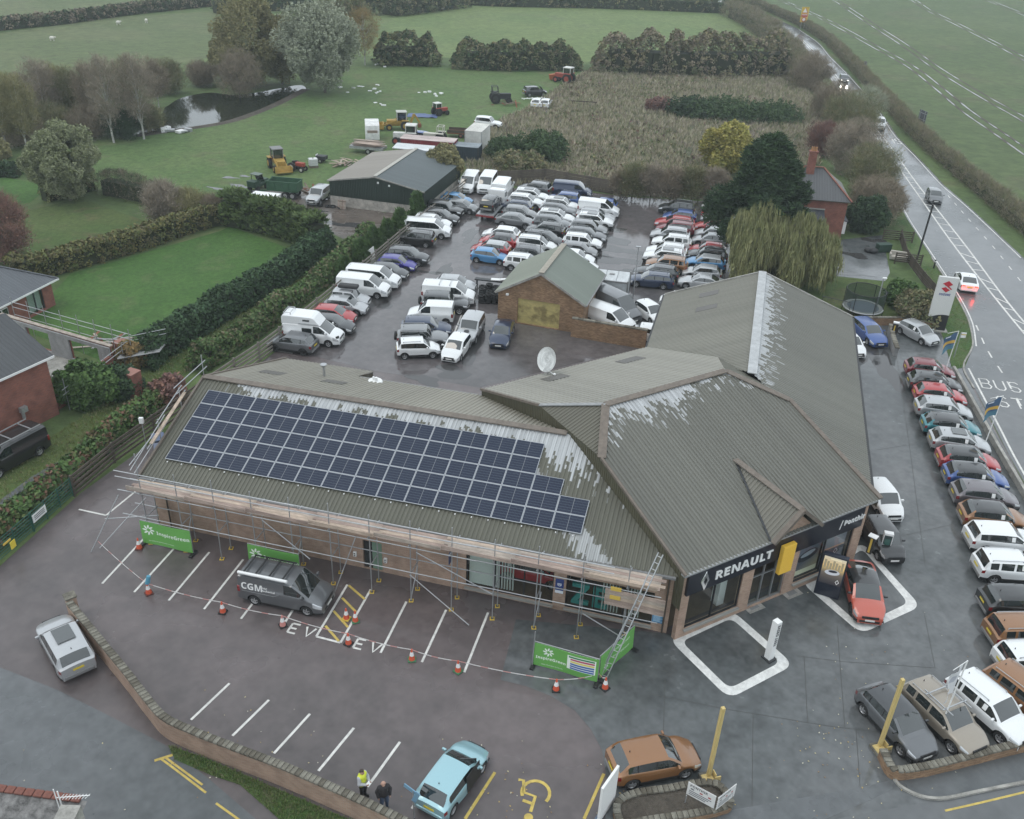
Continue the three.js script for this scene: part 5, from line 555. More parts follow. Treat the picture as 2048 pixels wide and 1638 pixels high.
for (const [fmt, grp, rows] of [["* from the showroom along the timber fence","cars along the timber fence",[["crossover","slate",-18.72,-69.14,-167,{"darkRim":true}],["van","white",-17.28,-70.87,7,{"hightop":1},"white high-roofed camper van"],["hatch","charcoal",-16.14,-73.15,8],["hatch","red",-16.36,-75.18,8],["hatch","silver",-15.62,-77.28,8],["jimny","silver",-15.43,-78.6,8,{"roofbox":1,"norails":1},"silver short off-roader with black roof box"],["van","white",-14.67,-81.43,8,{"bars":0}],["minibus","white",-14.08,-83.66,8,0,"white minibus with a long side window"],["hatch","charcoal",-12.92,-85.93,10],["hatch","purple",-12.33,-88.22,10],["suv","charcoal",-11.47,-90.08,9],["duster","black",-11.23,-95.53,-170],["minibus","white",-10.22,-98.43,5],["suv","white",-9.97,-100.84,8],["suv","black",-9.2,-102.8,12],["offroad","black",-8.89,-105.55,14,{"norails":1}],["hatch","grey",-7.0,-107.41,14],["hatch","sky",-7.82,-110.04,12]]],["* from the back, left of the brick garage","cars left of the brick garage",[["hatch","silver",-5.98,-83.42,8],["van","white",-6.43,-80.5,5,{"bars":2},"white panel van with roof bars"],["offroad","charcoal",-6.61,-78.39,2,{"spare":1,"norails":1},"dark off-roader with a spare wheel behind"],["smallvan","white",-7.71,-76.12,182],["suv","navy",-7.81,-73.0,-2,{"norails":1}],["offroad","grey",-7.89,-70.98,-4,{"spare":2},"grey off-roader with covered spare wheel"],["mini","white",-8.09,-69.09,-10]]],["* from left at the back fence","vans at the back fence",[["van","white",-6.73,-116.56,98],["minibus","white",-4.4,-116.65,98],["bigvan","white",-2.35,-113.83,-80]]],["* from the back in the compound's left column","packed compound, left column",[["crossover","white",-2.02,-98.1,192],["crossover","red",-2.23,-95.79,192,{"roof":"black"},"red crossover with black roof"],["crossover","red",-2.96,-93.35,192,{"roof":"silver"},"red crossover with silver roof"],["hatch","sky",-2.94,-91.34,10.6,0,"bright blue hatchback"]]],["* from the back in the compound's second column","packed compound, second column",[["suv","slate",1.74,-115.68,198],["suv","white",1.37,-112.47,12,{"sunroof":1},"white SUV with sunroof"],["suv","white",0.65,-110.1,12],["estate","navy",-0.81,-108.28,192],["crossover","grey",-0.01,-105.6,12],["coupesuv","grey",-0.53,-102.89,12]]],["* from the back in the compound's third column","packed compound, third column",[["van","navy",6.58,-115.21,10,0,"dark blue panel van"],["suv","blue",5.28,-111.64,192],["suv","white",4.99,-109.28,12,{"sunroof":1},"white SUV with sunroof"],["estate","slate",4.63,-107.53,12],["suv","white",4.25,-104.56,12,{"sunroof":1},"white SUV with sunroof"],["suv","slate",3.75,-102.31,12],["suv","black",2.92,-99.88,192],["mpv","charcoal",2.84,-96.76,18],["mpv","white",1.93,-95.11,12],["suv","charcoal",1.57,-91.87,12],["duster","white",0.75,-89.46,12]]],["* from the back in the compound's fourth column","packed compound, right column",[["hatch","blue",9.98,-110.45,192],["van","white",9.49,-108.11,12],["estate","silver",9.06,-106.02,12],["suv","white",8.79,-103.86,12,{"sunroof":1},"white SUV with sunroof"],["suv","grey",7.9,-101.07,12],["estate","slate",7.57,-99.23,12],["duster","white",7.01,-96.45,12],["crossover","grey",6.42,-93.93,12],["crossover","white",6.02,-91.61,12],["crossover","white",6.25,-89.46,12]]],["* from the back in the row left of the pine","cars left of the pine tree",[["suv","charcoal",19.2,-109.9,192],["hatch","blue",19.15,-107.19,192],["estate","red",18.24,-104.75,192],["suv","maroon",17.96,-102.3,192],["suv","silver",17.09,-100.12,192],["duster","white",16.94,-97.64,192],["suv","white",15.97,-94.66,192],["suv","white",15.55,-93.08,192,{"sunroof":1},"white SUV with sunroof"],["duster","copper",15.53,-90.75,192],["estate","charcoal",14.22,-88.73,192],["estate","navy",13.45,-86.56,188]]],["* from the back under the pine and willow","cars under the pine and willow",[["hatch","white",24.45,-111.4,192],["hatch","red",24.12,-109.18,192],["hatch","silver",23.67,-107.03,192],["crossover","red",22.47,-103.59,192],["hatch","silver",22.05,-101.45,192],["hatch","silver",21.43,-99.18,192],["hatch","red",20.67,-96.03,192],["suv","charcoal",20.27,-93.94,192],["crossover","sky",19.74,-91.81,192,{"roof":"silver"},"blue crossover with silver roof"],["hatch","silver",19.0,-89.19,192],["saloon","silver",18.48,-86.59,192]]],["* from the totem in the roadside display row","display row beside the road",[["hatch","maroon",35.06,-69.15,9,{"ticket":1}],["crossover","black",34.46,-66.55,9,{"ticket":1}],["hatch","red",34.23,-64.72,9,{"ticket":1}],["crossover","silver",33.53,-62.27,9,{"ticket":1}],["crossover","teal",33.09,-59.66,9,{"roof":"black","ticket":1},"teal crossover with black roof"],["crossover","silver",32.85,-57.43,9,{"sunroof":1,"ticket":1},"silver crossover with sunroof"],["crossover","red",32.48,-54.99,8,{"roof":"black","ticket":1},"red crossover with black roof"],["crossover","blue",32.14,-52.87,8,{"roof":"black","ticket":1},"blue crossover with black roof"],["crossover","mauve",31.82,-50.65,7,{"ticket":1}],["crossover","copper",31.4,-48.29,6,{"roof":"black","ticket":1},"copper crossover with black roof"],["suv","white",30.93,-45.92,3,{"norails":1,"ticket":1}],["duster","white",30.3,-43.2,2,{"ticket":1}],["crossover","black",29.25,-40.08,0,{"ticket":1}],["duster","copper",28.61,-37.63,-3,{"ticket":1}],["duster","white",28.22,-35.56,-5,{"ticket":1}]]],["* from the yellow post behind the low wall","row behind the low front wall",[["crossover","slate",19.28,-31.16,67,{"roof":"charcoal"},"grey crossover with dark roof"],["duster","beige",21.69,-31.53,64,{"rack2":1},"beige boxy SUV with roof rack"],["duster","white",24.24,-32.19,62,{"ticket":1}],["duster","copper",26.46,-32.94,60]]],["","",[["hatch","white",-4.94,-69.65,104,0,"white hatchback, nose to the camera at the foot of the white line"],["offroad","silver",-3.93,-73.13,101,{"bonnetlogo":1,"norails":1},"silver off-roader, with a round bonnet badge, behind the white hatchback"],["saloon","navy",-1.15,-72.9,97,0,"navy saloon car, shiny, beside the yellow garage door"],["hatch","white",15.78,-81.83,192,0,"white hatchback, roof just showing over the rear verge of the showroom roof"],["bigvan","slate",9.13,-78.85,49,0,"dark grey tall panel van, right of the brick garage"],["van","white",8.46,-76.37,38,0,"white panel van, behind the yard wall beside the garage"],["hatch","white",12.54,-78.62,62,0,"white hatchback, with dark wheels, right of the grey van behind the showroom"],["hatch","white",12.5,-73.8,15,0,"white hatchback, half hidden behind the yard wall by the showroom roof"],["estate","blue",32.16,-76.27,80,{"ticket":0,"norails":1},"blue estate car, behind the showroom corner near the trampoline"],["hatch","white",29.57,-73.62,80,0,"white hatchback, mostly hidden by the showroom roof edge"],["hatch","silver",36.78,-76.57,62,{"ticket":1},"silver hatchback, in front of the tall totem sign"],["coupesuv","orange",20.55,-40.57,97,{"roof":"black","darkRim":true},"orange red fastback crossover with black roof in the white frame"],["mini","white",24.69,-49.73,84,{"norails":1},"white small car parked at the showroom corner behind the black one"],["mini","black",23.29,-45.47,84,{"norails":1},"black small car parked beside the showroom corner charger"],["van","slate",-12.06,-38.6,13,{"cgm":1},"dark grey panel van with white lettering, pipe carrier and roof rack under the scaffold"],["crossover","copper",7.16,-28.31,-15.5,0,"copper crossover parked beside the planter at the entrance"],["hatch","aqua",-1.92,-27.04,-62,{"opendoor":1},"pale blue hatchback with its driver door open in the disabled bay"],["suv","silver",-22.32,-33.89,-131,{"sunroof":1,"norails":1},"silver SUV with glass roof on the lane outside the boundary wall"],["van","black",-33.51,-50.78,116,{"roofbars2":1,"stripes":1},"black van with pale stripes and roof rack on the grass by the house"],["offroad","silver",-24.64,-108.92,101,{"norails":1},"silver off-roader parked beside the green metal shed"],["hatch","charcoal",66.88,-203.0,101,{"headlamps":1},"dark car with headlamps lit coming down the far road"],["suv","white",60.82,-161.43,104,{"norails":1},"white car coming down the road behind the slow marking"],["hatch","slate",54.65,-120.04,103,0,"dark hatchback in the near lane of the road opposite the lamp post"],["saloon","white",46.65,-90.07,-76,{"brake":1},"white coupe braking on the road beside the totem sign"],["offroad","white",-5.67,-149.86,14,{"norails":1},"old white off-roader abandoned by the white box body"],["offroad","charcoal",1.75,-175.82,-20,{"bonnetup":1,"norails":1},"dark abandoned off-roader with parts standing up in the weeds"],["hatch","blue",-16.01,-140.16,192,0,"old blue hatchback between the two tractors in the paddock"],["hatch","white",2.14,-167.15,-80,0,"left one of two white scrap cars seen from behind in the weeds"],["hatch","white",3.72,-167.05,-80,0,"right one of two white scrap cars seen from behind in the weeds"],["crossover","red",1.69,-41.28,14.2,{"y":0.08},"red crossover inside the showroom behind the long front window"]]]]) for (const [i, [vk, vc, vx, vz, va, vo, desc]] of rows.entries()) {
  const [kn, words, cat] = KN[vk], v = { k: vk, c: vc, x: vx, z: vz, a: va, n: kn, g: cat, l: fmt ? (desc || vc + ' ' + words) + ', ' + fmt.replace('*', ORD[i]) : desc, grp: grp || undefined, o: vo || {} };
  const t = vehicle(v.k, v.c, v.x, v.z, R(v.a), v.n, v.l, v.g, v.grp, v.o ?? {}); const k = KIND[v.k], o = v.o ?? {};
  if (o.sunroof) mesh('sunroof', sunroofGeo(v.k), M.glassDark, t);
  if (o.spare) { const w = mesh('spare_wheel', wheelGeo(k.rw).tyre, M.rubber, t); w.position.set(-k.L / 2 - .14, .95, .1); w.rotation.y = Math.PI / 2; mesh('spare_cover', cyl(k.rw * .8, k.rw * .8, .1, 0, 0, -.08, 16, 0, Math.PI / 2), o.spare === 2 ? paint(v.c) : M.black, w); }
  if (o.roofbox) mesh('roof_box', rbox(1.9, .36, .75, .16, -.15, k.H + .28, 0), M.black, t);
  if (o.bars) for (const x of [.5, -.5, -1.4].slice(0, o.bars)) mesh('roof_bar', mg([tube([x - .3, k.H + .1, -k.W * .38], [x - .3, k.H + .1, k.W * .38], .025, 6), box(.06, .12, .06, x - .3, k.H + .03, -k.W * .38), box(.06, .12, .06, x - .3, k.H + .03, k.W * .38)]), M.galv, t);
  if (o.ticket) { const q = mesh('price_ticket', box(.22, .3, .01, 0, 0, 0), M.white, t); const s = o.ticket; q.position.set(k.L / 2 - k.gs - .75, lerp(k.b0, k.H, .45), s * (k.W / 2 * .93)); q.rotation.x = -s * .35; }
  if (o.hightop) { // raised camper roof
    const g = new THREE.BufferGeometry(); const sh = new THREE.Shape([[-2.42, 0], [.82, 0], [.35, .52], [.1, .62], [-2.3, .66], [-2.42, .5]].map(p => new THREE.Vector2(...p))); const e = flat(new THREE.ExtrudeGeometry(sh, { depth: 1.5, bevelEnabled: true, bevelSize: .06, bevelThickness: .08, bevelSegments: 2 })).translate(0, 1.92, -.75);
    mesh('high_top', e, paint('white'), t); mesh('side_window', rbox(.85, .5, .03, .012, -.25, 1.42, .965), M.glassDark, t); mesh('high_window', rbox(.6, .16, .03, .012, -.3, 2.3, .85), M.glassDark, t); mesh('side_awning_rail', box(1.7, .06, .06, -.1, 2.0, .9), M.galv, t);
    mesh('roof_rack', mg([tube([-2.3, 2.8, -.6], [-2.3, 2.8, .6], .025), tube([-1.7, 2.8, -.6], [-1.7, 2.8, .6], .025), tube([-2.3, 2.8, .6], [-1.7, 2.8, .6], .025), tube([-2.3, 2.8, -.6], [-1.7, 2.8, -.6], .025), box(.05, .2, .05, -2.3, 2.7, .6), box(.05, .2, .05, -2.3, 2.7, -.6), box(.05, .2, .05, -1.7, 2.7, .6), box(.05, .2, .05, -1.7, 2.7, -.6)]), M.galv, t);
    mesh('headlight_tape', box(.1, .22, .3, 2.34, .95, .72, -.5), M.black, t);
  }
  if (o.cgm) {
    mesh('roof_rack', rackGeo(), M.black, t); mesh('pipe_carrier', tube([-2.35, 2.14, .86], [.55, 2.14, .86], .085, 10), M.white, t);
    const put = (g, x, y, rx) => g.applyMatrix4(new THREE.Matrix4().compose(V3(x, y, .965), new THREE.Quaternion().setFromEuler(new THREE.Euler(rx, 0, 0)), V3(1, 1, 1)));
    mesh('side_lettering', put(letters('CGM', .42, .012), -2.2, 1.12, -.1), M.white, t); mesh('side_lettering', put(letters('HVAC', .11, .01), -1.02, 1.35, -.1), M.white, t); mesh('side_lettering', put(letters('Mechanical', .11, .01), -1.02, 1.17, -.1), M.white, t);
    mesh('side_stripe', mg([box(1.9, .02, .012, -1.25, .98, .978), box(.35, .02, .012, -.15, 1.06, .978, 0, 0, .45)]), M.galv, t);
  }
  if (o.rack2) mesh('roof_rack', mg([beam([.75, k.H + .14, -.6], [-1.0, k.H + .14, -.6], .05, .05), beam([.75, k.H + .14, .6], [-1.0, k.H + .14, .6], .05, .05), beam([.3, k.H + .14, -.8], [.3, k.H + .14, .8], .06, .05), beam([-.75, k.H + .14, -.8], [-.75, k.H + .14, .8], .06, .05)]), M.galv, t);
  if (o.bonnetlogo) mesh('bonnet_emblem', cyl(.24, .24, .012, k.L / 2 - .75, k.h0 + .145, 0, 16, 0, 0, -.14), M.darkSteel, t);
  if (o.headlamps) for (const s of [1, -1]) { mesh('lit_headlamp', sph(.09, k.L / 2 - .1, k.h0 - .12, s * k.W * .34, .6, 1, 1.3, 8), M.lampLit ??= new THREE.MeshStandardMaterial({ color: 0x222222, emissive: lin(1, .95, .85), emissiveIntensity: 5 }), t); const l = new THREE.SpotLight(0xfff2dd, 70, 40, .35, .8); l.position.set(k.L / 2 + .15, k.h0 - .12, s * k.W * .34); l.target.position.set(k.L / 2 + 14, -.4, s * .7); l.castShadow = true; t.add(l, l.target); }
  if (o.brake) for (const s of [1, -1]) { mesh('brake_light', box(.05, .12, .3, -k.L / 2 + .01, k.th - .18, s * k.W * .33), M.brakeLit ??= new THREE.MeshStandardMaterial({ color: 0x330000, emissive: lin(1, .08, .05), emissiveIntensity: 2.2 }), t); const l = new THREE.PointLight(0xff3020, 1.2, 4); l.position.set(-k.L / 2 - .15, k.th - .18, s * k.W * .33); l.castShadow = true; t.add(l); }
  if (o.opendoor) { const dd = new THREE.Group(); dd.name = 'open_door'; dd.position.set(k.L / 2 - k.gs - .02, 0, k.W / 2 - .03); dd.rotation.y = -1.0; t.add(dd); mesh('door_panel', rbox(1.15, .62, .09, .04, -.58, .66, 0), paint(v.c), dd); mesh('door_window', mg([box(.95, .36, .03, -.62, 1.14, -.05, 0, -.2)]), M.glassDark, dd); mesh('door_lining', box(1.05, .55, .02, -.58, .66, -.055), M.black, dd); mesh('door_mirror', rbox(.12, .14, .22, .045, -.08, 1.02, .14), paint(v.c), dd); mesh('door_opening', box(1.1, .95, .02, k.L / 2 - k.gs - .6, .86, k.W / 2 + .005, 0, -.08), M.black, t); }
  if (o.bonnetup) mesh('open_bonnet', rbox(1.0, .05, 1.4, .02, k.L / 2 - .95, 1.35, 0, 0, 0, -1.0), paint(v.c), t);
  if (o.roofbars2) mesh('ladder_rack', mg([beam([1.2, 2.1, -.7], [-2.2, 2.1, -.7], .06, .06), beam([1.2, 2.1, .7], [-2.2, 2.1, .7], .06, .06), beam([0, 2.1, -.7], [0, 2.1, .7], .06, .06), beam([-1.5, 2.1, -.7], [-1.5, 2.1, .7], .06, .06)]), M.galv, t);
  if (o.stripes) mesh('side_stripe', mg([box(1.7, .1, .012, -.5, 1.32, .965, 0, -.1), box(.5, .1, .012, -1.8, 1.32, .965, 0, -.1)]), M.galv, t);
}

// ---------------------------------------------------------------- vegetation
const leafMat = new THREE.MeshStandardMaterial({ color: 0xffffff, roughness: .95, side: THREE.DoubleSide });
const bark = noisy([.13, .115, .095], .9, 1.2, 601, .95), barkWhite = noisy([.42, .41, .38], .9, 1.4, 603, .9), core = std(.035, .042, .02, 1);
function clumpGeo(kind, seed) {
  const r = mulberry(seed), pos = []; const tri = (a, b, c) => pos.push(...a, ...b, ...c);
  const leaf = (p, d, s, w) => { const D = V3(...d).normalize(), S = V3(r() - .5, r() - .5, r() - .5).cross(D).normalize().multiplyScalar(w), e = D.multiplyScalar(s); tri([p[0], p[1], p[2]], [p[0] + e.x * .5 + S.x, p[1] + e.y * .5 + S.y, p[2] + e.z * .5 + S.z], [p[0] + e.x, p[1] + e.y, p[2] + e.z]); tri([p[0], p[1], p[2]], [p[0] + e.x, p[1] + e.y, p[2] + e.z], [p[0] + e.x * .5 - S.x, p[1] + e.y * .5 - S.y, p[2] + e.z * .5 - S.z]); };
  const rd = () => { const a = r() * 6.283, z = r() * 2 - 1, q = Math.sqrt(1 - z * z); return [q * Math.cos(a), z, q * Math.sin(a)]; };
  if (kind === 'leaf') for (let i = 0; i < 9; i++) { const p = rd().map(x => x * .22); leaf(p, rd(), .2 + r() * .14, .07 + r() * .04); }
  if (kind === 'twig') { for (let i = 0; i < 8; i++) { const d = rd(); d[1] = Math.abs(d[1]) * .8 + .2; leaf(rd().map(x => x * .1), d, .55 + r() * .35, .011); } for (let i = 0; i < 3; i++) leaf(rd().map(x => x * .35), rd(), .13, .05); }
  if (kind === 'strand') for (let i = 0; i < 7; i++) { const x = (r() - .5) * .3, z = (r() - .5) * .3, l = .8 + r() * .7; leaf([x, 0, z], [(r() - .5) * .25, -1, (r() - .5) * .25], l, .03); leaf([x, -l * .3, z], [(r() - .5), -1, (r() - .5)], .3, .03); leaf([x, -l * .6, z], [(r() - .5), -1, (r() - .5)], .3, .03); }
  if (kind === 'needle') for (let i = 0; i < 14; i++) { const d = rd(); d[1] = d[1] * .5 + .35; leaf(rd().map(x => x * .1), d, .3 + r() * .15, .045); }
  if (kind === 'tuft') for (let i = 0; i < 8; i++) { const a = r() * 6.283; leaf([Math.cos(a) * .12 * r(), 0, Math.sin(a) * .12 * r()], [Math.cos(a) * .45, 1, Math.sin(a) * .45], .3 + r() * .3, .02); }
  if (kind === 'fern') for (let i = 0; i < 9; i++) { const a = r() * 6.283; leaf([Math.cos(a) * .1, .05, Math.sin(a) * .1], [Math.cos(a), .3 + r() * .8, Math.sin(a)], .3 + r() * .25, .09); }
  if (kind === 'spray') for (let i = 0; i < 9; i++) { const d = rd(); d[1] = d[1] * .6 + .25; leaf(rd().map(x => x * .15), d, .26 + r() * .16, .065); }
  const g = new THREE.BufferGeometry(); g.setAttribute('position', new THREE.Float32BufferAttribute(pos, 3)); g.computeVertexNormals(); return g;
}
const CG = {}; const clump = k => CG[k] ??= clumpGeo(k, 900 + k.length * 7 + k.charCodeAt(0));
function foliage(name, kind, list, cols, parent, seed) { // list [x,y,z,scale,tone]
  const im = new THREE.InstancedMesh(clump(kind), leafMat, list.length), r = mulberry(seed), q = new THREE.Quaternion(), c = new THREE.Color(); im.name = name; im.castShadow = im.receiveShadow = true; im.userData = { kind: 'stuff' };
  list.forEach(([x, y, z, s], i) => { q.setFromEuler(new THREE.Euler(kind === 'strand' || kind === 'tuft' ? 0 : (r() - .5) * .9, r() * 6.283, kind === 'strand' || kind === 'tuft' ? 0 : (r() - .5) * .9)); M4.compose(V3(x, y, z), q, V3(s, s * (.85 + r() * .3), s)); im.setMatrixAt(i, M4); const a = cols[r() * cols.length | 0], b = cols[r() * cols.length | 0], t = r(), k = (.82 + r() * .36) * 1.5; c.setRGB(lerp(a[0], b[0], t) * k, lerp(a[1], b[1], t) * k, lerp(a[2], b[2], t) * k); im.setColorAt(i, c); });
  parent.add(im); return im;
}
const gauss = r => (r() + r() + r() + r() - 2) * .87;
function limbTube(pts, r0, r1, seg = 6) { const g = []; for (let i = 0; i < pts.length - 1; i++) g.push(tube(pts[i], pts[i + 1], lerp(r0, r1, i / (pts.length - 1)), seg, lerp(r0, r1, (i + 1) / (pts.length - 1)))); return g; }
const TT = {
  leafy: { k: 'leaf', lobes: 22, sp: .28, n: 3000, s: 1.15, base: .06 }, willow: { k: 'leaf', lobes: 26, sp: .26, n: 4200, s: 1.35, base: .1 }, bare: { k: 'twig', lobes: 18, sp: .34, n: 1500, s: 1.3, base: .3 }, birch: { k: 'twig', lobes: 18, sp: .34, n: 1150, s: 1.15, base: .2, white: 1 },
  pine: { k: 'needle', lobes: 30, sp: .22, n: 5200, s: 1.25, base: .12 }, weeping: { k: 'strand', lobes: 34, sp: .16, n: 3400, s: 1.35, base: .3 }, bush: { k: 'twig', lobes: 16, sp: .34, n: 1500, s: 1.2, base: .02 }, shrub: { k: 'leaf', lobes: 14, sp: .34, n: 1500, s: 1.05, base: .02 }, conifer: { k: 'spray', lobes: 16, sp: .2, n: 1500, s: 1.1, base: .04 },
};
function tree(type, label, cat, x, z, H, cr, cols, seed, o = {}) {
  const T = { ...TT[type], ...o }, r = mulberry(seed), t = thing(o.name ?? (type === 'bush' || type === 'shrub' ? 'bush' : type === 'conifer' ? 'conifer' : type === 'pine' ? 'pine_tree' : type === 'weeping' || type === 'willow' ? 'willow_tree' : type === 'birch' ? 'birch_tree' : 'tree'), label, cat, x, Y0, z, 0, o.group);
  const tr = o.tr ?? Math.max(.06, H * (type === 'birch' ? .0135 : .018)), low = H * T.base, ch = (H - low) / 2, cyy = low + ch; const trunk = [], lean = [(r() - .5) * .06 * H, (r() - .5) * .06 * H]; const tp = []; const th = type === 'birch' ? H * .93 : H * .72;
  for (let i = 0; i <= 6; i++) { const f = i / 6; tp.push([lean[0] * f * f + (r() - .5) * .15, th * f, lean[1] * f * f + (r() - .5) * .15]); } tp[0] = [0, -.1, 0];
  trunk.push(...limbTube(tp, tr, tr * .25, 7)); const lobes = [];
  for (let i = 0; i < T.lobes; i++) { const a = i * 2.399 + r() * .8, yy = (i + .5) / T.lobes * 2 - 1; let q = Math.sqrt(Math.max(.05, 1 - yy * yy)) * (.62 + r() * .38); if (type === 'conifer') q = (1 - yy) * .5; if (type === 'pine') q = Math.min(1, (1.15 - yy) * .62) * (.55 + r() * .5); if (type === 'weeping') q = Math.sqrt(Math.max(.1, 1 - yy * yy * .8)) * (.5 + r() * .5); lobes.push([lean[0] * .6 + Math.cos(a) * cr * q * .78, cyy + yy * ch * .8, lean[1] * .6 + Math.sin(a) * cr * q * .78, .75 + r() * .5]); }
  for (const [lx, ly, lz] of lobes) { if (type === 'conifer') continue; const f = clamp((ly - ch * .55) / th, .12, .9), s = tp[Math.round(f * 6)]; const mid = [(s[0] + lx) / 2, (s[1] + ly) / 2 + ch * .06, (s[2] + lz) / 2]; trunk.push(...limbTube([s, mid, [lx, ly, lz]], tr * .38, tr * .1, 5)); }
  mesh('trunk', mgu(trunk), T.white ? barkWhite : bark, t);
  const list = []; const N = Math.round((o.n ?? T.n));
  while (list.length < N) { const [lx, ly, lz, k] = lobes[r() * lobes.length | 0], R0 = cr * T.sp * k * 1.25; const a = r() * 6.283, zz = r() * 2 - 1, q = Math.sqrt(1 - zz * zz), rr = R0 * Math.pow(r(), .4); let X = lx + rr * q * Math.cos(a), Yv = ly + rr * zz * (ch / cr > 1.3 ? 1.25 : .85), Z = lz + rr * q * Math.sin(a); if (type === 'weeping') { const drop = r() * r() * ch * .75; Yv = Math.max(.9, Yv - drop); } if (Yv < .15) continue; list.push([X, Yv, Z, T.s * (.7 + r() * .6)]); }
  foliage('crown', T.k, list, cols, t, seed + 5); return t;
}
function hedge(label, pts, w, h, kind, cols, perM, seed, o = {}) {
  const p = smooth(pts, 4), t = thing('hedge', label, 'hedge', 0, 0, 0, 0, o.group), r = mulberry(seed), list = [], cg = [];
  const nz = tileNoise(seed), S = sampleLine(p, 1 / perM); S.forEach(([x, z, a], i) => { const en = o.round ? Math.min(1, .35 + Math.min(i, S.length - i) / perM / (h * .7)) : 1, hh = h * en * (1 + (o.ragged ?? .1) * 2 * (fbm(nz, (i / perM) / 60 % 1, .5, 32, 3) - .5)), nx = -Math.sin(a), nzz = Math.cos(a); let u, y; const q = r(); if (q < .42) { u = (r() - .5) * w; y = hh * (.93 + r() * .12); } else { u = (r() < .62 ? -1 : 1) * w / 2 * (.9 + r() * .2); y = hh * r(); } if (o.round) { const f = y / hh; u *= Math.sqrt(1.02 - .55 * f * f); } const lx = (r() - .5) * .5; list.push([x + nx * u + Math.cos(a) * lx, y + Y0, z + nzz * u + Math.sin(a) * lx, (o.s ?? 1) * (.7 + r() * .6)]); });
  for (let i = 0; i < p.length - 1; i++) { const e = o.round ? .62 : .8, hc = h * (o.round ? .68 : .84); if (i > 0 && i < p.length - 2 || !o.round) cg.push(beam([p[i][0], hc / 2, p[i][1]], [p[i + 1][0], hc / 2, p[i + 1][1]], w * e, hc)); }
  mesh('branches', mgu(cg), o.core ?? core, t); foliage('foliage', kind, list, cols, t, seed + 3); return t;
}
const C = { green: [[.045, .085, .022], [.06, .10, .03], [.035, .065, .02]], dark: [[.022, .042, .018], [.032, .058, .022], [.018, .034, .016]], olive: [[.16, .15, .072], [.19, .17, .085], [.135, .13, .06]], brown: [[.16, .13, .095], [.13, .11, .08], [.18, .15, .105]], silver: [[.2, .215, .155], [.225, .24, .18], [.18, .195, .135]], yellow: [[.22, .20, .05], [.17, .165, .045], [.27, .23, .07]], plum: [[.13, .068, .058], [.16, .085, .06], [.10, .062, .055]], twig: [[.18, .155, .12], [.15, .13, .10], [.2, .165, .125]], laurel: [[.055, .085, .026], [.078, .105, .034], [.04, .062, .02]], pale: [[.15, .165, .09], [.175, .185, .115], [.13, .145, .07]], ivy: [[.03, .055, .022], [.05, .08, .03]], wil: [[.15, .155, .068], [.18, .18, .085], [.12, .13, .055]], rust: [[.2, .13, .05], [.16, .11, .05], [.12, .11, .045]], straw: [[.29, .25, .185], [.23, .21, .14], [.33, .285, .22], [.16, .17, .09]], mixed: [[.075, .095, .04], [.14, .12, .075], [.10, .105, .055], [.15, .135, .065]] };
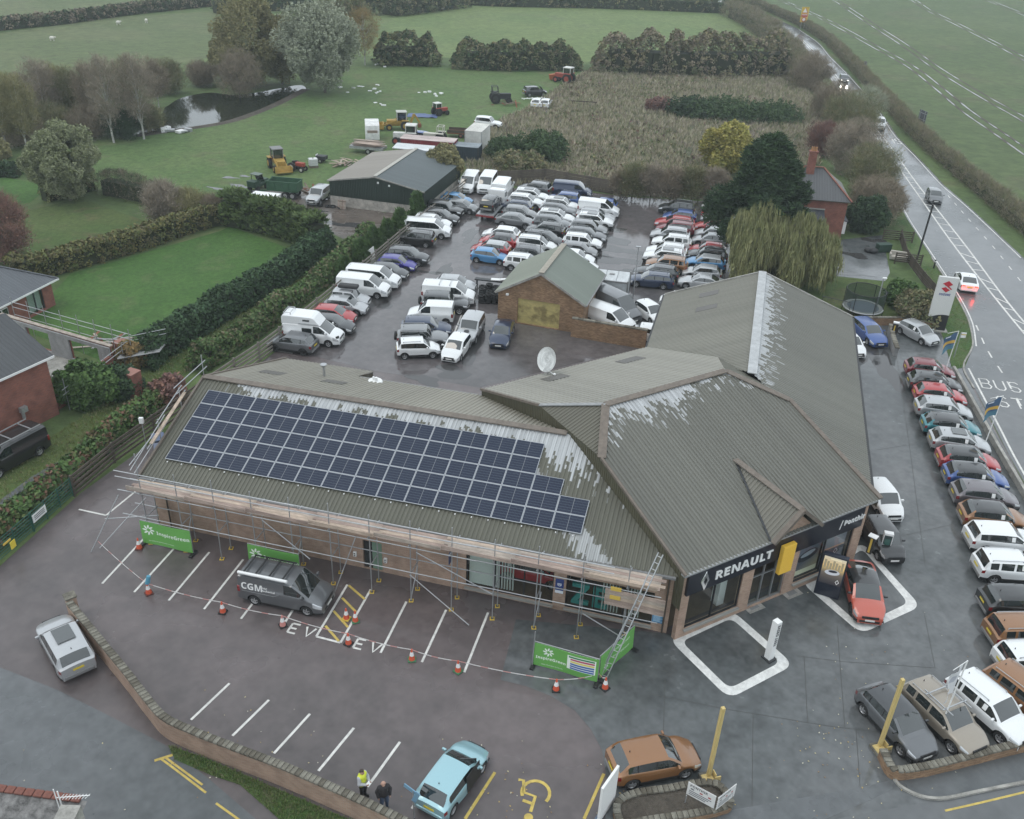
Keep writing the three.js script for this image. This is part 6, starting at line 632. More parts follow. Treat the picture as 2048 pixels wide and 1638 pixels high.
for (const [type, label, cat, x, z, H, cr, ck, o] of [["willow","large pale silvery willow at the right end of the pond","tree",-36.15,-171.25,15.2,8.11,"silver",{"n":9500,"s":1.0}],["leafy","big olive willow behind the pond","tree",-50.06,-174.25,16.0,7.41,"olive",{"n":6500,"name":"willow_tree","s":0.95}],["leafy","smaller olive tree behind the left of the pond","tree",-56.2,-179.58,7.8,3.58,"olive"],["leafy","olive tree between the big willow and the silvery willow","tree",-45.23,-177.11,11.9,4.98,"olive"],["birch","orange brown birch right of the silvery willow","tree",-33.41,-199.46,11.0,3.84,"rust"],["bush","brown bush overhanging the middle of the pond","bush",-49.61,-164.32,7.4,3.75,"brown"],["bush","brown bush at the far left bank of the pond","bush",-58.69,-172.46,3.8,2.73,"brown"],["bush","mixed bush behind the pond left of the brown one","bush",-62.39,-164.72,5.2,3.36,"mixed"],["leafy","dark tree behind the silvery willow at the top edge","tree",-45.73,-245.28,8.0,6.74,"mixed"],["birch","birch with white trunk nearest the pond edge","tree",-55.36,-134.43,11.9,2.55,"twig",{"group":"birches by the pond"}],["birch","birch second from the pond edge","tree",-58.73,-131.86,11.9,2.53,"twig",{"group":"birches by the pond"}],["birch","birch third from the pond edge","tree",-67.86,-140.89,8.0,2.19,"mixed",{"group":"birches by the pond"}],["birch","birch fourth from the pond edge","tree",-71.21,-138.72,9.6,2.72,"twig",{"group":"birches by the pond"}],["birch","leafy birch near the left edge","tree",-68.45,-126.18,9.9,2.35,"olive",{"group":"birches by the pond"}],["birch","birch at the left edge of the picture","tree",-71.02,-125.77,10.5,2.37,"olive",{"group":"birches by the pond"}],["birch","brown birch in the middle of the row","tree",-63.92,-137.8,9.7,2.48,"brown",{"group":"birches by the pond"}],["birch","olive birch at the back of the row","tree",-71.33,-143.55,8.1,2.61,"olive",{"group":"birches by the pond"}],["birch","brown tree behind the pond birch","tree",-60.23,-154.42,7.4,2.12,"brown",{"group":"birches by the pond"}],["birch","tree between the two nearest birches","tree",-60.37,-142.2,9.5,2.52,"mixed",{"group":"birches by the pond"}],["birch","brown tree behind the left birches","tree",-75.97,-142.72,6.6,3.01,"brown",{"group":"birches by the pond"}],["birch","olive tree at the back left edge","tree",-81.41,-145.12,6.0,3.48,"olive",{"group":"birches by the pond"}],["bush","mixed undergrowth bush at the pond corner","bush",-56.18,-139.12,3.4,2.47,"mixed"],["bush","dark undergrowth bush under the second birch","bush",-58.29,-134.83,3.6,2.83,"dark"],["bush","brown undergrowth bush under the middle birches","bush",-63.43,-134.86,3.7,3.28,"brown"],["bush","mixed undergrowth bush under the fourth birch","bush",-68.45,-134.61,3.9,3.32,"mixed"],["bush","brown undergrowth bush at the left edge","bush",-70.63,-128.53,4.1,3.63,"brown"],["willow","pale green willow standing between the two back gardens","tree",-53.6,-105.67,9.0,4.96,"pale",{"n":9000,"lobes":22,"s":0.72,"sp":0.24}],["bush","reddish brown tree at the left edge above the house","tree",-50.87,-85.66,6.7,3.11,"plum"],["bush","grey twiggy bush above the beech hedge","bush",-40.33,-100.05,3.8,2.73,"twig"],["bush","yellowish bush at the right end of the beech hedge","bush",-37.59,-100.4,2.9,2.41,"olive"],["bush","brown bush beside the laurel hedge","bush",-34.85,-100.75,2.3,1.8,"brown"],["shrub","olive shrub between the shed and the parked vans","bush",-9.92,-117.48,5.3,2.47,"olive",{"n":2600}],["conifer","conifer behind the timber fence, first from the shed corner","conifer",-11.98,-103.65,3.3,1.18,"green",{"group":"conifers behind the timber fence"}],["conifer","conifer behind the timber fence, second from the shed corner","conifer",-13.36,-98.32,2.9,1.18,"green",{"group":"conifers behind the timber fence"}],["conifer","conifer behind the timber fence, third from the shed corner","conifer",-14.26,-94.7,2.9,1.09,"green",{"group":"conifers behind the timber fence"}],["conifer","conifer behind the timber fence, fourth from the shed corner","conifer",-15.41,-92.58,2.8,1.07,"green",{"group":"conifers behind the timber fence"}],["conifer","conifer behind the timber fence, fifth from the shed corner","conifer",-16.19,-88.87,2.7,1.17,"green",{"group":"conifers behind the timber fence"}],["conifer","conifer behind the timber fence, sixth from the shed corner","conifer",-17.1,-84.73,2.4,1.0,"green",{"group":"conifers behind the timber fence"}],["pine","tall dark pine beside the red brick house","tree",25.89,-97.37,12.9,5.85,"dark",{"n":8200,"tr":0.35}],["weeping","weeping willow between the compound and the showroom roof","tree",25.92,-89.38,7.2,6.97,"wil",{"n":6500}],["leafy","yellow green tree left of the pine","tree",28.7,-129.4,6.7,4.03,"yellow"],["bush","brown roadside bush behind the rough ground","bush",53.72,-165.85,5.9,4.28,"brown",{"n":2200}],["bush","mixed roadside bush opposite the slow marking","bush",51.2,-148.25,7.7,4.73,"mixed",{"n":2200}],["bush","grey twiggy roadside bush behind the house","bush",46.8,-130.79,7.0,4.6,"twig",{"n":2200}],["bush","mixed roadside bush right of the house chimney","bush",46.67,-121.34,6.0,3.96,"mixed",{"n":2200}],["bush","brown roadside bush right of the house","bush",43.61,-110.7,4.7,3.65,"brown",{"n":2200}],["shrub","dark shrub at the right corner of the house","bush",41.33,-106.37,3.8,2.56,"dark"],["bush","brown bush at the top of the roadside row","bush",57.1,-192.4,6.6,4.36,"brown",{"n":2200}],["bush","reddish bush left of the roadside row","bush",46.16,-141.46,4.5,2.86,"plum",{"n":2200}],["birch","bare pale tree reaching over the road","tree",57.38,-159.2,6.9,2.77,"silver"],["bare","second thorn bush in the row behind the compound","bush",14.11,-115.2,3.9,1.95,"mixed",{"group":"thorn bushes behind the compound","n":1300,"base":0.25,"lobes":9,"name":"bush"}],["bare","third thorn bush in the row behind the compound","bush",16.48,-114.69,4.0,1.94,"twig",{"group":"thorn bushes behind the compound","n":1300,"base":0.25,"lobes":9,"name":"bush"}],["bare","fourth thorn bush in the row behind the compound","bush",19.0,-114.41,3.8,1.94,"brown",{"group":"thorn bushes behind the compound","n":1300,"base":0.25,"lobes":9,"name":"bush"}],["bare","fifth thorn bush in the row behind the compound","bush",21.51,-114.13,4.3,1.95,"mixed",{"group":"thorn bushes behind the compound","n":1300,"base":0.25,"lobes":9,"name":"bush"}],["bare","last thorn bush in the row behind the compound","bush",24.04,-114.05,4.2,1.95,"twig",{"group":"thorn bushes behind the compound","n":1300,"base":0.25,"lobes":9,"name":"bush"}],["bare","first thorn bush in the row behind the compound","bush",12.73,-115.64,2.9,1.46,"brown",{"group":"thorn bushes behind the compound","n":1300,"base":0.25,"lobes":9,"name":"bush"}],["shrub","dark bramble mound in the rough ground behind the vans","bush",2.9,-131.99,3.4,4.02,"ivy"],["shrub","low bramble mound beside the white box body","bush",-2.55,-133.86,1.8,2.96,"ivy"],["shrub","low bramble patch behind the back fence","bush",-0.25,-125.14,1.9,4.17,"mixed"],["shrub","dark bramble mound at the left of the rough ground strip","bush",28.89,-164.43,2.3,4.11,"dark"],["shrub","long low bramble mound in the rough ground","bush",34.09,-164.22,1.7,6.41,"ivy"],["shrub","low bramble mound at the right of the rough ground","bush",42.73,-163.89,1.5,5.55,"ivy"],["shrub","reddish bramble patch in the rough ground","bush",24.11,-168.24,1.3,2.78,"plum"],["shrub","overgrown border in front of the totem sign","bush",38.11,-80.71,2.6,2.31,"mixed"],["shrub","green border shrubs along the garden fence","bush",37.89,-84.22,2.0,1.85,"green"],["shrub","bush where the far road leaves the picture","bush",66.25,-320.34,3.7,4.4,"mixed"],["shrub","dark green bush at the corner of the brick extension","bush",-31.87,-59.45,2.8,2.24,"green",{"n":2600}],["shrub","small reddish shrub beside the brick pier","bush",-30.7,-64.83,2.0,1.07,"rust"],["shrub","dark shrub beside the front brick pier","bush",-29.97,-60.38,1.9,1.63,"dark",{"n":2000}],["shrub","red leaved shrub at the end of the trimmed hedge","bush",-25.99,-59.94,1.7,1.19,"plum"],["shrub","small yellowish bush at the left edge","bush",-69.82,-121.33,2.2,1.54,"olive"],["leafy","dark tree at the top edge beyond the paddock","tree",-38.64,-298.25,6.8,7.28,"mixed"]]) tree(type, label, cat, x, z, H, cr, C[ck], (Math.abs(x * 131 + z * 17) | 0) + 7, o);
hedge('long autumn beech hedge with yellow leaves between the two lawns', D.hedge1, 1.7, 2.1, 'leaf', [[.095, .098, .036], [.07, .085, .03], [.12, .105, .04], [.08, .07, .035]], 70, 11, { ragged: .12 });
hedge('tall glossy laurel hedge at the end of the garden lawn', D.hedge2, 1.7, 3.5, 'fern', C.laurel, 110, 12, { ragged: .1, s: 1.1 });
hedge('dark evergreen hedge along the right of the garden lawn', D.hedge3, 1.9, 2.3, 'leaf', [...C.dark, [.04, .075, .035]], 80, 13, { ragged: .14, round: 1 });
hedge('loose green hedge just behind the timber fence', D.hedge4, 1.5, 1.7, 'leaf', [...C.green, [.075, .1, .04], [.10, .085, .05]], 80, 14, { ragged: .5, round: 1 });
hedge('trimmed hedge between the footpath and the dark rail fence', D.hedge5, 1.5, 1.25, 'leaf', [...C.green, [.06, .1, .028], [.11, .06, .04]], 80, 15, { ragged: .25, round: 1 });
hedge('dark clipped field hedge at the top left', D.hedgeTL, 2.2, 2.4, 'leaf', [...C.dark, ...C.brown], 16, 16, { s: 2 });
hedge('dense field hedge left of the paddock gap', D.hedgeC1, 5, 5, 'leaf', [...C.dark, ...C.mixed], 60, 17, { s: 1.6, round: 1, ragged: .35 });
hedge('dense field hedge right of the paddock gap', D.hedgeC2, 5, 4.6, 'leaf', [...C.dark, ...C.mixed], 60, 18, { s: 1.6, round: 1, ragged: .3 });
hedge('overgrown hedge behind the rough ground', D.hedgeC3, 7, 6.5, 'leaf', [...C.mixed, ...C.brown], 60, 19, { s: 1.8, round: 1, ragged: .5 });
hedge('long dark hedge along the far edge of the bright field', D.hedgeTop, 3, 3.4, 'leaf', [...C.dark, ...C.mixed], 14, 20, { s: 2.2, ragged: .3 });
hedge('short thick hedge at the top behind the paddock trees', D.hedgeTop2, 8, 6, 'leaf', [...C.dark, ...C.mixed], 30, 21, { s: 2.2, round: 1 });
hedge('brown hedge along the left side of the far road', D.hedgeRL, 5, 4, 'twig', [...C.twig, ...C.mixed], 50, 22, { s: 1.6, round: 1, ragged: .4 });
hedge('low brown hedge between the road and the crop field', D.hedgeRR, 2.3, 1.7, 'twig', [...C.twig, ...C.mixed, [.10, .105, .05]], 60, 23, { s: 1.1, round: 1, ragged: .35 });
hedge('short clipped yellowish hedge left of the pale willow', D.hedgeS, 1.5, 1.8, 'leaf', [...C.olive, ...C.green], 60, 24);
hedge('dark brown hedge right of the pale willow', D.hedgeS2, 2.4, 2.6, 'twig', [...C.brown, ...C.dark], 70, 25, { round: 1, ragged: .3 });
hedge('dark hedge at the left edge below the birches', D.hedgeS3, 1.6, 1.5, 'leaf', C.dark, 60, 26);
// rank grass, weeds and brambles
{
  const r = mulberry(333), fill = (polyK, n, kind, cols, s, nm, lab, y = Y0, cond) => { const P = D[polyK] ?? polyK, xs = P.map(p => p[0]), zs = P.map(p => p[1]), x0 = Math.min(...xs), x1 = Math.max(...xs), z0 = Math.min(...zs), z1 = Math.max(...zs), list = []; let guard = 0; while (list.length < n && guard++ < n * 12) { const x = lerp(x0, x1, r()), z = lerp(z0, z1, r()); if (!inPoly([x, z], P)) continue; const q = fbm(N3, (x / 80 + 9) % 1, (z / 80 + 9) % 1, 8, 4); if (cond && !cond(q, r)) continue; list.push([x, y, z, s * (.6 + r() * .8)]); } const g = thing(nm, lab, 'vegetation'); g.userData = { kind: 'stuff', label: lab, category: 'vegetation' }; foliage(nm + '_blades', kind, list, cols, g, 5 + n); };
  fill('scrub', 26000, 'tuft', [...C.straw, ...C.straw, [.09, .12, .045], [.15, .12, .11]], 1.5, 'rough_grass', 'rank straw coloured grass over the rough ground');
  fill('scrub', 2600, 'leaf', [...C.mixed, [.07, .1, .04], [.12, .06, .06]], 1.3, 'weeds', 'low weeds and brambles over the rough ground', .1, (q, r) => q > .56);
  fill('strip', 5000, 'tuft', [[.13, .16, .055], [.16, .17, .07], [.19, .17, .09]], .4, 'long_grass', 'long grass along the footpath strip');
  fill('vergeF', 3000, 'tuft', [[.09, .15, .04], [.11, .16, .05], [.15, .15, .07]], .28, 'verge_grass', 'grass on the verge outside the boundary wall', .012);
  fill('verge2', 1500, 'tuft', [[.1, .15, .045], [.14, .16, .06]], .25, 'verge_grass', 'grass on the verge beside the totem sign', .025);
}

// ---------------------------------------------------------------- scaffold along the long front
const o = D.o; let PLK;
{
  const sc = siteThing('scaffold', 'tube and board scaffold along the eaves of the solar roof', 'scaffold');
  const us = []; for (let i = 0; i < 13; i++) us.push(.6 + i * 2.37);
  const st = M.galv, r = mulberry(41), tb = (a, b, n = 'tube') => mesh(n, tube(a, b, .032, 6), st, sc);
  us.forEach((u, i) => {
    const d = SL * u; if (u < 29.5) tb([u, 0, 1.8], [u + .03, 5.35 + d * .4 + (i % 3) * .12, 1.78], 'standard'); tb([u, 0, .77], [u, 4.0 + d, .77], 'standard');
    tb([u, 3.72 + d, 2.0], [u, 3.72 + d, .3], 'transom'); tb([u, 1.95, 1.9], [u, 1.95, .6], 'transom');
    for (const z of [1.8, .77]) { if (u > 29.5 && z > 1) continue; const s = mesh('sole_board', box(.26, .04, .26, u, .02, z, .3), M.yellow, sc); mesh('base_plate', box(.15, .012, .15, u, .046, z, .3), M.darkSteel, s); }
    if (i % 3 === 1) tb([u, .15, 1.85], [u + .12, 1.95, 1.0], 'brace');
  });
  for (const [z, y] of [[1.86, 4.62], [1.86, 5.02], [1.86, 1.95], [.7, 1.9], [1.86, 3.68], [.7, 3.68]]) for (const [a, b] of [[-.9, 10.5], [9.9, 21], [20.4, z > 1 && y > 4 ? 28.3 : 30.8]]) tb([a, y + SL * a * .6, z], [b, y + SL * b * .6, z + .03], 'ledger');
  for (const [a, y0, b, y1] of [[8.4, 3.7, 11.2, 1.6], [21.9, 1.9, 17.6, 3.7], [17.2, 2.0, 20.9, .1], [14.1, 3.9, 12.9, .05], [26.9, 1.9, 29, .9]]) tb([a, y0, 1.92], [b, y1, 1.95 + (y1 < .5 ? .8 : 0)], 'brace');
  // boards, each its own plank
  for (let k = 0; k < 5; k++) for (let i = 0; i < 8; i++) { const u0 = -.3 + i * 3.86 + (k % 2) * .25, l = Math.min(3.95, 31 - u0); if (l < 1) continue; const g = mesh('plank', PLK ??= metreUV(box(1, .038, .215)), M.plank[(k * 3 + i * 5 + (r() * 4 | 0)) % 4], sc); g.scale.x = l; g.position.set(u0 + l / 2, 3.80 + SL * (u0 + l / 2) + (i % 2) * .03, 1.76 - k * .23); g.rotation.set(0, (r() - .5) * .01, SL); }
  for (let i = 0; i < 8; i++) { const u0 = -.3 + i * 3.86, l = Math.min(3.84, 31 - u0); const g = mesh('toe_board', PLK, M.plank[(i * 3 + 1) % 4], sc); g.scale.x = l; g.position.set(u0 + l / 2, 3.96 + SL * (u0 + l / 2) + (i % 2) * .02, 1.9); g.rotation.set(Math.PI / 2, 0, SL); }
  // brick guard at the near corner: board panel
  for (let i = 0; i < 5; i++) { const g = mesh('plank', PLK, M.plank[i % 4], sc); g.scale.x = 3.1; g.position.set(29.5, 3.35 - i * .21 + .55, 2.02); g.rotation.set(Math.PI / 2, 0, SL); }
  for (const y of [4.12, 3.55]) mesh('warning_board', box(.55, .24, .03, 28.5, y, 2.06), M.yellow, sc);
  // verge return at the left end
  for (const [v0, y0, v1, y1] of [[-.6, 4.6, 3.2, 6.6], [-.3, 4.2, 3.5, 6.1], [2.4, 6.1, 5.3, 7.6], [2.7, 5.6, 5.6, 7.1], [4.6, 7.4, 8.1, 8.0], [4.8, 6.9, 8.2, 7.5], [-.6, 4.95, 1.6, 5.9], [1.2, 5.0, 4.3, 6.5]]) tb([-.85, y0 - .4, -v0], [-.75, y1 - .7, -v1], 'guard_rail');
  for (const v of [0, 2.6, 5.1, 7.9]) tb([-.9, 0, -v], [-.85, 5.0 + v * .35, -v], 'standard');
  mesh('verge_board', mgu([beam([-.68, 4.9, -1.4], [-.68, 6.35, -5.4], .22, .04)]), M.plank[2], sc);
  tb([-.9, 3.3, 1.9], [-2.2, .05, 3.6], 'raker'); tb([-1.9, .1, 3.2], [-.3, 2.2, .4], 'raker'); tb([-1.6, 1.9, 2.6], [1.2, 1.95, 1.4], 'raker');
  // near corner tower
  tb([24.9, 0, 4.55], [24.95, 2.4, 4.5], 'standard'); tb([28.3, 0, 4.4], [29.9, 4.9, 2.0], 'raker'); tb([28.4, .1, 4.3], [29.6, 3.6, 2.1], 'raker'); mesh('ladder', mgu([tube([28.45, .05, 4.3], [30.3, 6.3, 1.2], .035), tube([28.75, .05, 4.35], [30.55, 6.3, 1.3], .035), ...Array.from({ length: 20 }, (_, i) => { const f = (i + .5) / 20; return tube([lerp(28.45, 30.3, f), lerp(.05, 6.3, f), lerp(4.3, 1.2, f)], [lerp(28.75, 30.55, f), lerp(.05, 6.3, f), lerp(4.35, 1.3, f)], .02, 5); })]), M.steel, sc);
}

// green mesh banners
function banner(x, y, z, ry, w, h, label, variant, tilt = 0) {
  const t = thing('banner', label, 'banner', x, y, z, ry, 'green scaffold banners');
  const g = new THREE.BoxGeometry(w, h, .02, 16, 4, 1); { const p = g.attributes.position; for (let i = 0; i < p.count; i++) p.setZ(i, p.getZ(i) + .05 * Math.sin(p.getX(i) * 2.3 + p.getY(i)) * (1 - Math.abs(p.getY(i)) / h)); g.computeVertexNormals(); }
  g.translate(0, h / 2 + .15, 0);
  const m = decal(w, h, 512, (c, W, H) => { c.fillStyle = '#6aa854'; c.fillRect(0, 0, W, H); c.fillStyle = '#e9efe6'; const star = (cx, cy, R0) => { for (let i = 0; i < 8; i++) { c.save(); c.translate(cx, cy); c.rotate(i * Math.PI / 4); c.beginPath(); c.ellipse(0, -R0 * .62, R0 * .15, R0 * .38, .25, 0, 7); c.fill(); c.restore(); } };
    if (variant === 0) { star(W * .15, H * .36, H * .24); c.font = `bold ${H * .22 | 0}px sans-serif`; c.fillText('InspireGreen', W * .3, H * .52); c.font = `${H * .055 | 0}px sans-serif`; c.fillText('solar battery storage heat pumps ev charging', W * .12, H * .86); }
    if (variant === 1) { star(W * .22, H * .3, H * .2); c.font = `bold ${H * .17 | 0}px sans-serif`; c.fillText('InspireGreen', W * .03, H * .66); c.fillRect(W * .52, H * .12, W * .44, H * .62); ['#3d7f55', '#b23c5e', '#d8c95b', '#3f63a6', '#3f63a6', '#3f63a6'].forEach((k, i) => { c.fillStyle = k; c.fillRect(W * (i ? .57 : .54), H * (.15 + i * .1), W * (i ? .37 : .4), H * .07); }); c.fillStyle = '#e9efe6'; c.font = `${H * .06 | 0}px sans-serif`; c.fillText('safety information for the site', W * .12, H * .9); }
    if (variant === 2) { star(W * .2, H * .7, H * .16); c.font = `${H * .16 | 0}px sans-serif`; c.fillText('InspireGreen', W * .38, H * .62); c.fillText('InspireGreen', W * .38, H * .3); } });
  mesh('mesh_sheet', flat(g), m, t); mesh('frame', mg([tube([-w / 2, 0, -.06], [-w / 2, h + .2, -.06], .025), tube([w / 2, 0, -.06], [w / 2, h + .2, -.06], .025), tube([-w / 2, h + .18, -.06], [w / 2, h + .18, -.06], .025), tube([-w / 2, .12, -.06], [w / 2, .12, -.06], .025)]), M.galv, t);
  for (const s of [-1, 1]) mesh('foot_block', rbox(.22, .14, .7, .04, s * w / 2, .07, 0), M.black, t); return t;
}
{
  const at = (u, z, ry, w, h, l, v) => { const [x, zz] = bworld(u, -z); banner(x, 0, zz, ry - BANG, w, h, l, v); };
  at(1.9, 1.98, 0, 3.3, 1.6, 'green banner nearest the left end of the scaffold', 0); at(8.9, 2.0, 0, 3.2, 1.6, 'green banner behind the dark grey lettered van', 0);
  at(26.65, 4.6, .07 - .14, 3.4, 1.5, 'green banner with a striped safety notice at the scaffold corner', 1); at(29.05, 3.1, 1.12, 3.0, 1.5, 'green banner turned towards the entrance at the scaffold corner', 2);
}
// traffic cones and the tape between them
const coneM = std(.62, .1, .045, .6), coneG = [std(.05, .17, .08, .7), M.rubber, std(.55, .4, .06, .7), std(.12, .03, .02, .8)], conePale = std(.6, .25, .22, .6);
const coneLbl = ['traffic cone beside the left green banner', 'traffic cone wearing a blue sleeve on the left parking lines', 'traffic cone left of the dark grey van', 'faded pink cone below the dark grey van', 'cone with yellow base in the hatched strip', 'cone with green base in the hatched strip', 'cone at the near end of the hatched strip', 'green based cone in front of the middle bays', 'green based cone before the last white bay line', 'cone left of the corner banner on the concrete', 'cone right of the corner banner on the concrete'];
coneLbl.forEach((l, i) => {
  const [x, z] = o['cone' + i], t = thing('traffic_cone', l, 'traffic cone', x, .008, z, i * .7, 'cones round the scaffold'); const b = [3, 3, 1, 1, 2, 0, 1, 0, 0, 1, 1][i], tall = 1;
  mesh('base', rbox(.42, .07, .42, .02, 0, .035, 0), coneG[b], t); mesh('cone', mg([cyl(.17, .12, .28, 0, .2, 0, 14), cyl(.065, .035, .2, 0, .66, 0, 14)]), i === 3 ? conePale : coneM, t); mesh('sleeve', cyl(.12, .065, .24, 0, .46, 0, 14), M.white, t);
  if (i === 1) mesh('blue_sleeve', cyl(.14, .11, .5, .1, .95, .0, 10, 0, .1, -.25), std(.09, .3, .42, .6), t);
});
{
  const t = thing('barrier_tape', 'thin red and white barrier tape strung between the cones', 'barrier tape'); const tm = [std(.7, .68, .66, .6), std(.6, .3, .28, .6)], P = [[...bworld(-1.9, -3.2), .6], ...[1, 2, 3, 6, 7, 8, 9].map(i => [...o['cone' + i], .74]), [...bworld(28.4, -4.5), .5], [...o.cone10, .74]];
  for (let i = 0; i < P.length - 1; i++) { const a = P[i], b = P[i + 1], L = Math.hypot(a[0] - b[0], a[1] - b[1]), n = Math.ceil(L / .42), A = [], B = []; for (let k = 0; k < n; k++) { const f0 = k / n, f1 = (k + 1) / n, sg = f => -.12 * 4 * f * (1 - f); (k % 3 ? A : B).push(beam([lerp(a[0], b[0], f0), lerp(a[2], b[2], f0) + sg(f0), lerp(a[1], b[1], f0)], [lerp(a[0], b[0], f1), lerp(a[2], b[2], f1) + sg(f1), lerp(a[1], b[1], f1)], .012, .05)); } mesh('tape_span', mg(A), tm[0], t); mesh('tape_span', mg(B), tm[1], t); }
}
// ---------------------------------------------------------------- fences, gates, walls
function railFence(name, label, pts, post, rails, mat, group) {
  const t = thing(name, label, 'fence', 0, 0, 0, 0, group), P = [pts[0]]; for (let i = 0; i < pts.length - 1; i++) { const a = pts[i], b = pts[i + 1], n = Math.max(1, Math.round(Math.hypot(a[0] - b[0], a[1] - b[1]) / 2.9)); for (let k = 1; k <= n; k++) P.push([lerp(a[0], b[0], k / n), lerp(a[1], b[1], k / n)]); }
  const pg = metreUV(box(.13, post + .1, .13, 0, (post + .1) / 2 - .1, 0)), rg = metreUV(box(1, .17, .045)), r = mulberry(P.length);
  P.forEach((p, i) => { const q = mesh('post', pg, mat, t); q.position.set(p[0], 0, p[1]); if (i === P.length - 1) return; const b = P[i + 1], L = Math.hypot(b[0] - p[0], b[1] - p[1]), a = Math.atan2(b[1] - p[1], b[0] - p[0]); for (const y of rails) { const m = mesh('rail', rg, mat, t); m.scale.x = L - .02; m.position.set((p[0] + b[0]) / 2 - Math.sin(a) * .09, y + (r() - .5) * .03, (p[1] + b[1]) / 2 + Math.cos(a) * .09); m.rotation.y = -a; } });
  return t;
}
M.fenceWood = noisy([.2, .18, .155], .8, 1.9, 611, .92); M.fenceDark = noisy([.105, .088, .07], .8, 1.9, 613, .92);
railFence('timber_fence', 'weathered timber rail fence between the hedge and the parked row', D.fenceL.slice(3), 1.75, [.2, .55, .9, 1.25, 1.62], M.fenceWood);
railFence('timber_fence', 'dark timber rail fence beside the left end of the showroom', D.fenceL.slice(0, 4), 1.6, [.2, .55, .9, 1.25, 1.55], M.fenceDark);
railFence('timber_fence', 'dark board fence at the back of the compound', D.fenceB, 1.8, [.14, .34, .54, .74, .94, 1.14, 1.34, 1.54, 1.72], M.fenceDark);
railFence('garden_fence', 'short close boarded fence between the garden and the road', D.gfence, 1.2, [.15, .35, .55, .75, .95, 1.12], M.woodDark);
{
  const t = thing('post_and_wire_fence', 'row of thin posts crossing the rough ground', 'fence'); for (const [x, z] of sampleLine(D.pfence, 2.6)) mesh('post', box(.12, 1.2, .12, x, .55, z), M.wood, t);
  const g = thing('metal_gate', 'dark green metal field gate with two notices', 'gate'); const gm = std(.018, .085, .06, .5);
  for (let s = 0; s < 2; s++) { const a = D.gate[s === 0 ? 3 : 2], b = D.gate[s === 0 ? 2 : 0]; for (let k = 0; k < 7; k++) mesh('bar', tube([a[0], .25 + k * .2, a[1]], [b[0], .25 + k * .2, b[1]], .03, 6), gm, g); for (const f of [.01, .34, .67, .99]) mesh('upright', tube([lerp(a[0], b[0], f), .1, lerp(a[1], b[1], f)], [lerp(a[0], b[0], f), 1.5, lerp(a[1], b[1], f)], .04, 6), gm, g); }
  const a = D.gate[3], b = D.gate[2], an = Math.atan2(b[1] - a[1], b[0] - a[0]); mesh('notice', box(1.2, .55, .03, lerp(a[0], b[0], .85) + .12, 1.0, lerp(a[1], b[1], .85), -an), decal(1.2, .55, 128, (c, W, H) => { c.fillStyle = '#dfe2e0'; c.fillRect(0, 0, W, H); c.fillStyle = '#55585a'; for (let i = 0; i < 3; i++) c.fillRect(W * .12, H * (.2 + i * .22), W * .76, H * .1); }), g);
  const c = D.gate[1]; mesh('notice', box(.4, .5, .03, c[0] + .7, 1.0, c[1] - .6, -an), M.plateY, g); mesh('notice', box(.6, .12, .03, c[0] + .55, 1.35, c[1] - .35, -an), M.yellow, g);
}
function wallRun(name, label, pts, w, h, mat, coping, group, y = 0) {
  const t = thing(name, label, 'wall', 0, y, 0, 0, group), p = pts, seg = (pp, ww, y0, y1) => { const pos = []; const L = [], Rr = []; for (let i = 0; i < pp.length; i++) { const a = pp[Math.max(0, i - 1)], b = pp[Math.min(pp.length - 1, i + 1)]; let dx = b[0] - a[0], dz = b[1] - a[1], l = Math.hypot(dx, dz); dx /= l; dz /= l; L.push([pp[i][0] - dz * ww / 2, pp[i][1] + dx * ww / 2]); Rr.push([pp[i][0] + dz * ww / 2, pp[i][1] - dx * ww / 2]); }
    const quad = (a, b, c, d) => pos.push(...a, ...b, ...c, ...a, ...c, ...d), v = (q, yy) => [q[0], yy, q[1]]; for (let i = 0; i < pp.length - 1; i++) { quad(v(L[i], y0), v(L[i + 1], y0), v(L[i + 1], y1), v(L[i], y1)); quad(v(Rr[i + 1], y0), v(Rr[i], y0), v(Rr[i], y1), v(Rr[i + 1], y1)); quad(v(L[i], y1), v(L[i + 1], y1), v(Rr[i + 1], y1), v(Rr[i], y1)); } const n = pp.length - 1; quad(v(Rr[0], y0), v(L[0], y0), v(L[0], y1), v(Rr[0], y1)); quad(v(L[n], y0), v(Rr[n], y0), v(Rr[n], y1), v(L[n], y1)); return fromTris(pos); };
  mesh('brickwork', seg(p, w, -.1, h), mat, t);
  if (coping) { // coping bricks laid on edge, one by one where they can be told apart
    const cm = [M.coping, M.coping2 ??= noisy([.18, .17, .14], 1.4, 1.9, 621, .95), M.coping3 ??= noisy([.1, .09, .07], 1.4, 1.7, 623, .95)], cg = metreUV(rbox(coping, .11, w + .08, .02, 0, 0, 0, 0, 0, 0, 1)), r = mulberry(61); sampleLine(p, coping + .02).slice(0, 290).forEach(([x, z, a]) => { const m = mesh('coping_stone', cg, cm[r() * 3 | 0], t); m.position.set(x + Math.cos(a) * coping / 2, h + .05 + (r() - .5) * .012, z + Math.sin(a) * coping / 2); m.rotation.y = -a + (r() - .5) * .03; });
  }
  return t;
}
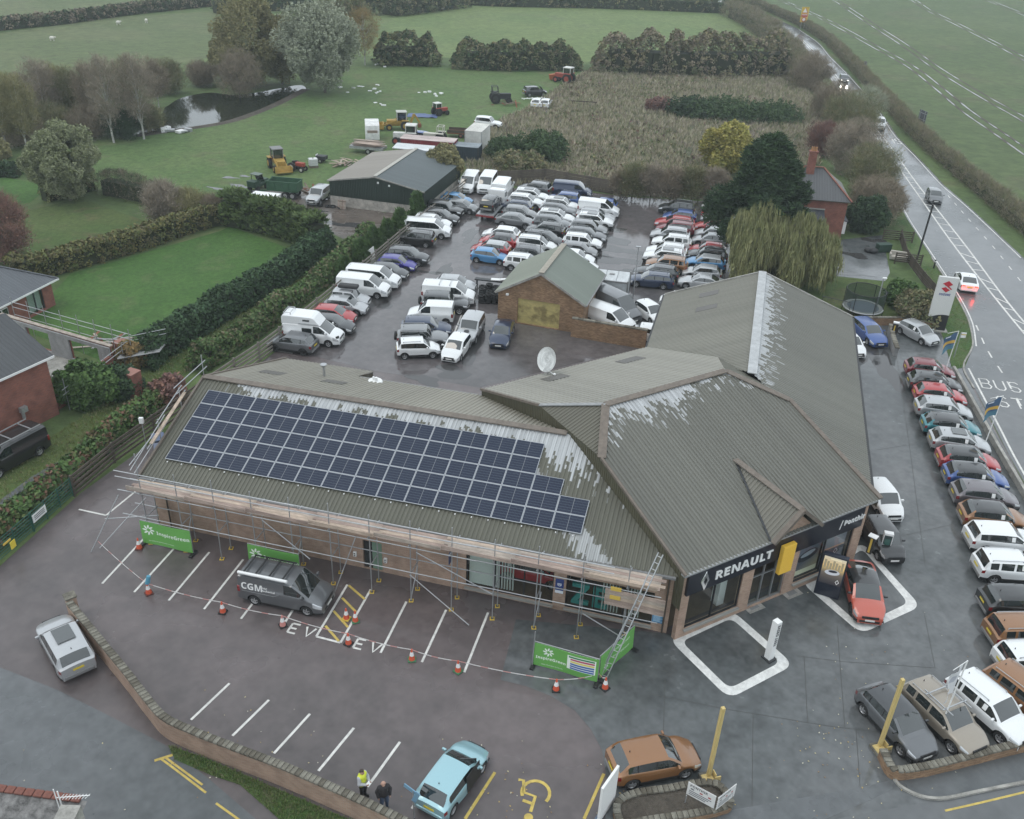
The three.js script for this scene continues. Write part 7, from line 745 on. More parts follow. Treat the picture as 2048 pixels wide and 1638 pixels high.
{
  wallRun('boundary_wall', 'curving brick boundary wall along the front car park', smooth(D.wallF, 5), .3, 1.22, M.brick, .22);
  { const [x, z] = D.wallF[0], t = thing('wall_pier', 'brick pier at the left end of the boundary wall', 'wall pier', x - .1, 0, z - .35, .7); mesh('brickwork', metreUV(box(.5, 1.35, .5, 0, .67, 0)), M.brick, t); mesh('cap', rbox(.6, .1, .6, .02, 0, 1.4, 0), M.coping, t); }
  wallRun('low_wall', 'low mossy wall in front of the row of SUVs', smooth(D.wallR, 4), .3, .55, M.brickYard, .23);
  wallRun('low_wall', 'low wall between the display row and the bus stop', smooth(D.wallRoad, 4), .22, .5, M.conc, 0);
  wallRun('planter_wall', 'low kerb of the planter bed at the entrance', smooth([...D.planter, D.planter[0]], 4), .26, .34, M.brickYard, .24);
  struct('planter_soil', polyGeo(D.planter, .3), M.soil);
  wallRun('yard_wall', 'stained brick yard wall between the garage and the showroom', [o.wall0, o.wall1], .3, 1.75, M.brickYard, .5);
  wallRun('garden_wall', 'low brick wall between the garden and the forecourt', D.gwall, .24, .75, M.brickYard, .45);
  wallRun('low_wall', 'short crumbling block wall between the blue and silver cars', D.wallS, .35, .8, M.block, .45);
  const [gx, gz] = o.gate0, gt = thing('yard_gate', 'small dark wooden gate beside the garage door', 'gate', gx + .7, 0, gz, -R(14)); for (let i = 0; i < 6; i++) mesh('board', metreUV(box(.14, 1.7, .03, -.4 + i * .16, .88, 0)), M.woodDark, gt); mesh('crossbar', mg([box(1.0, .1, .03, 0, .4, .03), box(1.0, .1, .03, 0, 1.4, .03)]), M.woodDark, gt);
}
// ---------------------------------------------------------------- outbuildings and houses
function gableShed(t, w, d, eave, apex, wallM, roofGeo, o2 = {}) {
  const gable = [[0, -.1], [w, -.1], [w, eave], [w / 2, apex], [0, eave]];
  mesh('wall', wallGeo([0, 0, 0], [1, 0], [0, -1], gable, o2.holes ?? [], .22), wallM, t); mesh('wall', wallGeo([0, 0, -d], [1, 0], [0, 1], gable, [], .22), wallM, t);
  mesh('wall', wallGeo([0, 0, -.22], [0, -1], [1, 0], [[0, -.1], [d - .44, -.1], [d - .44, eave], [0, eave]], [], .22), wallM, t); mesh('wall', wallGeo([w, 0, -.22], [0, -1], [-1, 0], [[0, -.1], [d - .44, -.1], [d - .44, eave], [0, eave]], [], .22), wallM, t);
}
{
  const w = 7.94, d = 7.4, e = 2.95, a = 5.2, t = thing('brick_garage', 'brick garage with green roof and a yellow roller door', 'garage', -1.67, 0, -76.8, -R(16.4));
  gableShed(t, w, d, e, a, M.brickYard, null, { holes: [[1.85, 5.8, .06, 2.5]] });
  const oh = .25, sl = (a - e) / (w / 2), gcol = [.25, .268, .22];
  mesh('roof', corr([[-oh, e - oh * sl + .08, oh], [w / 2, a + .08, oh], [w / 2, a + .08, -d - oh], [-oh, e - oh * sl + .08, -d - oh]], [-1, -sl, 0], { seed: 31, base: gcol, pitch: .2, h: .03 }), roofPaint, t);
  mesh('roof', corr([[w + oh, e - oh * sl + .08, oh], [w / 2, a + .08, oh], [w / 2, a + .08, -d - oh], [w + oh, e - oh * sl + .08, -d - oh]], [1, -sl, 0], { seed: 32, base: [.195, .22, .19], pitch: .2, h: .03 }), roofPaint, t);
  mesh('ridge_cap', metreUV(beam([w / 2, a + .13, oh], [w / 2, a + .13, -d - oh], .5, .07)), noisy([.34, .31, .26], .5, 1.2, 631, .9), t);
  mesh('barge_board', mgu([beam([-oh, e - oh * sl, oh], [w / 2, a, oh], .05, .2), beam([w + oh, e - oh * sl, oh], [w / 2, a, oh], .05, .2)]), M.conc, t);
  mesh('gutter', mgu([beam([w + oh + .06, e - .1, oh], [w + oh + .06, e - .1, -d - oh], .12, .1)]), M.trimGrey, t);
  const n = tileNoise(91); const dm = new THREE.MeshStandardMaterial({ roughness: .5, map: tex(256, (u, v) => { const s = sstep(.52, .75, fbm(n, u, v * .6, 5, 5)) * sstep(0, .3, v), c = fbm(n, u, v, 20, 3); return [lerp(.47, .24, s) * (.8 + .4 * c), lerp(.39, .19, s) * (.8 + .4 * c), lerp(.16, .08, s) * (.8 + .4 * c)]; }) });
  const dg = new THREE.PlaneGeometry(3.95, 2.44).translate(3.825, 1.28, -.16); mesh('roller_door', dg, dm, t); mesh('floodlight', rbox(.25, .18, .2, .03, .9, 2.75, .14), M.white, t);
}
{
  const w = 11.97, d = 13.2, e = 3.05, a = 4.15, t = thing('metal_shed', 'dark green metal shed with a concrete block base and mixed roof', 'shed', -22.92, Y0, -107.83, -R(14.6)), sl = (a - e) / (w / 2), gc = [.022, .036, .028];
  mesh('block_base', mgu([wallGeo([0, 0, 0], [1, 0], [0, -1], [[0, -.1], [w, -.1], [w, 1.25], [0, 1.25]], [], .2), wallGeo([w, 0, -.2], [0, -1], [-1, 0], [[0, -.1], [d - .4, -.1], [d - .4, 1.25], [0, 1.25]], [], .2), wallGeo([0, 0, -.2], [0, -1], [1, 0], [[0, -.1], [d - .4, -.1], [d - .4, 1.25], [0, 1.25]], [], .2), wallGeo([0, 0, -d], [1, 0], [0, 1], [[0, -.1], [w, -.1], [w, 1.25], [0, 1.25]], [], .2)]), noisy([.4, .37, .33], .7, 3, 641, .95), t);
  for (const z of [.02, -d - .02]) mesh('cladding', corr([[0, 1.25, z], [w, 1.25, z], [w, e, z], [w / 2, a, z], [0, e, z]], [0, -1, 0], { seed: 41, vertical: true, base: gc, pitch: .22, h: .03 }), roofPaint, t);
  for (const x of [-.02, w + .02]) mesh('cladding', corr([[x, 1.25, 0], [x, 1.25, -d], [x, e, -d], [x, e, 0]], [0, -1, 0], { seed: 42, vertical: true, base: gc, pitch: .22, h: .03 }), roofPaint, t);
  mesh('roof', corr([[-.2, e + .06, .2], [w / 2, a + .08, .2], [w / 2, a + .08, -d - .2], [-.2, e + .06, -d - .2]], [-1, -sl, 0], { seed: 43, base: [.29, .265, .235], pitch: .28 }), roofPaint, t);
  mesh('roof', corr([[w + .2, e + .06, .2], [w / 2, a + .08, .2], [w / 2, a + .08, -d - .2], [w + .2, e + .06, -d - .2]], [1, -sl, 0], { seed: 44, base: [.115, .135, .14], pitch: .28 }), roofPaint, t);
  mesh('ridge_cap', metreUV(beam([w / 2, a + .15, .2], [w / 2, a + .15, -d - .2], .45, .06)), noisy([.4, .39, .35], .4, 1.5, 643, .8), t);
  mesh('barge_board', mgu([beam([-.2, e, .22], [w / 2, a + .02, .22], .05, .16), beam([w + .2, e, .22], [w / 2, a + .02, .22], .05, .16)]), M.conc, t);
  for (const [x, y] of [[6.3, 3.5], [7.7, 3.3]]) mesh('lamp', rbox(.22, .22, .12, .03, x, y, .12), M.white, t);
}
M.slate = noisy([.075, .08, .088], .7, 1.6, 651, .6); M.slateB = noisy([.085, .085, .085], .7, 1.6, 653, .7);
function slateRoof(polyPts, seed, base) { return corr(polyPts.pts, polyPts.down, { seed, base, pitch: .34, h: .02 }); }
{ // red brick house beside the road, hipped slate roof and two chimneys
  const t = thing('brick_house', 'red brick house with hipped slate roof and two chimneys', 'house', 30.0, Y0, -103.4, -R(8)), w = 7.2, d = 7.5, e = 4.7, a = 7.3, oh = .35;
  mesh('wall', mgu([wallGeo([0, 0, 0], [1, 0], [0, -1], [[0, -.1], [w, -.1], [w, e], [0, e]], [], .25), wallGeo([0, 0, -d], [1, 0], [0, 1], [[0, -.1], [w, -.1], [w, e], [0, e]], [], .25), wallGeo([0, 0, -.25], [0, -1], [1, 0], [[0, -.1], [d - .5, -.1], [d - .5, e], [0, e]], [], .25), wallGeo([w, 0, -.25], [0, -1], [-1, 0], [[0, -.1], [d - .5, -.1], [d - .5, e], [0, e]], [], .25)]), M.brickRed, t);
  const A = [-oh, e, oh], B = [w + oh, e, oh], Cc = [w + oh, e, -d - oh], Dd = [-oh, e, -d - oh], r0 = [w * .32, a, -d * .5], r1 = [w * .62, a, -d * .5], sc = [.082, .084, .088];
  const rf = mesh('roof', corr([A, B, r1, r0], [0, -.6, 1], { seed: 51, base: sc, pitch: .3, h: .015 }), roofPaint, t); mesh('roof_slope', corr([B, Cc, r1], [1, -.6, 0], { seed: 52, base: [.15, .145, .135], pitch: .3, h: .015 }), roofPaint, rf); mesh('roof_slope', corr([Cc, Dd, r0, r1], [0, -.6, -1], { seed: 53, base: sc, pitch: .3, h: .015 }), roofPaint, rf); mesh('roof_slope', corr([Dd, A, r0], [-1, -.6, 0], { seed: 54, base: [.2, .2, .2], pitch: .3, h: .015 }), roofPaint, rf);
  mesh('soffit', metreUV(box(w + .7, .08, d + .7, w / 2, e - .06, -d / 2)), M.woodDark, t);
  for (const [x, z, hh] of [[w * .4, -d * .42, 9.2], [w * .06, -d * .62, 8.2]]) { const c = mesh('chimney', metreUV(box(.85, 3.2, .7, x, hh - 1.6, z)), M.brickRed, t); mesh('chimney_cap', box(.98, .14, .84, x, hh + .05, z), M.brickRed, c); for (const dx of [-.24, 0, .24]) mesh('chimney_pot', cyl(.11, .09, .45, x + dx, hh + .34, z, 8), std(.42, .22, .1, .8), c); }
  mesh('hip_tiles', mgu([beam([B[0], B[1] + .08, B[2]], [r1[0], r1[1] + .08, r1[2]], .22, .08), beam([A[0], A[1] + .08, A[2]], [r0[0], r0[1] + .08, r0[2]], .22, .08), beam([r0[0], r0[1] + .1, r0[2]], [r1[0], r1[1] + .1, r1[2]], .24, .08)]), M.brickRed, t);
  mesh('lean_to', mgu([box(4.7, 2.2, 2.4, 2.3, 1.1, 1.2)]), M.brickRed, t); mesh('lean_to_roof', corr([[-.2, 2.25, 2.65], [4.8, 2.25, 2.65], [4.8, 3.5, .02], [-.2, 3.5, .02]], [0, -.5, 1], { seed: 55, base: [.05, .055, .068], pitch: .3, h: .015 }), roofPaint, t); mesh('lean_to_flashing', box(5.1, .14, .1, 2.3, 3.6, .08), M.conc, t);
  for (const z of [-1.8, -5]) { const wd = mesh('window', box(.1, 1.3, 1.3, w + .03, 3.1, z), M.white, t); mesh('pane', mg([box(.03, 1.1, .52, w + .09, 3.1, z - .3), box(.03, 1.1, .52, w + .09, 3.1, z + .3)]), M.glassDark, wd); } { const wd = mesh('bay_window', box(.6, 1.5, 1.9, w + .32, 1.25, -2.2), M.white, t); mesh('pane', box(.03, 1.1, 1.6, w + .64, 1.35, -2.2), M.glassDark, wd); mesh('bay_roof', box(.8, .1, 2.1, w + .34, 2.08, -2.2, 0, 0, -.2), M.slate, wd); }
}
{ // bungalow at the left edge
  const w = 8, d = 8, e = 2.45, a = 4.5, t = thing('bungalow', 'brick bungalow with grey tiled roof at the left edge by the beech hedge', 'house', -44.2, Y0, -68.5, R(74));
  mesh('wall', mgu([wallGeo([0, 0, 0], [1, 0], [0, -1], [[0, -.1], [w, -.1], [w, e], [0, e]], [[4.9, 6.8, .2, 2.2], [1.4, 2.8, .8, 2.0]], .25)]), M.brickRed, t); mesh('wall', mgu([wallGeo([w, 0, -.25], [0, -1], [-1, 0], [[0, -.1], [d, -.1], [d, e], [0, e]], [], .25)]), M.brickRed, t); mesh('wall', mgu([wallGeo([0, 0, -.25], [0, -1], [1, 0], [[0, -.1], [d, -.1], [d, e], [0, e]], [], .25)]), M.brickRed, t);
  const pw = mesh('patio_window', mg([box(1.9, .08, .1, 5.85, 2.16, -.1), box(.08, 2, .1, 4.94, 1.2, -.1), box(.08, 2, .1, 6.76, 1.2, -.1), box(.08, 2, .1, 5.85, 1.2, -.1)]), M.darkSteel, t); mesh('curtain', box(1.7, 1.9, .02, 5.85, 1.2, -.3), std(.5, .5, .48, .9), pw); mesh('pane', box(1.8, 1.95, .02, 5.85, 1.2, -.12), M.glassPane, pw); const w2 = mesh('window', box(1.4, 1.2, .1, 2.1, 1.4, -.12), M.white, t); mesh('pane', box(.55, .95, .12, 1.75, 1.4, -.1), M.glassDark, w2); mesh('pane', box(.55, .95, .12, 2.45, 1.4, -.1), M.glassDark, w2);
  const bc = [.1, .108, .12], A = [-.4, e, .5], B = [w + .5, e, .5], Cq = [w + .5, e, -d - .5], E = [-.4, e, -d - .5], r0 = [-.4, a, -d / 2], r1 = [w - 3, a, -d / 2]; mesh('roof', corr([A, B, r1, r0], [0, -.6, 1], { seed: 61, base: bc, pitch: .32, h: .03 }), roofPaint, t); mesh('roof', corr([B, Cq, r1], [1, -.6, 0], { seed: 62, base: bc, pitch: .32, h: .03 }), roofPaint, t); mesh('roof', corr([Cq, E, r0, r1], [0, -.6, -1], { seed: 63, base: bc, pitch: .32, h: .03 }), roofPaint, t);
  mesh('fascia', box(w + .9, .16, .04, w / 2 + .05, e - .02, .52), M.white, t); mesh('hip_tiles', mgu([beam([B[0], B[1] + .06, B[2]], [r1[0], r1[1] + .06, r1[2]], .2, .07), beam([r0[0], a + .07, r0[2]], [r1[0], a + .07, r1[2]], .22, .07)]), M.slate, t);
}
{ // taller house and the unfinished extension
  const w = 9, d = 8, e = 4.75, a = 7.0, t = thing('brick_house', 'red brick house with dark tiled roof at the left edge above the black van', 'house', -37.3, Y0, -49.3, R(63));
  mesh('wall', mgu([wallGeo([0, 0, 0], [1, 0], [0, -1], [[0, -.1], [w, -.1], [w, e], [0, e]], [], .25)]), M.brickRed, t); mesh('wall', mgu([wallGeo([w, 0, -.25], [0, -1], [-1, 0], [[0, -.1], [d - .5, -.1], [d - .5, e], [d / 2 - .25, a - .1], [0, e]], [], .25)]), M.brickRed, t);
  const bc = [.065, .068, .072]; mesh('roof', corr([[-.4, e, .45], [w + .35, e, .45], [w + .35, a, -d / 2], [-.4, a, -d / 2]], [0, -.6, 1], { seed: 65, base: bc, pitch: .32, h: .03 }), roofPaint, t); mesh('roof', corr([[-.4, e, -d - .45], [w + .35, e, -d - .45], [w + .35, a, -d / 2], [-.4, a, -d / 2]], [0, -.6, -1], { seed: 66, base: bc, pitch: .32, h: .03 }), roofPaint, t);
  mesh('fascia', box(w + .7, .16, .04, w / 2, e - .02, .47), M.white, t); mesh('flue', mg([cyl(.12, .12, .5, 6.2, 1.4, .2, 8), box(.5, .4, .3, 6.3, 1.8, .2)]), M.galv, t);
  const x = thing('unfinished_extension', 'roofless brick and block extension joining the two bungalows', 'building'); const P = [[-42.8, -68.9], [-31.6, -63.9], [-33.5, -57.9]];
  const run = (a2, b2, holes, m, dep, hh, inset) => { const L = Math.hypot(b2[0] - a2[0], b2[1] - a2[1]), dr = [(b2[0] - a2[0]) / L, (b2[1] - a2[1]) / L], inn = [-dr[1] * 1, dr[0] * 1]; mesh(m === M.block ? 'block_leaf' : 'brick_leaf', wallGeo([a2[0] + inn[0] * inset, Y0, a2[1] + inn[1] * inset], dr, inn, [[0, -.1], [L, -.1], [L, hh], [0, hh]], holes.map(([p, q, r, s]) => [p, Math.min(q, L - .3), r, s]), dep), m, x); };
  run(P[0], P[1], [[3, 5.6, .3, 2.0], [7.8, 11, .3, 2.0]], M.brickRed, .11, 2.35, 0); run(P[0], P[1], [[3, 5.6, .3, 2.0], [7.8, 11, .3, 2.0]], M.block, .12, 2.3, .18); run(P[1], P[2], [], M.brickRed, .22, 1.6, 0);
  mesh('slab', polyGeo([P[0], P[1], P[2], [-40, -60]], .06), M.conc, x); mesh('wall_top', mgu([beam([P[0][0], 2.36, P[0][1]], [P[1][0], 2.36, P[1][1]], .34, .06)]), M.plank[1], x);
  const s2 = thing('house_scaffold', 'light scaffold rails around the unfinished extension', 'scaffold'); const tb = (a2, b2) => mesh('tube', tube(a2, b2, .03, 6), M.galv, s2);
  for (const y of [2.6, 3.05, 1.9]) tb([P[0][0] + .6, y, P[0][1] - .9], [P[1][0] + 1.4, y, P[1][1] - .7]); for (let i = 0; i < 8; i++) { const f = i / 7; tb([lerp(P[0][0] + .6, P[1][0] + 1.2, f), 0, lerp(P[0][1] - .9, P[1][1] - .75, f)], [lerp(P[0][0] + .6, P[1][0] + 1.2, f), 3.5, lerp(P[0][1] - .9, P[1][1] - .75, f)]); }
  for (const y of [1.6, 2.0]) { tb([P[1][0] + .8, y + .3, P[1][1] - .9], [P[2][0] + .9, y, P[2][1] + .6]); tb([P[1][0] + .4, y + .6, P[1][1] - .9], [P[1][0] + 3.4, y + .75, P[1][1] - 2.6]); } for (let i = 0; i < 4; i++) { const f = i / 3; tb([lerp(P[1][0], P[2][0], f) + .8, 0, lerp(P[1][1], P[2][1], f)], [lerp(P[1][0], P[2][0], f) + .8, 2.6, lerp(P[1][1], P[2][1], f)]); }
  for (let i = 0; i < 6; i++) { const m = mesh('plank', metreUV(box(3.2, .04, .22)), M.block, s2); m.position.set(P[1][0] + 1.9, 1.5, P[1][1] - .9 - i * .24 + .6); m.rotation.y = .5; }
  for (const [i, [px, pz, hh, l]] of [[-31.96, -66.4, 1.5, 'square brick pier at the far corner of the extension'], [-28.9, -60.6, 1.95, 'taller square brick pier at the near corner of the extension']].entries()) { const q = thing('brick_pier', l, 'brick pier', px, Y0, pz, -.4); mesh('brickwork', metreUV(box(1.0, hh, 1.0, 0, hh / 2, 0)), M.brickRed, q); mesh('cap', box(1.04, .05, 1.04, 0, hh + .02, 0), std(.3, .15, .12, .9), q); }
}
{ // roof corner and aerial at the bottom left
  const t = thing('house_roof_corner', 'lichen speckled roof corner with chimney at the bottom left', 'house', -18.4, 0, -20.6, 0);
  const r = mulberry(8), lich = noisy([.15, .145, .14], 1.6, .9, 661, .95);
  mesh('roof', fromTris(upward([-6, 5.2, 6, 3.6, 5.2, 6, 3.6, 5.9, -.6, -6, 5.2, 6, 3.6, 5.9, -.6, -6, 5.9, -1.6])), lich, t); mesh('wall', metreUV(box(9, 5.1, 6, -1.4, 2.55, 3.0)), M.brickRed, t);
  for (let i = 0; i < 26; i++) mesh('ridge_tile', rbox(.34, .1, .3, .04, -5.8 + i * .36, 5.95, -1.55 + i * .036, -.1), M.brickRed, t);
  mesh('chimney', mgu([box(.7, 1.6, .7, 3.5, 5.9, .5)]), M.conc, t); const a = thing('roof_aerial', 'white television aerial on a pole at the bottom left', 'aerial', -15.45, 5.6, -20.75, 0); mesh('mast', mg([tube([0, 0, 0], [0, 1.4, 0], .025), tube([-.12, .2, 0], [-.12, 1.5, 0], .02)]), M.white, a); mesh('boom', tube([-.1, 1.05, 0], [1.05, 1.12, -.1], .018), M.white, a); for (let i = 0; i < 9; i++) mesh('element', tube([.08 + i * .11, .95 - i * .005 + .06, -.02 - i * .01 - .16], [.08 + i * .11, 1.15, -.02 - i * .01 + .16], .012), M.white, a);
}

// ---------------------------------------------------------------- signs, posts, flags
{
  const T = (n, l, c, k, ry = 0, y = 0, g) => thing(n, l, c, o[k][0], y, o[k][1], ry, g);
  const cyl2 = (t, n, a, b, r, m) => mesh(n, tube(a, b, r, 10), m, t);
  { // tall totem
    const t = T('totem_sign', 'tall white totem sign with a red emblem and black foot', 'sign', 'totem', R(-12)); const H = 5.3;
    mesh('panel', rbox(1.75, H - 1.35, .3, .03, 0, 1.35 + (H - 1.35) / 2, 0), std(.62, .62, .6, .5), t); const s = new THREE.Shape(); s.moveTo(-.87, 0); s.lineTo(.87, 0); s.lineTo(.87, 1.62); s.quadraticCurveTo(0, 1.78, -.87, 1.2); s.closePath(); mesh('foot', flat(new THREE.ExtrudeGeometry(s, { depth: .34, bevelEnabled: false })).translate(0, .02, -.17), M.black, t);
    const e = new THREE.Shape([[-.34, .22], [.02, .46], [.34, .22], [.12, .08], [.36, -.1], [0, -.36], [-.34, -.1], [-.02, .03], [-.3, .2]].map(p => new THREE.Vector2(p[0] * 1.3, p[1] * 1.35))); const em = mesh('emblem', flat(new THREE.ExtrudeGeometry(e, { depth: .03, bevelEnabled: false })).translate(0, 4.35, .151), std(.45, .02, .035, .5), t); mesh('emblem_gap', mg([box(.62, .07, .03, -.12, 4.42, .17, 0, 0, -.62), box(.62, .07, .03, .12, 4.28, .17, 0, 0, -.62)]), std(.62, .62, .6, .5), em);
    mesh('lettering', letters('SUZUKI', .2, .02).translate(-.5, 3.55, .151), std(.03, .06, .22, .5), t); mesh('plinth', box(2.2, .12, .9, 0, .06, 0), M.conc, t);
  }
  { // display screen
    const t = T('display_screen', 'black freestanding advertising screen beside the orange car', 'display screen', 'screen', R(-24)); mesh('cabinet', rbox(1.4, 2.95, .34, .04, 0, 1.48, 0), std(.012, .016, .03, .3), t);
    const m = decal(1.2, 1.9, 256, (c, W, H) => { const g = c.createLinearGradient(0, 0, 0, H); g.addColorStop(0, '#cfc4b0'); g.addColorStop(.35, '#d9b877'); g.addColorStop(.6, '#6b6258'); g.addColorStop(1, '#302e33'); c.fillStyle = g; c.fillRect(0, 0, W, H); c.fillStyle = '#9a8d72'; for (let i = 0; i < 7; i++) c.fillRect(W * (.05 + i * .13), H * (.12 + (i % 3) * .05), W * .1, H * .3); c.fillStyle = '#e3d6b4'; c.fillRect(W * .3, H * .05, W * .5, H * .04); c.fillStyle = '#b9bcc2'; c.beginPath(); c.ellipse(W * .5, H * .55, W * .34, H * .1, -.15, 0, 7); c.fill(); c.fillStyle = '#25262c'; c.beginPath(); c.ellipse(W * .52, H * .51, W * .2, H * .045, -.15, 0, 7); c.fill(); c.strokeStyle = '#f3f3f3'; c.lineWidth = 5; c.beginPath(); c.moveTo(W * .82, H * .78); c.lineTo(W * .9, H * .86); c.lineTo(W * .82, H * .94); c.lineTo(W * .74, H * .86); c.closePath(); c.stroke(); });
    m.emissiveMap = m.map; m.emissive = lin(1, 1, 1); m.emissiveIntensity = .32; mesh('screen', new THREE.PlaneGeometry(1.2, 1.9).translate(0, 1.9, .176), m, t);
  }
  { // test drive post
    const t = T('test_drive_post', 'white post lettered TEST DRIVE in the corner of the left white frame', 'sign post', 'test', R(35)); mesh('post', rbox(.36, 2.6, .36, .015, 0, 1.38, 0), M.white, t); mesh('base', box(.55, .09, .6, 0, .045, 0), M.darkSteel, t);
    const g = letters('TEST DRIVE', .2, .008); g.rotateZ(Math.PI / 2); g.translate(.1, 1.05, .183); mesh('lettering', g, M.darkSteel, t); const g2 = letters('TEST DRIVE', .2, .008); g2.rotateZ(Math.PI / 2); g2.rotateY(Math.PI / 2); g2.translate(.183, 1.05, -.1); mesh('lettering', g2, M.darkSteel, t);
  }
  { const t = T('charger', 'slim black and white vehicle charger beside the black small car', 'charger', 'charger', R(-15)); mesh('cabinet', rbox(.5, 1.75, .3, .03, 0, .88, 0), std(.03, .05, .05, .4), t); mesh('side_trim', mg([box(.04, 1.75, .31, -.25, .88, 0), box(.04, 1.75, .31, .25, .88, 0)]), M.white, t); mesh('head', box(.54, .14, .32, 0, 1.78, 0), M.white, t); mesh('screen', box(.3, .5, .02, 0, 1.2, .155), std(.04, .12, .1, .2), t); }
  { const t = thing('charger', 'slim yellow and black charger behind the silver hatchback', 'charger', 34.4, .01, -76.2, R(-20)); mesh('cabinet', rbox(.45, 1.6, .3, .03, 0, .8, 0), M.black, t); mesh('side_trim', box(.1, 1.3, .31, -.05, .75, .01), M.yellow, t); mesh('head', box(.5, .12, .32, 0, 1.64, 0), M.white, t); }
  { const [x, z] = bworld(42.0, 8.6), t = thing('wall_charger', 'small yellow and black unit on the showroom corner', 'charger', x, 2.2, z, R(-40)); mesh('unit', box(.3, 1.2, .22, 0, 0, 0), M.black, t); mesh('yellow_face', box(.12, 1.0, .23, 0, 0, .01), M.yellow, t); mesh('hood', box(.5, .05, .4, 0, .64, 0), M.white, t); }
  // yellow posts
  for (const [k, l] of [['yp1', 'yellow steel post on its plate beside the planter sign'], ['yp2', 'yellow steel post at the corner of the low wall']]) { const t = T('yellow_post', l, 'post', k, .3); const ym = noisy([.55, .42, .17], .5, 1, 1, .6); mesh('post', rbox(.17, 4.5, .17, .02, 0, 2.4, 0), ym, t); mesh('bracket', mg([box(.5, .06, .5, -.1, .2, .15), box(.05, .4, .3, .22, .3, .1), box(.3, .3, .05, .3, .25, .3)]), ym, t); mesh('plinth', rbox(.8, .2, .7, .04, 0, .1, .1), M.coping, t); }
  { const a = o.wb0, b = o.wb1, ry = -Math.atan2(b[1] - a[1], b[0] - a[0]), t = thing('sign_board', 'tall blank white sign board beside the planter', 'sign', (a[0] + b[0]) / 2, 0, (a[1] + b[1]) / 2, ry); mesh('board', rbox(1.45, 2.3, .12, .02, 0, 1.2, 0), M.white, t); mesh('foot', box(1.5, .3, .2, 0, .12, -.06), std(.1, .14, .2, .6), t); }
  { const t = T('planter_sign', 'two sided white dealer sign lettered PONTHIR standing in the planter', 'sign', 'abord', R(-18)); const m = decal(1.3, .8, 256, (c, W, H) => { c.fillStyle = '#d9d8d6'; c.fillRect(0, 0, W, H); c.fillStyle = '#303238'; c.font = `bold ${H * .24 | 0}px sans-serif`; c.fillText('PONTHIR', W * .08, H * .27); c.fillStyle = '#a33a3f'; c.fillRect(W * .45, H * .36, W * .1, H * .1); c.fillRect(W * .75, H * .36, W * .1, H * .1); c.fillStyle = '#5c6068'; c.fillRect(W * .12, H * .36, W * .12, H * .1); for (let i = 0; i < 3; i++) c.fillRect(W * .08, H * (.56 + i * .13), W * (.8 - i * .1), H * .06); });
    mesh('panel', box(1.3, .8, .03, -.1, .95, .3, -.25), m, t); mesh('panel', box(1.2, .8, .03, .95, .95, .0, 1.0), m, t); mesh('legs', mg([box(.05, .7, .05, -.7, .45, .42), box(.05, .7, .05, .52, .45, .4), box(.05, .7, .05, 1.2, .45, -.4)]), M.galv, t); }
  // feather flags
  const flagTex = decal(.9, 1.4, 128, (c, W, H) => { c.fillStyle = '#3f5a78'; c.fillRect(0, 0, W, H); c.fillStyle = '#c9a24a'; c.beginPath(); c.moveTo(0, H * .45); c.quadraticCurveTo(W * .5, H * .35, W, H * .5); c.lineTo(W, H * .68); c.quadraticCurveTo(W * .5, H * .55, 0, H * .65); c.fill(); c.fillStyle = '#4d7688'; c.fillRect(0, H * .72, W, H * .28); c.fillStyle = '#dfe4ea'; c.fillRect(W * .1, H * .05, W * .3, H * .09); }), flagWhite = decal(.9, 2, 128, (c, W, H) => { c.fillStyle = '#dcdcdf'; c.fillRect(0, 0, W, H); c.fillStyle = '#c3a06a'; c.fillRect(W * .3, H * .75, W * .2, H * .15); c.fillStyle = '#b8bac4'; c.fillRect(W * .2, H * .2, W * .3, H * .3); });
  for (const [k, hh, l, wht] of [['fl1', 4.2, 'blue and yellow flag nearest the totem sign', 0], ['fl2', 4.4, 'blue and yellow flag by the bus stop marking', 0], ['fl3', 5.0, 'white flag on a leaning pole among the front row of SUVs', 1], ['fl4', 3.5, 'white flag pole at the right edge by the display row', 1]]) { const t = T('flag', l, 'flag', k, R(wht ? 30 : 8)); cyl2(t, 'pole', [0, 0, 0], [.12, hh, 0], .035, M.white); const g = new THREE.PlaneGeometry(.95, wht ? 1.9 : 1.5, 10, 10), p = g.attributes.position; for (let i = 0; i < p.count; i++) { const x = p.getX(i), y = p.getY(i), f = (.475 - x) / .95; p.setXYZ(i, x * (wht ? .55 : 1), y - f * f * (wht ? .5 : .55), .14 * Math.sin(x * 7 + y * 3) * f); } g.computeVertexNormals(); g.translate(-.38, hh - (wht ? 1.0 : .85), 0); const m = (wht ? flagWhite : flagTex); m.side = THREE.DoubleSide; mesh('flag_cloth', g, m, t); mesh('arm', tube([.12, hh, 0], [-.8, hh - .18, 0], .018), M.white, t); mesh('base', cyl(.2, .18, .1, 0, .05, 0, 12), M.darkSteel, t); }
  { const t = T('bus_stop_sign', 'bus stop flag on a grey pole on the verge', 'sign', 'busstop', R(-5)); cyl2(t, 'pole', [0, 0, 0], [0, 2.5, 0], .04, M.galv); mesh('flag_plate', box(.42, .5, .03, .24, 2.25, 0), M.white, t); mesh('plate_band', box(.43, .1, .035, .24, 2.3, 0), M.paintY, t); }
  { const t = thing('small_signpost', 'thin grey signpost beside the bus stop marking', 'sign', 42.0, 0, -58.5, 0); cyl2(t, 'pole', [0, 0, 0], [0, 2.2, 0], .04, M.galv); mesh('plate', box(.3, .35, .03, 0, 2.05, 0), M.galv, t); }
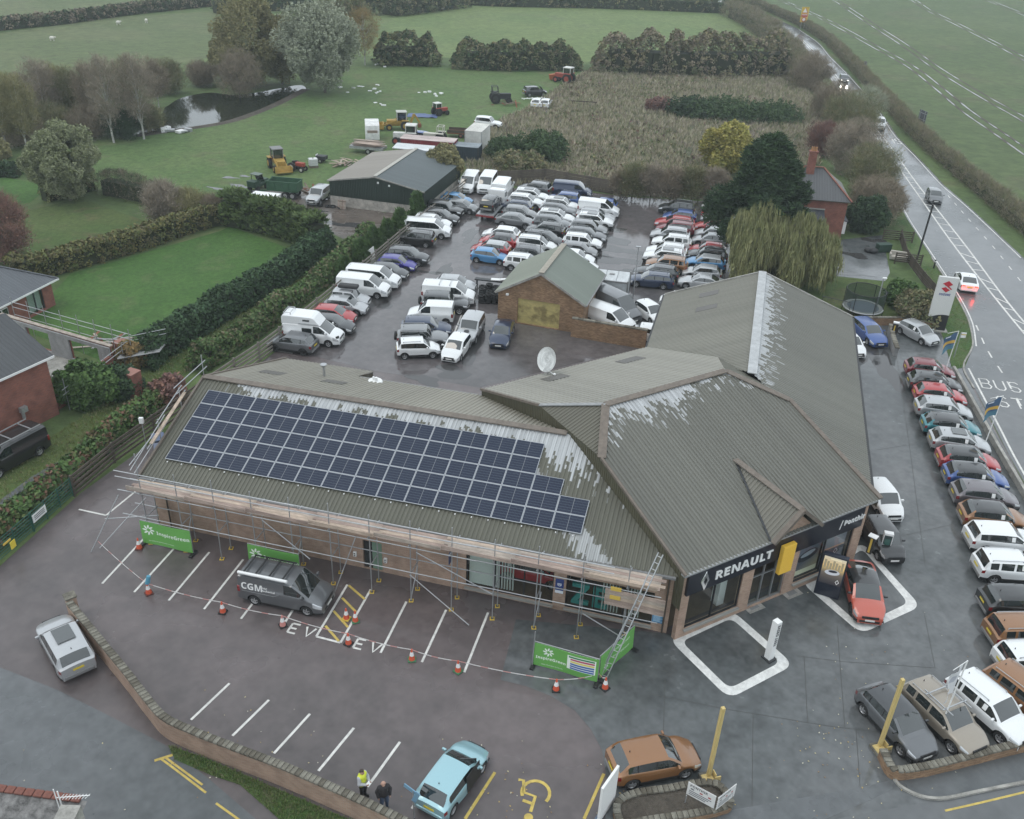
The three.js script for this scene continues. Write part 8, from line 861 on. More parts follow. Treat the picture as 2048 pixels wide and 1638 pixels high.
  { const t = T('lamp_post', 'black leaning lamp post beside the main road', 'lamp post', 'lampBlack'); cyl2(t, 'column', [0, 0, 0], [.15, 6.7, 0], .1, M.black); mesh('collar', cyl(.16, .12, .8, 0, .4, 0, 10), M.black, t); }
  { const t = T('lamp_post', 'thin pale lamp post in the garden behind the trampoline', 'lamp post', 'lampGarden'); cyl2(t, 'column', [0, 0, 0], [0, 4.2, 0], .05, M.galv); mesh('lantern', rbox(.4, .14, .2, .04, .1, 4.25, 0), M.white, t); }
  { const t = T('lamp_post', 'tall thin lamp post beside the silver cabin in the compound', 'lamp post', 'lampYard'); cyl2(t, 'column', [0, 0, 0], [0, 5.2, 0], .05, M.galv); mesh('lantern', rbox(.5, .1, .25, .03, 0, 5.22, 0), M.galv, t); }
  { const [x, z] = [-1.2, -90.5], t = thing('lamp_post', 'thin lamp post behind the brick garage roof', 'lamp post', 2.2, 0, -88.5); cyl2(t, 'column', [0, 0, 0], [0, 4.6, 0], .05, M.galv); mesh('lantern', rbox(.5, .1, .25, .03, 0, 4.62, 0), M.galv, t); }
  { const t = T('bollard', 'black bollard on the verge beside the road', 'bollard', 'bollard'); mesh('post', cyl(.09, .08, 1.0, 0, .5, 0, 10), M.black, t); mesh('band', cyl(.092, .092, .12, 0, .8, 0, 10), M.white, t); }
  { const t = T('road_sign', 'large dark back of a road sign on the right verge', 'road sign', 'sgn1', R(-80)); mesh('panel', box(2.2, 1.9, .06, 0, 2.6, 0), std(.09, .1, .11, .7), t); mesh('post', mg([cyl(.06, .06, 3.5, -.7, 1.75, .08, 8), cyl(.06, .06, 3.5, .7, 1.75, .08, 8)]), M.galv, t); mesh('rail', mg([box(2.2, .08, .05, 0, 2.1, .06), box(2.2, .08, .05, 0, 3.1, .06)]), M.galv, t); }
  { const t = T('road_sign', 'yellow and red warning sign at the far bend', 'road sign', 'sgn2', R(10)); mesh('panel', box(2.2, 4.0, .06, 0, 3.8, 0), decal(2.2, 4, 128, (c, W, H) => { c.fillStyle = '#c9a93f'; c.fillRect(0, 0, W, H); c.fillStyle = '#e4e0da'; c.beginPath(); c.moveTo(W * .5, H * .06); c.lineTo(W * .85, H * .38); c.lineTo(W * .15, H * .38); c.fill(); c.strokeStyle = '#b1423d'; c.lineWidth = 8; c.stroke(); c.fillStyle = '#b1423d'; c.fillRect(W * .08, H * .45, W * .84, H * .2); c.fillStyle = '#e4e0da'; c.fillRect(W * .14, H * .49, W * .72, H * .04); c.fillStyle = '#b1423d'; c.beginPath(); c.arc(W * .5, H * .82, W * .3, 0, 7); c.fill(); c.fillStyle = '#e4e0da'; c.beginPath(); c.arc(W * .5, H * .82, W * .2, 0, 7); c.fill(); }), t); mesh('post', mg([cyl(.07, .07, 2.2, -.5, 1.1, -.06, 8), cyl(.07, .07, 2.2, .5, 1.1, -.06, 8)]), M.galv, t); }
  { const t = T('road_sign', 'small grey back of a road sign left of the crop field', 'road sign', 'sgn3', R(-80)); mesh('panel', box(1.3, 1.1, .05, 0, 1.9, 0), M.trimGrey, t); mesh('post', mg([cyl(.05, .05, 2.3, -.4, 1.15, .05, 6), cyl(.05, .05, 2.3, .4, 1.15, .05, 6)]), M.galv, t); }
  { // finger post by the wall
    const t = T('finger_post', 'blue pointing hand shaped sign on the boundary wall', 'sign', 'signpost', R(-30)); mesh('post', cyl(.04, .04, 1.8, 0, .9, 0, 8), M.galv, t); const bm = std(.16, .3, .42, .5); mesh('pointer', rbox(.8, .22, .05, .02, -.1, 1.75, 0, 0, 0, -.2), bm, t); mesh('pointer', rbox(.22, .8, .05, .02, .15, 1.5, .03, 0, 0, -.35), bm, t); }
  { // trampoline
    const t = T('trampoline', 'round garden trampoline with dark safety net', 'trampoline', 'tramp'); const rr = 1.85; mesh('frame', flat(new THREE.TorusGeometry(rr, .05, 8, 32)).rotateX(Math.PI / 2).translate(0, .75, 0), M.galv, t); mesh('pad', flat(new THREE.RingGeometry(rr - .38, rr, 32)).rotateX(-Math.PI / 2).translate(0, .8, 0), std(.45, .47, .46, .7), t); mesh('bed', flat(new THREE.CircleGeometry(rr - .38, 32)).rotateX(-Math.PI / 2).translate(0, .77, 0), std(.16, .2, .24, .5), t);
    mesh('safety_net', flat(new THREE.CylinderGeometry(rr * .97, rr * .97, 1.7, 32, 1, true)).translate(0, 1.65, 0), new THREE.MeshStandardMaterial({ color: lin(.012, .03, .025), roughness: .9, transparent: true, opacity: .6, side: THREE.DoubleSide }), t); mesh('net_rim', flat(new THREE.TorusGeometry(rr * .97, .04, 6, 40)).rotateX(Math.PI / 2).translate(0, 2.5, 0), M.black, t); for (let i = 0; i < 6; i++) { const a = i / 6 * 6.283 + .3; mesh('pole', tube([Math.cos(a) * rr, 0, Math.sin(a) * rr], [Math.cos(a) * rr, 2.6, Math.sin(a) * rr], .035, 6), M.black, t); } }
  { // satellite dish behind the showroom
    const [x, z] = bworld(19.9, 18.6), t = thing('satellite_dish', 'large weathered satellite dish behind the showroom roof', 'satellite dish', x, 0, z, R(-20)); const pr = []; for (let i = 0; i <= 8; i++) { const q = i / 8 * .9; pr.push(new THREE.Vector2(q, q * q * .22)); } mesh('dish', flat(new THREE.LatheGeometry(pr, 28)).rotateX(1.2).rotateY(-.5).translate(0, 5.75, 0), noisy([.55, .56, .55], .9, 1, 1, .6), t); mesh('mast', tube([0, 0, -.1], [0, 5.6, -.1], .06), M.galv, t); mesh('arm', mg([tube([0, 5.0, .1], [.75, 5.05, .7], .03), sph(.1, .77, 5.1, .72)]), M.white, t); }
  for (const [k, l] of [['manh1', 'square manhole cover left of the entrance door'], ['manh2', 'worn manhole patch right of the entrance door']]) { const t = T('manhole_cover', l, 'manhole cover', k, R(30), .012); mesh('surround', metreUV(box(1.15, .012, .9)), M.conc, t); mesh('cover', metreUV(box(.6, .02, .5, 0, .004, 0)), M.trimGrey, t); }
  { const t = thing('drain_gully', 'dark drain slots in the yard behind the showroom', 'drain', ...(() => { const q = bworld(24, 21.4); return [q[0], .01, q[1]]; })(), -BANG); for (let i = 0; i < 2; i++) mesh('grate', box(1.6, .012, .9, i * 1.7, .002, 0), M.black, t); }
  { const [x, z] = o.bin1, t = thing('wheelie_bin', 'dark blue bins tucked behind the left end of the showroom', 'bin', x + .6, 0, z - .3, .4); mesh('body', mg([box(.75, 1.0, .85, 0, .55, 0)]), std(.02, .025, .05, .6), t); mesh('lid', rbox(.85, .1, .95, .04, 0, 1.1, 0, 0, .1), std(.09, .12, .2, .5), t); const t2 = thing('wheelie_bin', 'grey lidded bin nearer the scaffold at the left end', 'bin', x + 1.2, 0, z + .9, .4); mesh('body', mg([box(.75, 1.0, .85, 0, .55, 0)]), std(.02, .025, .04, .6), t2); mesh('lid', rbox(.85, .1, .95, .04, 0, 1.1, 0, 0, .1), std(.12, .14, .2, .5), t2); const b = thing('wall_box', 'white box on a pole beside the left scaffold', 'box', -25.2, 0, -53.0); mesh('pole', tube([0, 0, 0], [0, 2.3, 0], .03), M.galv, b); mesh('box', rbox(.3, .45, .2, .03, 0, 2.4, 0), M.white, b); }
}
// ---------------------------------------------------------------- the compound: tyres, cabin, recovery lorry, boards
{
  const tg = (() => { const g = flat(new THREE.TorusGeometry(.25, .1, 8, 16)).rotateX(Math.PI / 2); g.scale(1, 1.05, 1); return g; })(), r = mulberry(71); const [cx, cz] = o.tyres; let n = 0;
  for (let i = 0; i < 11; i++) { const sx = cx - 1.1 + (i % 4) * .68 + (r() - .5) * .15, sz = cz - .2 - Math.floor(i / 4) * .7 + (r() - .5) * .15, hh = [4, 5, 5, 6, 6, 5, 6, 7, 6, 7, 6][i]; for (let k = 0; k < hh; k++) { const t = one('tyre', tg, M.rubber, `worn black tyre in the stacks beside the brick garage`, 'tyre', 'tyre stacks by the garage'); t.position.set(sx + (r() - .5) * .1, .11 + k * .2, sz + (r() - .5) * .1); t.rotation.set((r() - .5) * .12, r() * 3, (r() - .5) * .12); } }
  const q = [o.tl0, o.tl1, o.tl2, o.tl3], mx = q.reduce((s, p) => s + p[0], 0) / 4, mz = q.reduce((s, p) => s + p[1], 0) / 4, t = thing('portable_cabin', 'pale grey portable cabin right of the brick garage', 'cabin', mx, 0, mz, -R(11)), gm = noisy([.44, .46, .47], .5, 2, 1, .6);
  mesh('body', rbox(3.4, 2.2, 2.6, .04, 0, 1.25, 0), gm, t); for (let i = 0; i < 3; i++) mesh('roof_panel', box(1.06, .06, 2.6, -1.12 + i * 1.12, 2.4, 0), noisy([.5, .52, .53], .4, 2, 1, .5), t); mesh('hatch', box(.5, .05, .3, 0, 2.46, -.3), M.trimGrey, t); for (const [x, z] of [[-1.7, -1.3], [1.7, -1.3], [-1.7, 1.3], [1.7, 1.3]]) mesh('corner_post', box(.14, 2.5, .14, x, 1.25, z), M.trimGrey, t); mesh('edge_beam', mg([box(3.5, .12, .1, 0, 2.34, 1.33), box(3.5, .12, .1, 0, .2, 1.33)]), M.trimGrey, t); mesh('window', box(.6, .45, .04, .4, 1.6, 1.32), M.glassDark, t);
  // recovery lorry with a dark car on its bed, facing the back fence
  const [lx, lz] = [-3.2, -107.8]; const L = thing('recovery_lorry', 'white flatbed recovery lorry carrying a dark car', 'lorry', lx, 0, lz, R(76)); const cab = new THREE.Shape([[0, .5], [1.75, .5], [1.8, 1.15], [1.35, 1.9], [.9, 2.35], [0, 2.35]].map(p => new THREE.Vector2(...p)));
  mesh('cab', flat(new THREE.ExtrudeGeometry(cab, { depth: 1.8, bevelEnabled: true, bevelSize: .05, bevelThickness: .05, bevelSegments: 2 })).translate(1.1, 0, -.9), paint('white'), L); mesh('windscreen', box(.05, .85, 1.6, 2.68, 1.6, 0, 0, 0, .55), M.glassDark, L); mesh('side_window', mg([box(.7, .55, 1.94, 1.9, 1.75, 0)]), M.glassDark, L); mesh('bed', metreUV(box(4.6, .12, 2.1, -1.4, .78, 0, 0, 0, .02)), M.galv, L); mesh('tail_bar', box(.15, .2, 2.2, -3.75, .62, 0), M.lampRed, L); mesh('headboard', mg([box(.08, .9, 1.9, .98, 1.9, 0)]), M.white, L); mesh('chassis', box(5.4, .25, .9, -.6, .5, 0), M.black, L);
  const wg = wheelGeo(.36); for (const d of [1.9, -1.9]) for (const s of [1, -1]) { const w = mesh('wheel', wg.tyre, M.rubber, L); w.position.set(d, .36, s * .88); if (s < 0) w.rotation.y = Math.PI; mesh('rim', wg.rim, M.rim, w); }
  vehicle('crossover', 'black', lx - .35, lz + 1.15, R(-76), 'crossover', 'black crossover carried on the white recovery lorry', 'car', undefined, { y: .85 });
  { const b = thing('board', 'large dark board leaning on the timber fence', 'board', -17.0, 0, -92.2, R(75)); mesh('panel', box(2.2, 1.7, .06, 0, .85, 0), M.darkSteel, b); const c = thing('board', 'white board leaning on the timber fence beside the dark one', 'board', o.boardB[0], 0, o.boardB[1], R(75)); mesh('panel', box(1.5, 1.5, .05, 0, .78, .1, 0, -.12), M.white, c); }
  { const t2 = thing('timber_bench_frame', 'dark rack with pipes beside the tyre stacks', 'rack', cx - .2, 0, cz - 3.4, -R(10)); mesh('frame', mg([box(3.4, .12, .5, 0, 1.0, 0), box(.1, 1.0, .4, -1.5, .5, 0), box(.1, 1.0, .4, 1.5, .5, 0)]), M.darkSteel, t2); mesh('pale_sheets', mg([rbox(1.6, .12, .5, .05, .7, 1.15, 0, .1), rbox(.8, .1, .4, .05, 1.2, 1.3, .1, .5)]), M.white, t2); }
}
// ---------------------------------------------------------------- paddock machinery and clutter
{
  const bigWheel = (t, x, y, z, r, w, rim) => { const m = mesh('wheel', cyl(r, r, w, 0, 0, 0, 18, 0, Math.PI / 2), M.rubber, t); m.position.set(x, y, z); mesh('rim', cyl(r * .55, r * .55, w + .04, 0, 0, 0, 14, 0, Math.PI / 2), rim, m); };
  const tractor = (label, k, ry, bodyM, cabM, rimM, cab = 1, s = 1) => { const t = thing('tractor', label, 'tractor', o[k][0], Y0, o[k][1], ry); t.scale.setScalar(s); mesh('bonnet', rbox(1.9, .7, .75, .08, .95, 1.15, 0), bodyM, t); mesh('chassis', box(2.6, .35, .5, .6, .75, 0), M.darkSteel, t); for (const q of [-1, 1]) { bigWheel(t, -.7, .8, q * .8, .8, .4, rimM); bigWheel(t, 1.5, .48, q * .7, .48, .28, rimM); mesh('mudguard', rbox(1.3, .12, .45, .05, -.7, 1.62, q * .8), bodyM, t); }
    if (cab === 1) { mesh('cab_roof', rbox(1.5, .16, 1.5, .06, -.55, 2.55, 0), cabM, t); mesh('cab_glass', box(1.25, .85, 1.3, -.55, 2.05, 0), M.glassDark, t); for (const [x, z] of [[-1.2, -.65], [-1.2, .65], [.1, -.65], [.1, .65]]) mesh('cab_post', box(.08, .95, .08, x, 2.05, z), cabM, t); } else { mesh('roll_frame', mg([tube([-1.1, 1.4, -.6], [-1.2, 2.6, -.6], .06), tube([-1.1, 1.4, .6], [-1.2, 2.6, .6], .06), tube([-.1, 1.4, -.6], [-.3, 2.6, -.6], .05), tube([-.1, 1.4, .6], [-.3, 2.6, .6], .05), tube([-1.2, 2.6, -.6], [-1.2, 2.6, .6], .06), tube([-1.2, 2.6, -.6], [-.3, 2.6, -.6], .05), tube([-1.2, 2.6, .6], [-.3, 2.6, .6], .05), tube([-.3, 2.6, -.6], [-.3, 2.6, .6], .05)]), cabM, t); mesh('seat', rbox(.5, .5, .5, .08, -.7, 1.5, 0), M.black, t); } return t; };
  const cream = std(.55, .53, .47, .6), offw = noisy([.6, .6, .57], .5, 1, 1, .6), tred = std(.32, .06, .04, .6), olive = std(.05, .075, .045, .6);
  tractor('white cabbed tractor with red wheels behind the shed', 'tr1', R(178), offw, offw, tred, 1, 1.1); tractor('cream tractor with an open roll frame beside the red container', 'tr2', R(172), cream, cream, cream, 0); tractor('small red tractor with white roof on the blue tarpaulin', 'tr3', R(40), tred, offw, M.rimDark, 1, .8); tractor('black tractor with bare frame near the rough ground', 'tr4', R(10), M.black, M.darkSteel, M.rimDark, 0, 1.1); tractor('white roofed red tractor farthest up the paddock', 'tr5', R(150), tred, offw, tred, 1, 1.15);
  const digger = (label, k, ry, cabM) => { const ym = noisy([.36, .23, .05], .6, 1, 1, .6), t = thing('backhoe_digger', label, 'digger', o[k][0], Y0, o[k][1], ry); mesh('body', mg([rbox(2.6, .7, 1.1, .08, .5, 1.15, 0), box(3.8, .3, .7, 0, .75, 0)]), ym, t); for (const q of [-1, 1]) { bigWheel(t, -1.0, .72, q * .95, .72, .42, ym); bigWheel(t, 1.5, .48, q * .9, .48, .34, ym); mesh('mudguard', rbox(1.1, .1, .5, .04, -1.0, 1.5, q * .95), ym, t); }
    mesh('cab_glass', box(1.35, 1.15, 1.25, -.5, 2.05, 0), M.glassDark, t); mesh('cab_roof', rbox(1.65, .16, 1.5, .06, -.5, 2.72, 0), cabM, t); for (const [x, z] of [[-1.2, -.65], [-1.2, .65], [.2, -.65], [.2, .65]]) mesh('cab_post', box(.09, 1.3, .09, x, 2.05, z), cabM, t);
    mesh('loader_arm', mg([beam([.2, 1.5, .62], [2.4, .7, .62], .14, .22), beam([.2, 1.5, -.62], [2.4, .7, -.62], .14, .22)]), ym, t); mesh('front_bucket', mg([box(.7, .12, 2.1, 2.75, .3, 0, 0, 0, .2), box(.12, .8, 2.1, 2.45, .65, 0, 0, 0, .3), box(.8, .7, .06, 2.75, .6, 1.05), box(.8, .7, .06, 2.75, .6, -1.05)]), ym, t); mesh('boom', beam([-1.9, .9, 0], [-2.5, 2.3, .1], .26, .34), ym, t); mesh('dipper', beam([-2.5, 2.3, .1], [-3.4, .9, .2], .2, .26), ym, t); mesh('rear_bucket', rbox(.55, .6, .55, .08, -3.35, .5, .2), M.rust, t); return t; };
  digger('yellow digger with grey cab in front of the timber pile', 'jcb1', R(-62), M.trimGrey); digger('older yellow digger with pale cab behind the caravan', 'jcb2', R(192), std(.45, .45, .42, .6));
  { const t = thing('compact_tractor', 'small dark red tractor parked against the yellow digger', 'tractor', o.jcb1[0] + 2.6, Y0, o.jcb1[1] + .4, R(-20)); mesh('bonnet', rbox(1.3, .5, .55, .06, .5, .95, 0), tred, t); mesh('seat', rbox(.4, .45, .4, .06, -.5, 1.1, 0), M.black, t); mesh('chassis', box(2, .25, .4, .1, .6, 0), M.darkSteel, t); for (const q of [-1, 1]) { bigWheel(t, -.5, .6, q * .6, .6, .3, cream); bigWheel(t, .9, .35, q * .5, .35, .2, cream); } }
  { const t = thing('caravan', 'white touring caravan standing on the paddock grass', 'caravan', o.cara[0], Y0, o.cara[1], R(100)); const s = new THREE.Shape([[-2.1, .45], [2.1, .45], [2.2, 1.2], [1.95, 2.35], [1.7, 2.5], [-1.7, 2.5], [-2.0, 2.35], [-2.15, 1.2]].map(p => new THREE.Vector2(...p))); mesh('body', flat(new THREE.ExtrudeGeometry(s, { depth: 1.9, bevelEnabled: true, bevelSize: .08, bevelThickness: .1, bevelSegments: 2 })).translate(0, 0, -.95), noisy([.68, .68, .66], .3, 3, 1, .5), t); mesh('front_window', box(.06, .55, 1.5, -2.2, 1.5, 0, 0, 0, .12), std(.3, .24, .2, .3), t); mesh('side_window', mg([box(.7, .5, .04, -.9, 1.6, 1.06), box(.7, .5, .04, 1.1, 1.6, 1.06)]), M.glassDark, t); mesh('door', box(.6, 1.7, .03, .2, 1.35, 1.06), std(.6, .6, .58, .5), t); mesh('rooflight', box(.8, .1, .6, 0, 2.62, 0), M.white, t); for (const q of [-1, 1]) bigWheel(t, 0, .33, q * .9, .33, .2, M.rim); mesh('drawbar', beam([-2.1, .5, 0], [-3.2, .45, 0], .1, .1), M.galv, t); }
  { const t = thing('timber_trailer', 'flat trailer loaded with lengths of old timber', 'trailer', o.timb[0], Y0, o.timb[1], R(-12)), r = mulberry(81); mesh('bed', metreUV(box(5, .35, 2, 0, .85, 0)), M.galv, t); for (const q of [-1, 1]) bigWheel(t, .3, .4, q * .9, .4, .22, M.rim); for (let i = 0; i < 26; i++) { const m = mesh('timber', PLK, M.plank[i % 4], t); m.scale.x = 3 + r() * 2; m.position.set((r() - .5) * .6, 1.1 + Math.floor(i / 8) * .16, -.8 + (i % 8) * .23); m.rotation.y = (r() - .5) * .12; } }
  const container = (label, x, z, ry, l, col, roofC, hgt = 2.5) => { const t = thing('shipping_container', label, 'container', x, Y0, z, ry), W = 2.4; for (const [a, b] of [[[-l / 2, -W / 2], [l / 2, -W / 2]], [[l / 2, -W / 2], [l / 2, W / 2]], [[l / 2, W / 2], [-l / 2, W / 2]], [[-l / 2, W / 2], [-l / 2, -W / 2]]]) mesh('side', corr([[a[0], .1, a[1]], [b[0], .1, b[1]], [b[0], hgt, b[1]], [a[0], hgt, a[1]]], [0, -1, 0], { seed: 5, vertical: true, base: col, pitch: .3, h: .04 }), roofPaint, t); mesh('roof', rbox(l + .1, .08, W + .1, .02, 0, hgt + .02, 0), noisy(roofC, .7, 3, 1, .7), t); for (const [x2, z2] of [[-l / 2, -W / 2], [l / 2, -W / 2], [-l / 2, W / 2], [l / 2, W / 2]]) mesh('corner_post', box(.16, hgt, .16, x2, hgt / 2 + .03, z2), M.darkSteel, t); return t; };
  container('dark red shipping container behind the green shed', o.cont1[0], o.cont1[1], R(-9), 7.8, [.24, .035, .045], [.45, .37, .35]); container('dark blue container right of the red one', o.cont2[0] + .4, o.cont2[1] + .2, R(-9), 4.2, [.03, .045, .06], [.2, .23, .25], 2.1);
  { const t = thing('box_body', 'white lorry box body standing in the weeds', 'box body', o.wbox[0], Y0, o.wbox[1], R(78)); mesh('body', rbox(5.2, 2.7, 2.5, .04, 0, 1.6, 0), noisy([.58, .58, .55], .4, 3, 1, .6), t); mesh('roof', box(5.25, .05, 2.55, 0, 2.98, 0), noisy([.55, .54, .5], .6, 3, 1, .7), t); mesh('edge_trim', mg([box(.08, 2.7, .08, -2.6, 1.6, 1.25), box(.08, 2.7, .08, -2.6, 1.6, -1.25), box(5.2, .08, .08, 0, 2.95, 1.27)]), M.galv, t); }
  { const t = thing('canopy_sheet', 'white sheeted roof between the shed and the red container', 'canopy', o.cont1[0] - .6, Y0, o.cont1[1] + 3.2, R(-9)); mesh('sheet', box(8, .08, 2.4, 0, 2.0, 0, 0, .06), noisy([.6, .62, .63], .4, 3, 1, .6), t); for (const x of [-3.8, 0, 3.8]) for (const z of [-1.1, 1.1]) mesh('post', box(.1, 2, .1, x, 1.0, z), M.wood, t); }
  { const t = thing('tipper_trailer', 'dark green twin axle tipping trailer on the paddock', 'trailer', o.tipper[0] + .2, Y0, o.tipper[1], R(-8)), gm = noisy([.035, .095, .05], .5, 1, 1, .6); mesh('floor', box(3.8, .1, 1.9, 0, 1.0, 0), M.black, t); for (const [sx, sy, sz, x, y, z] of [[3.9, 1.15, .08, 0, 1.5, .95], [3.9, 1.15, .08, 0, 1.5, -.95], [.08, 1.15, 1.82, 1.91, 1.5, 0], [.08, 1.15, 1.82, -1.91, 1.5, 0]]) mesh('side', box(sx, sy, sz, x, y, z), gm, t); for (let i = 0; i < 5; i++) mesh('rib', box(.08, 1.2, .06, -1.8 + i * .9, 1.5, 1.02), gm, t); mesh('top_rim', mg([box(4, .08, .12, 0, 2.1, .96), box(4, .08, .12, 0, 2.1, -.96)]), gm, t); for (const x of [.35, 1.25]) for (const q of [-1, 1]) bigWheel(t, x, .45, q * .85, .45, .28, M.rim); mesh('drawbar', beam([-1.8, .7, 0], [-3.3, .5, 0], .14, .14), gm, t); }
  { const t = thing('utility_vehicle', 'small dark green utility vehicle beside the tipping trailer', 'utility vehicle', o.util[0], Y0, o.util[1], R(65)); mesh('body', mg([rbox(2.6, .5, 1.35, .1, 0, .75, 0), rbox(.9, .35, 1.3, .1, .95, 1.05, 0), rbox(1.0, .4, 1.3, .05, -.85, 1.1, 0)]), std(.02, .05, .03, .5), t); mesh('cab_frame', mg([tube([.5, 1.1, -.6], [.2, 1.95, -.6], .04), tube([.5, 1.1, .6], [.2, 1.95, .6], .04), tube([-.4, 1.1, -.6], [-.4, 1.95, -.6], .04), tube([-.4, 1.1, .6], [-.4, 1.95, .6], .04)]), M.black, t); mesh('roof', rbox(1.0, .08, 1.35, .03, -.1, 1.98, 0), std(.12, .15, .13, .5), t); mesh('windscreen', box(.04, .7, 1.2, .38, 1.5, 0, 0, 0, .35), M.glassDark, t); for (const x of [.85, -.85]) for (const q of [-1, 1]) bigWheel(t, x, .34, q * .62, .34, .24, M.rimDark); }
  { const t = thing('liquid_container', 'white caged liquid container cube on the paddock grass', 'container', o.ibc[0], Y0, o.ibc[1], .4); mesh('tank', rbox(1.1, 1.0, .95, .1, 0, .72, 0), std(.62, .63, .62, .5), t); mesh('pallet', box(1.2, .16, 1.0, 0, .1, 0), M.wood, t); for (let i = 0; i < 4; i++) mesh('cage_bar', mg([box(1.22, .03, 1.02, 0, .35 + i * .26, 0)]), M.galv, t); mesh('cap', cyl(.1, .1, .06, 0, 1.25, 0, 10), M.black, t); }
  { const t = thing('small_cart', 'small dark trailer beside the white liquid container', 'trailer', o.cart[0], Y0, o.cart[1], -.2); mesh('box', rbox(1.4, .5, 1.0, .03, 0, .7, 0), M.darkSteel, t); mesh('white_panel', box(.05, .5, .7, -.72, .8, 0), M.white, t); for (const q of [-1, 1]) bigWheel(t, 0, .3, q * .6, .3, .18, M.rim); mesh('drawbar', beam([.7, .5, 0], [1.6, .45, 0], .06, .06), M.black, t); }
  { const t = thing('white_store', 'white box store behind the laurel hedge', 'store', o.hbox[0], Y0, o.hbox[1], R(-12)); mesh('body', rbox(3.1, 2.3, 2.2, .04, 0, 1.2, 0), noisy([.62, .62, .6], .4, 3, 1, .6), t); mesh('roof', box(3.2, .08, 2.3, 0, 2.38, 0), M.white, t); mesh('door', box(.8, 1.8, .04, .6, 1.1, 1.12), M.trimGrey, t); }
  { const t = thing('flatbed_trailer', 'rusty empty flat trailer beside the abandoned white off-roader', 'trailer', o.wbox[0] - 2.8, Y0, o.wbox[1] - 6, R(-4)); mesh('bed', box(4.2, .2, 1.9, 0, .7, 0), M.rust, t); mesh('side', mg([box(4.2, .4, .06, 0, 1.0, .95), box(4.2, .4, .06, 0, 1.0, -.95)]), M.woodDark, t); for (const q of [-1, 1]) bigWheel(t, 0, .35, q * .85, .35, .2, M.rust); }
  { const t = thing('tarpaulin', 'crumpled blue tarpaulin beside the small red tractor', 'tarpaulin', o.tarp[0], Y0, o.tarp[1]); const g = new THREE.PlaneGeometry(5, 2.6, 18, 10).rotateX(-Math.PI / 2), p = g.attributes.position; for (let i = 0; i < p.count; i++) p.setY(i, .06 + .3 * Math.abs(fbm(N1, (p.getX(i) + 5) / 12, (p.getZ(i) + 5) / 12, 16, 3) - .3)); g.computeVertexNormals(); mesh('sheet', g, std(.09, .13, .26, .6), t); }
  // wood heaps, pallets, tyres and white scrap
  const heap = (label, x, z, n, sx, sz, seed, mats = M.plank) => { const t = thing('timber_heap', label, 'timber heap', x, Y0, z), r = mulberry(seed); for (let i = 0; i < n; i++) { const m = mesh('timber', PLK, mats[i % mats.length], t); m.scale.x = .8 + r() * 1.8; m.position.set((r() - .5) * sx, .1 + r() * .5, (r() - .5) * sz); m.rotation.set((r() - .5) * .4, r() * 3.1, (r() - .5) * .5); } };
  heap('heap of old timber at the left corner of the shed', o.junk1[0], o.junk1[1], 26, 4, 2.4, 5); heap('heap of broken boards behind the silver off-roader', o.junk2[0] - 2, o.junk2[1] + 9, 16, 3.5, 1.6, 6, [M.wood, M.woodDark, M.rust]); heap('scrap timber in the weeds below the paddock fence', -3.2, -168, 20, 5, 3, 7, [M.woodDark, M.rust, M.wood]); heap('rubble and boards beside the unfinished extension', -34.5, -68.6, 18, 4, 1.6, 8, [M.block, M.rust, M.plank[1]]);
  { const t = thing('pallet', 'wooden pallets leaning on the shed wall', 'pallet', o.pal[0], Y0, o.pal[1], R(-14)); for (let i = 0; i < 6; i++) mesh('slat', metreUV(box(.12, 1.1, .03, -.45 + i * .18, .6, 0, 0, -.25)), M.plank[i % 4], t); mesh('bearer', mg([box(1.05, .1, .08, 0, .3, -.02), box(1.05, .1, .08, 0, .95, -.1)]), M.wood, t); }
  { const tg = flat(new THREE.TorusGeometry(.28, .11, 8, 16)).rotateX(Math.PI / 2); [[0, 0], [1, .2], [1.6, .3], [2.5, .5]].forEach(([dx, dz], i) => { const m = one('tyre', tg, M.rubber, ['tyre nearest the silver off-roader by the shed', 'second tyre along the shed wall', 'third tyre along the shed wall', 'tyre beside the pallets at the shed wall'][i], 'tyre', 'tyres along the shed wall'); m.position.set(o.shedtyre[0] + dx, Y0 + .12, o.shedtyre[1] + dz); m.rotation.set(0, i, .1 * i); }); }
  { // scattered white scraps on the paddock
    const r = mulberry(91), t = thing('white_scraps', 'white scraps of plastic scattered on the paddock', 'litter'); t.userData = { kind: 'stuff', label: 'white scraps of plastic scattered on the paddock', category: 'litter' }; const l = []; for (const [px, pz, n, sp] of [[-30.5, -176, 12, 4], [-17, -173, 8, 2.5], [-9, -210, 6, 3], [-25, -160, 4, 8], [-29, -200, 4, 3]]) for (let i = 0; i < n; i++) l.push(rbox(.2 + r() * .7, .08 + r() * .25, .2 + r() * .5, .03, px + (r() - .5) * sp * 2, .06, pz + (r() - .5) * sp * 2, r() * 3, 0, 0, 1)); mesh('scraps', mg(l), M.white, t); }
  { const t = thing('junk_heap', 'pale scrap and a barrow under the birches', 'scrap heap', -52.5, Y0, -139.5), r = mulberry(95); for (let i = 0; i < 9; i++) mesh('scrap', rbox(.4 + r() * 1.2, .2 + r() * .5, .4 + r() * .7, .05, (r() - .5) * 4, .25, (r() - .5) * 1.6, r() * 3), i % 2 ? M.white : M.galv, t); }
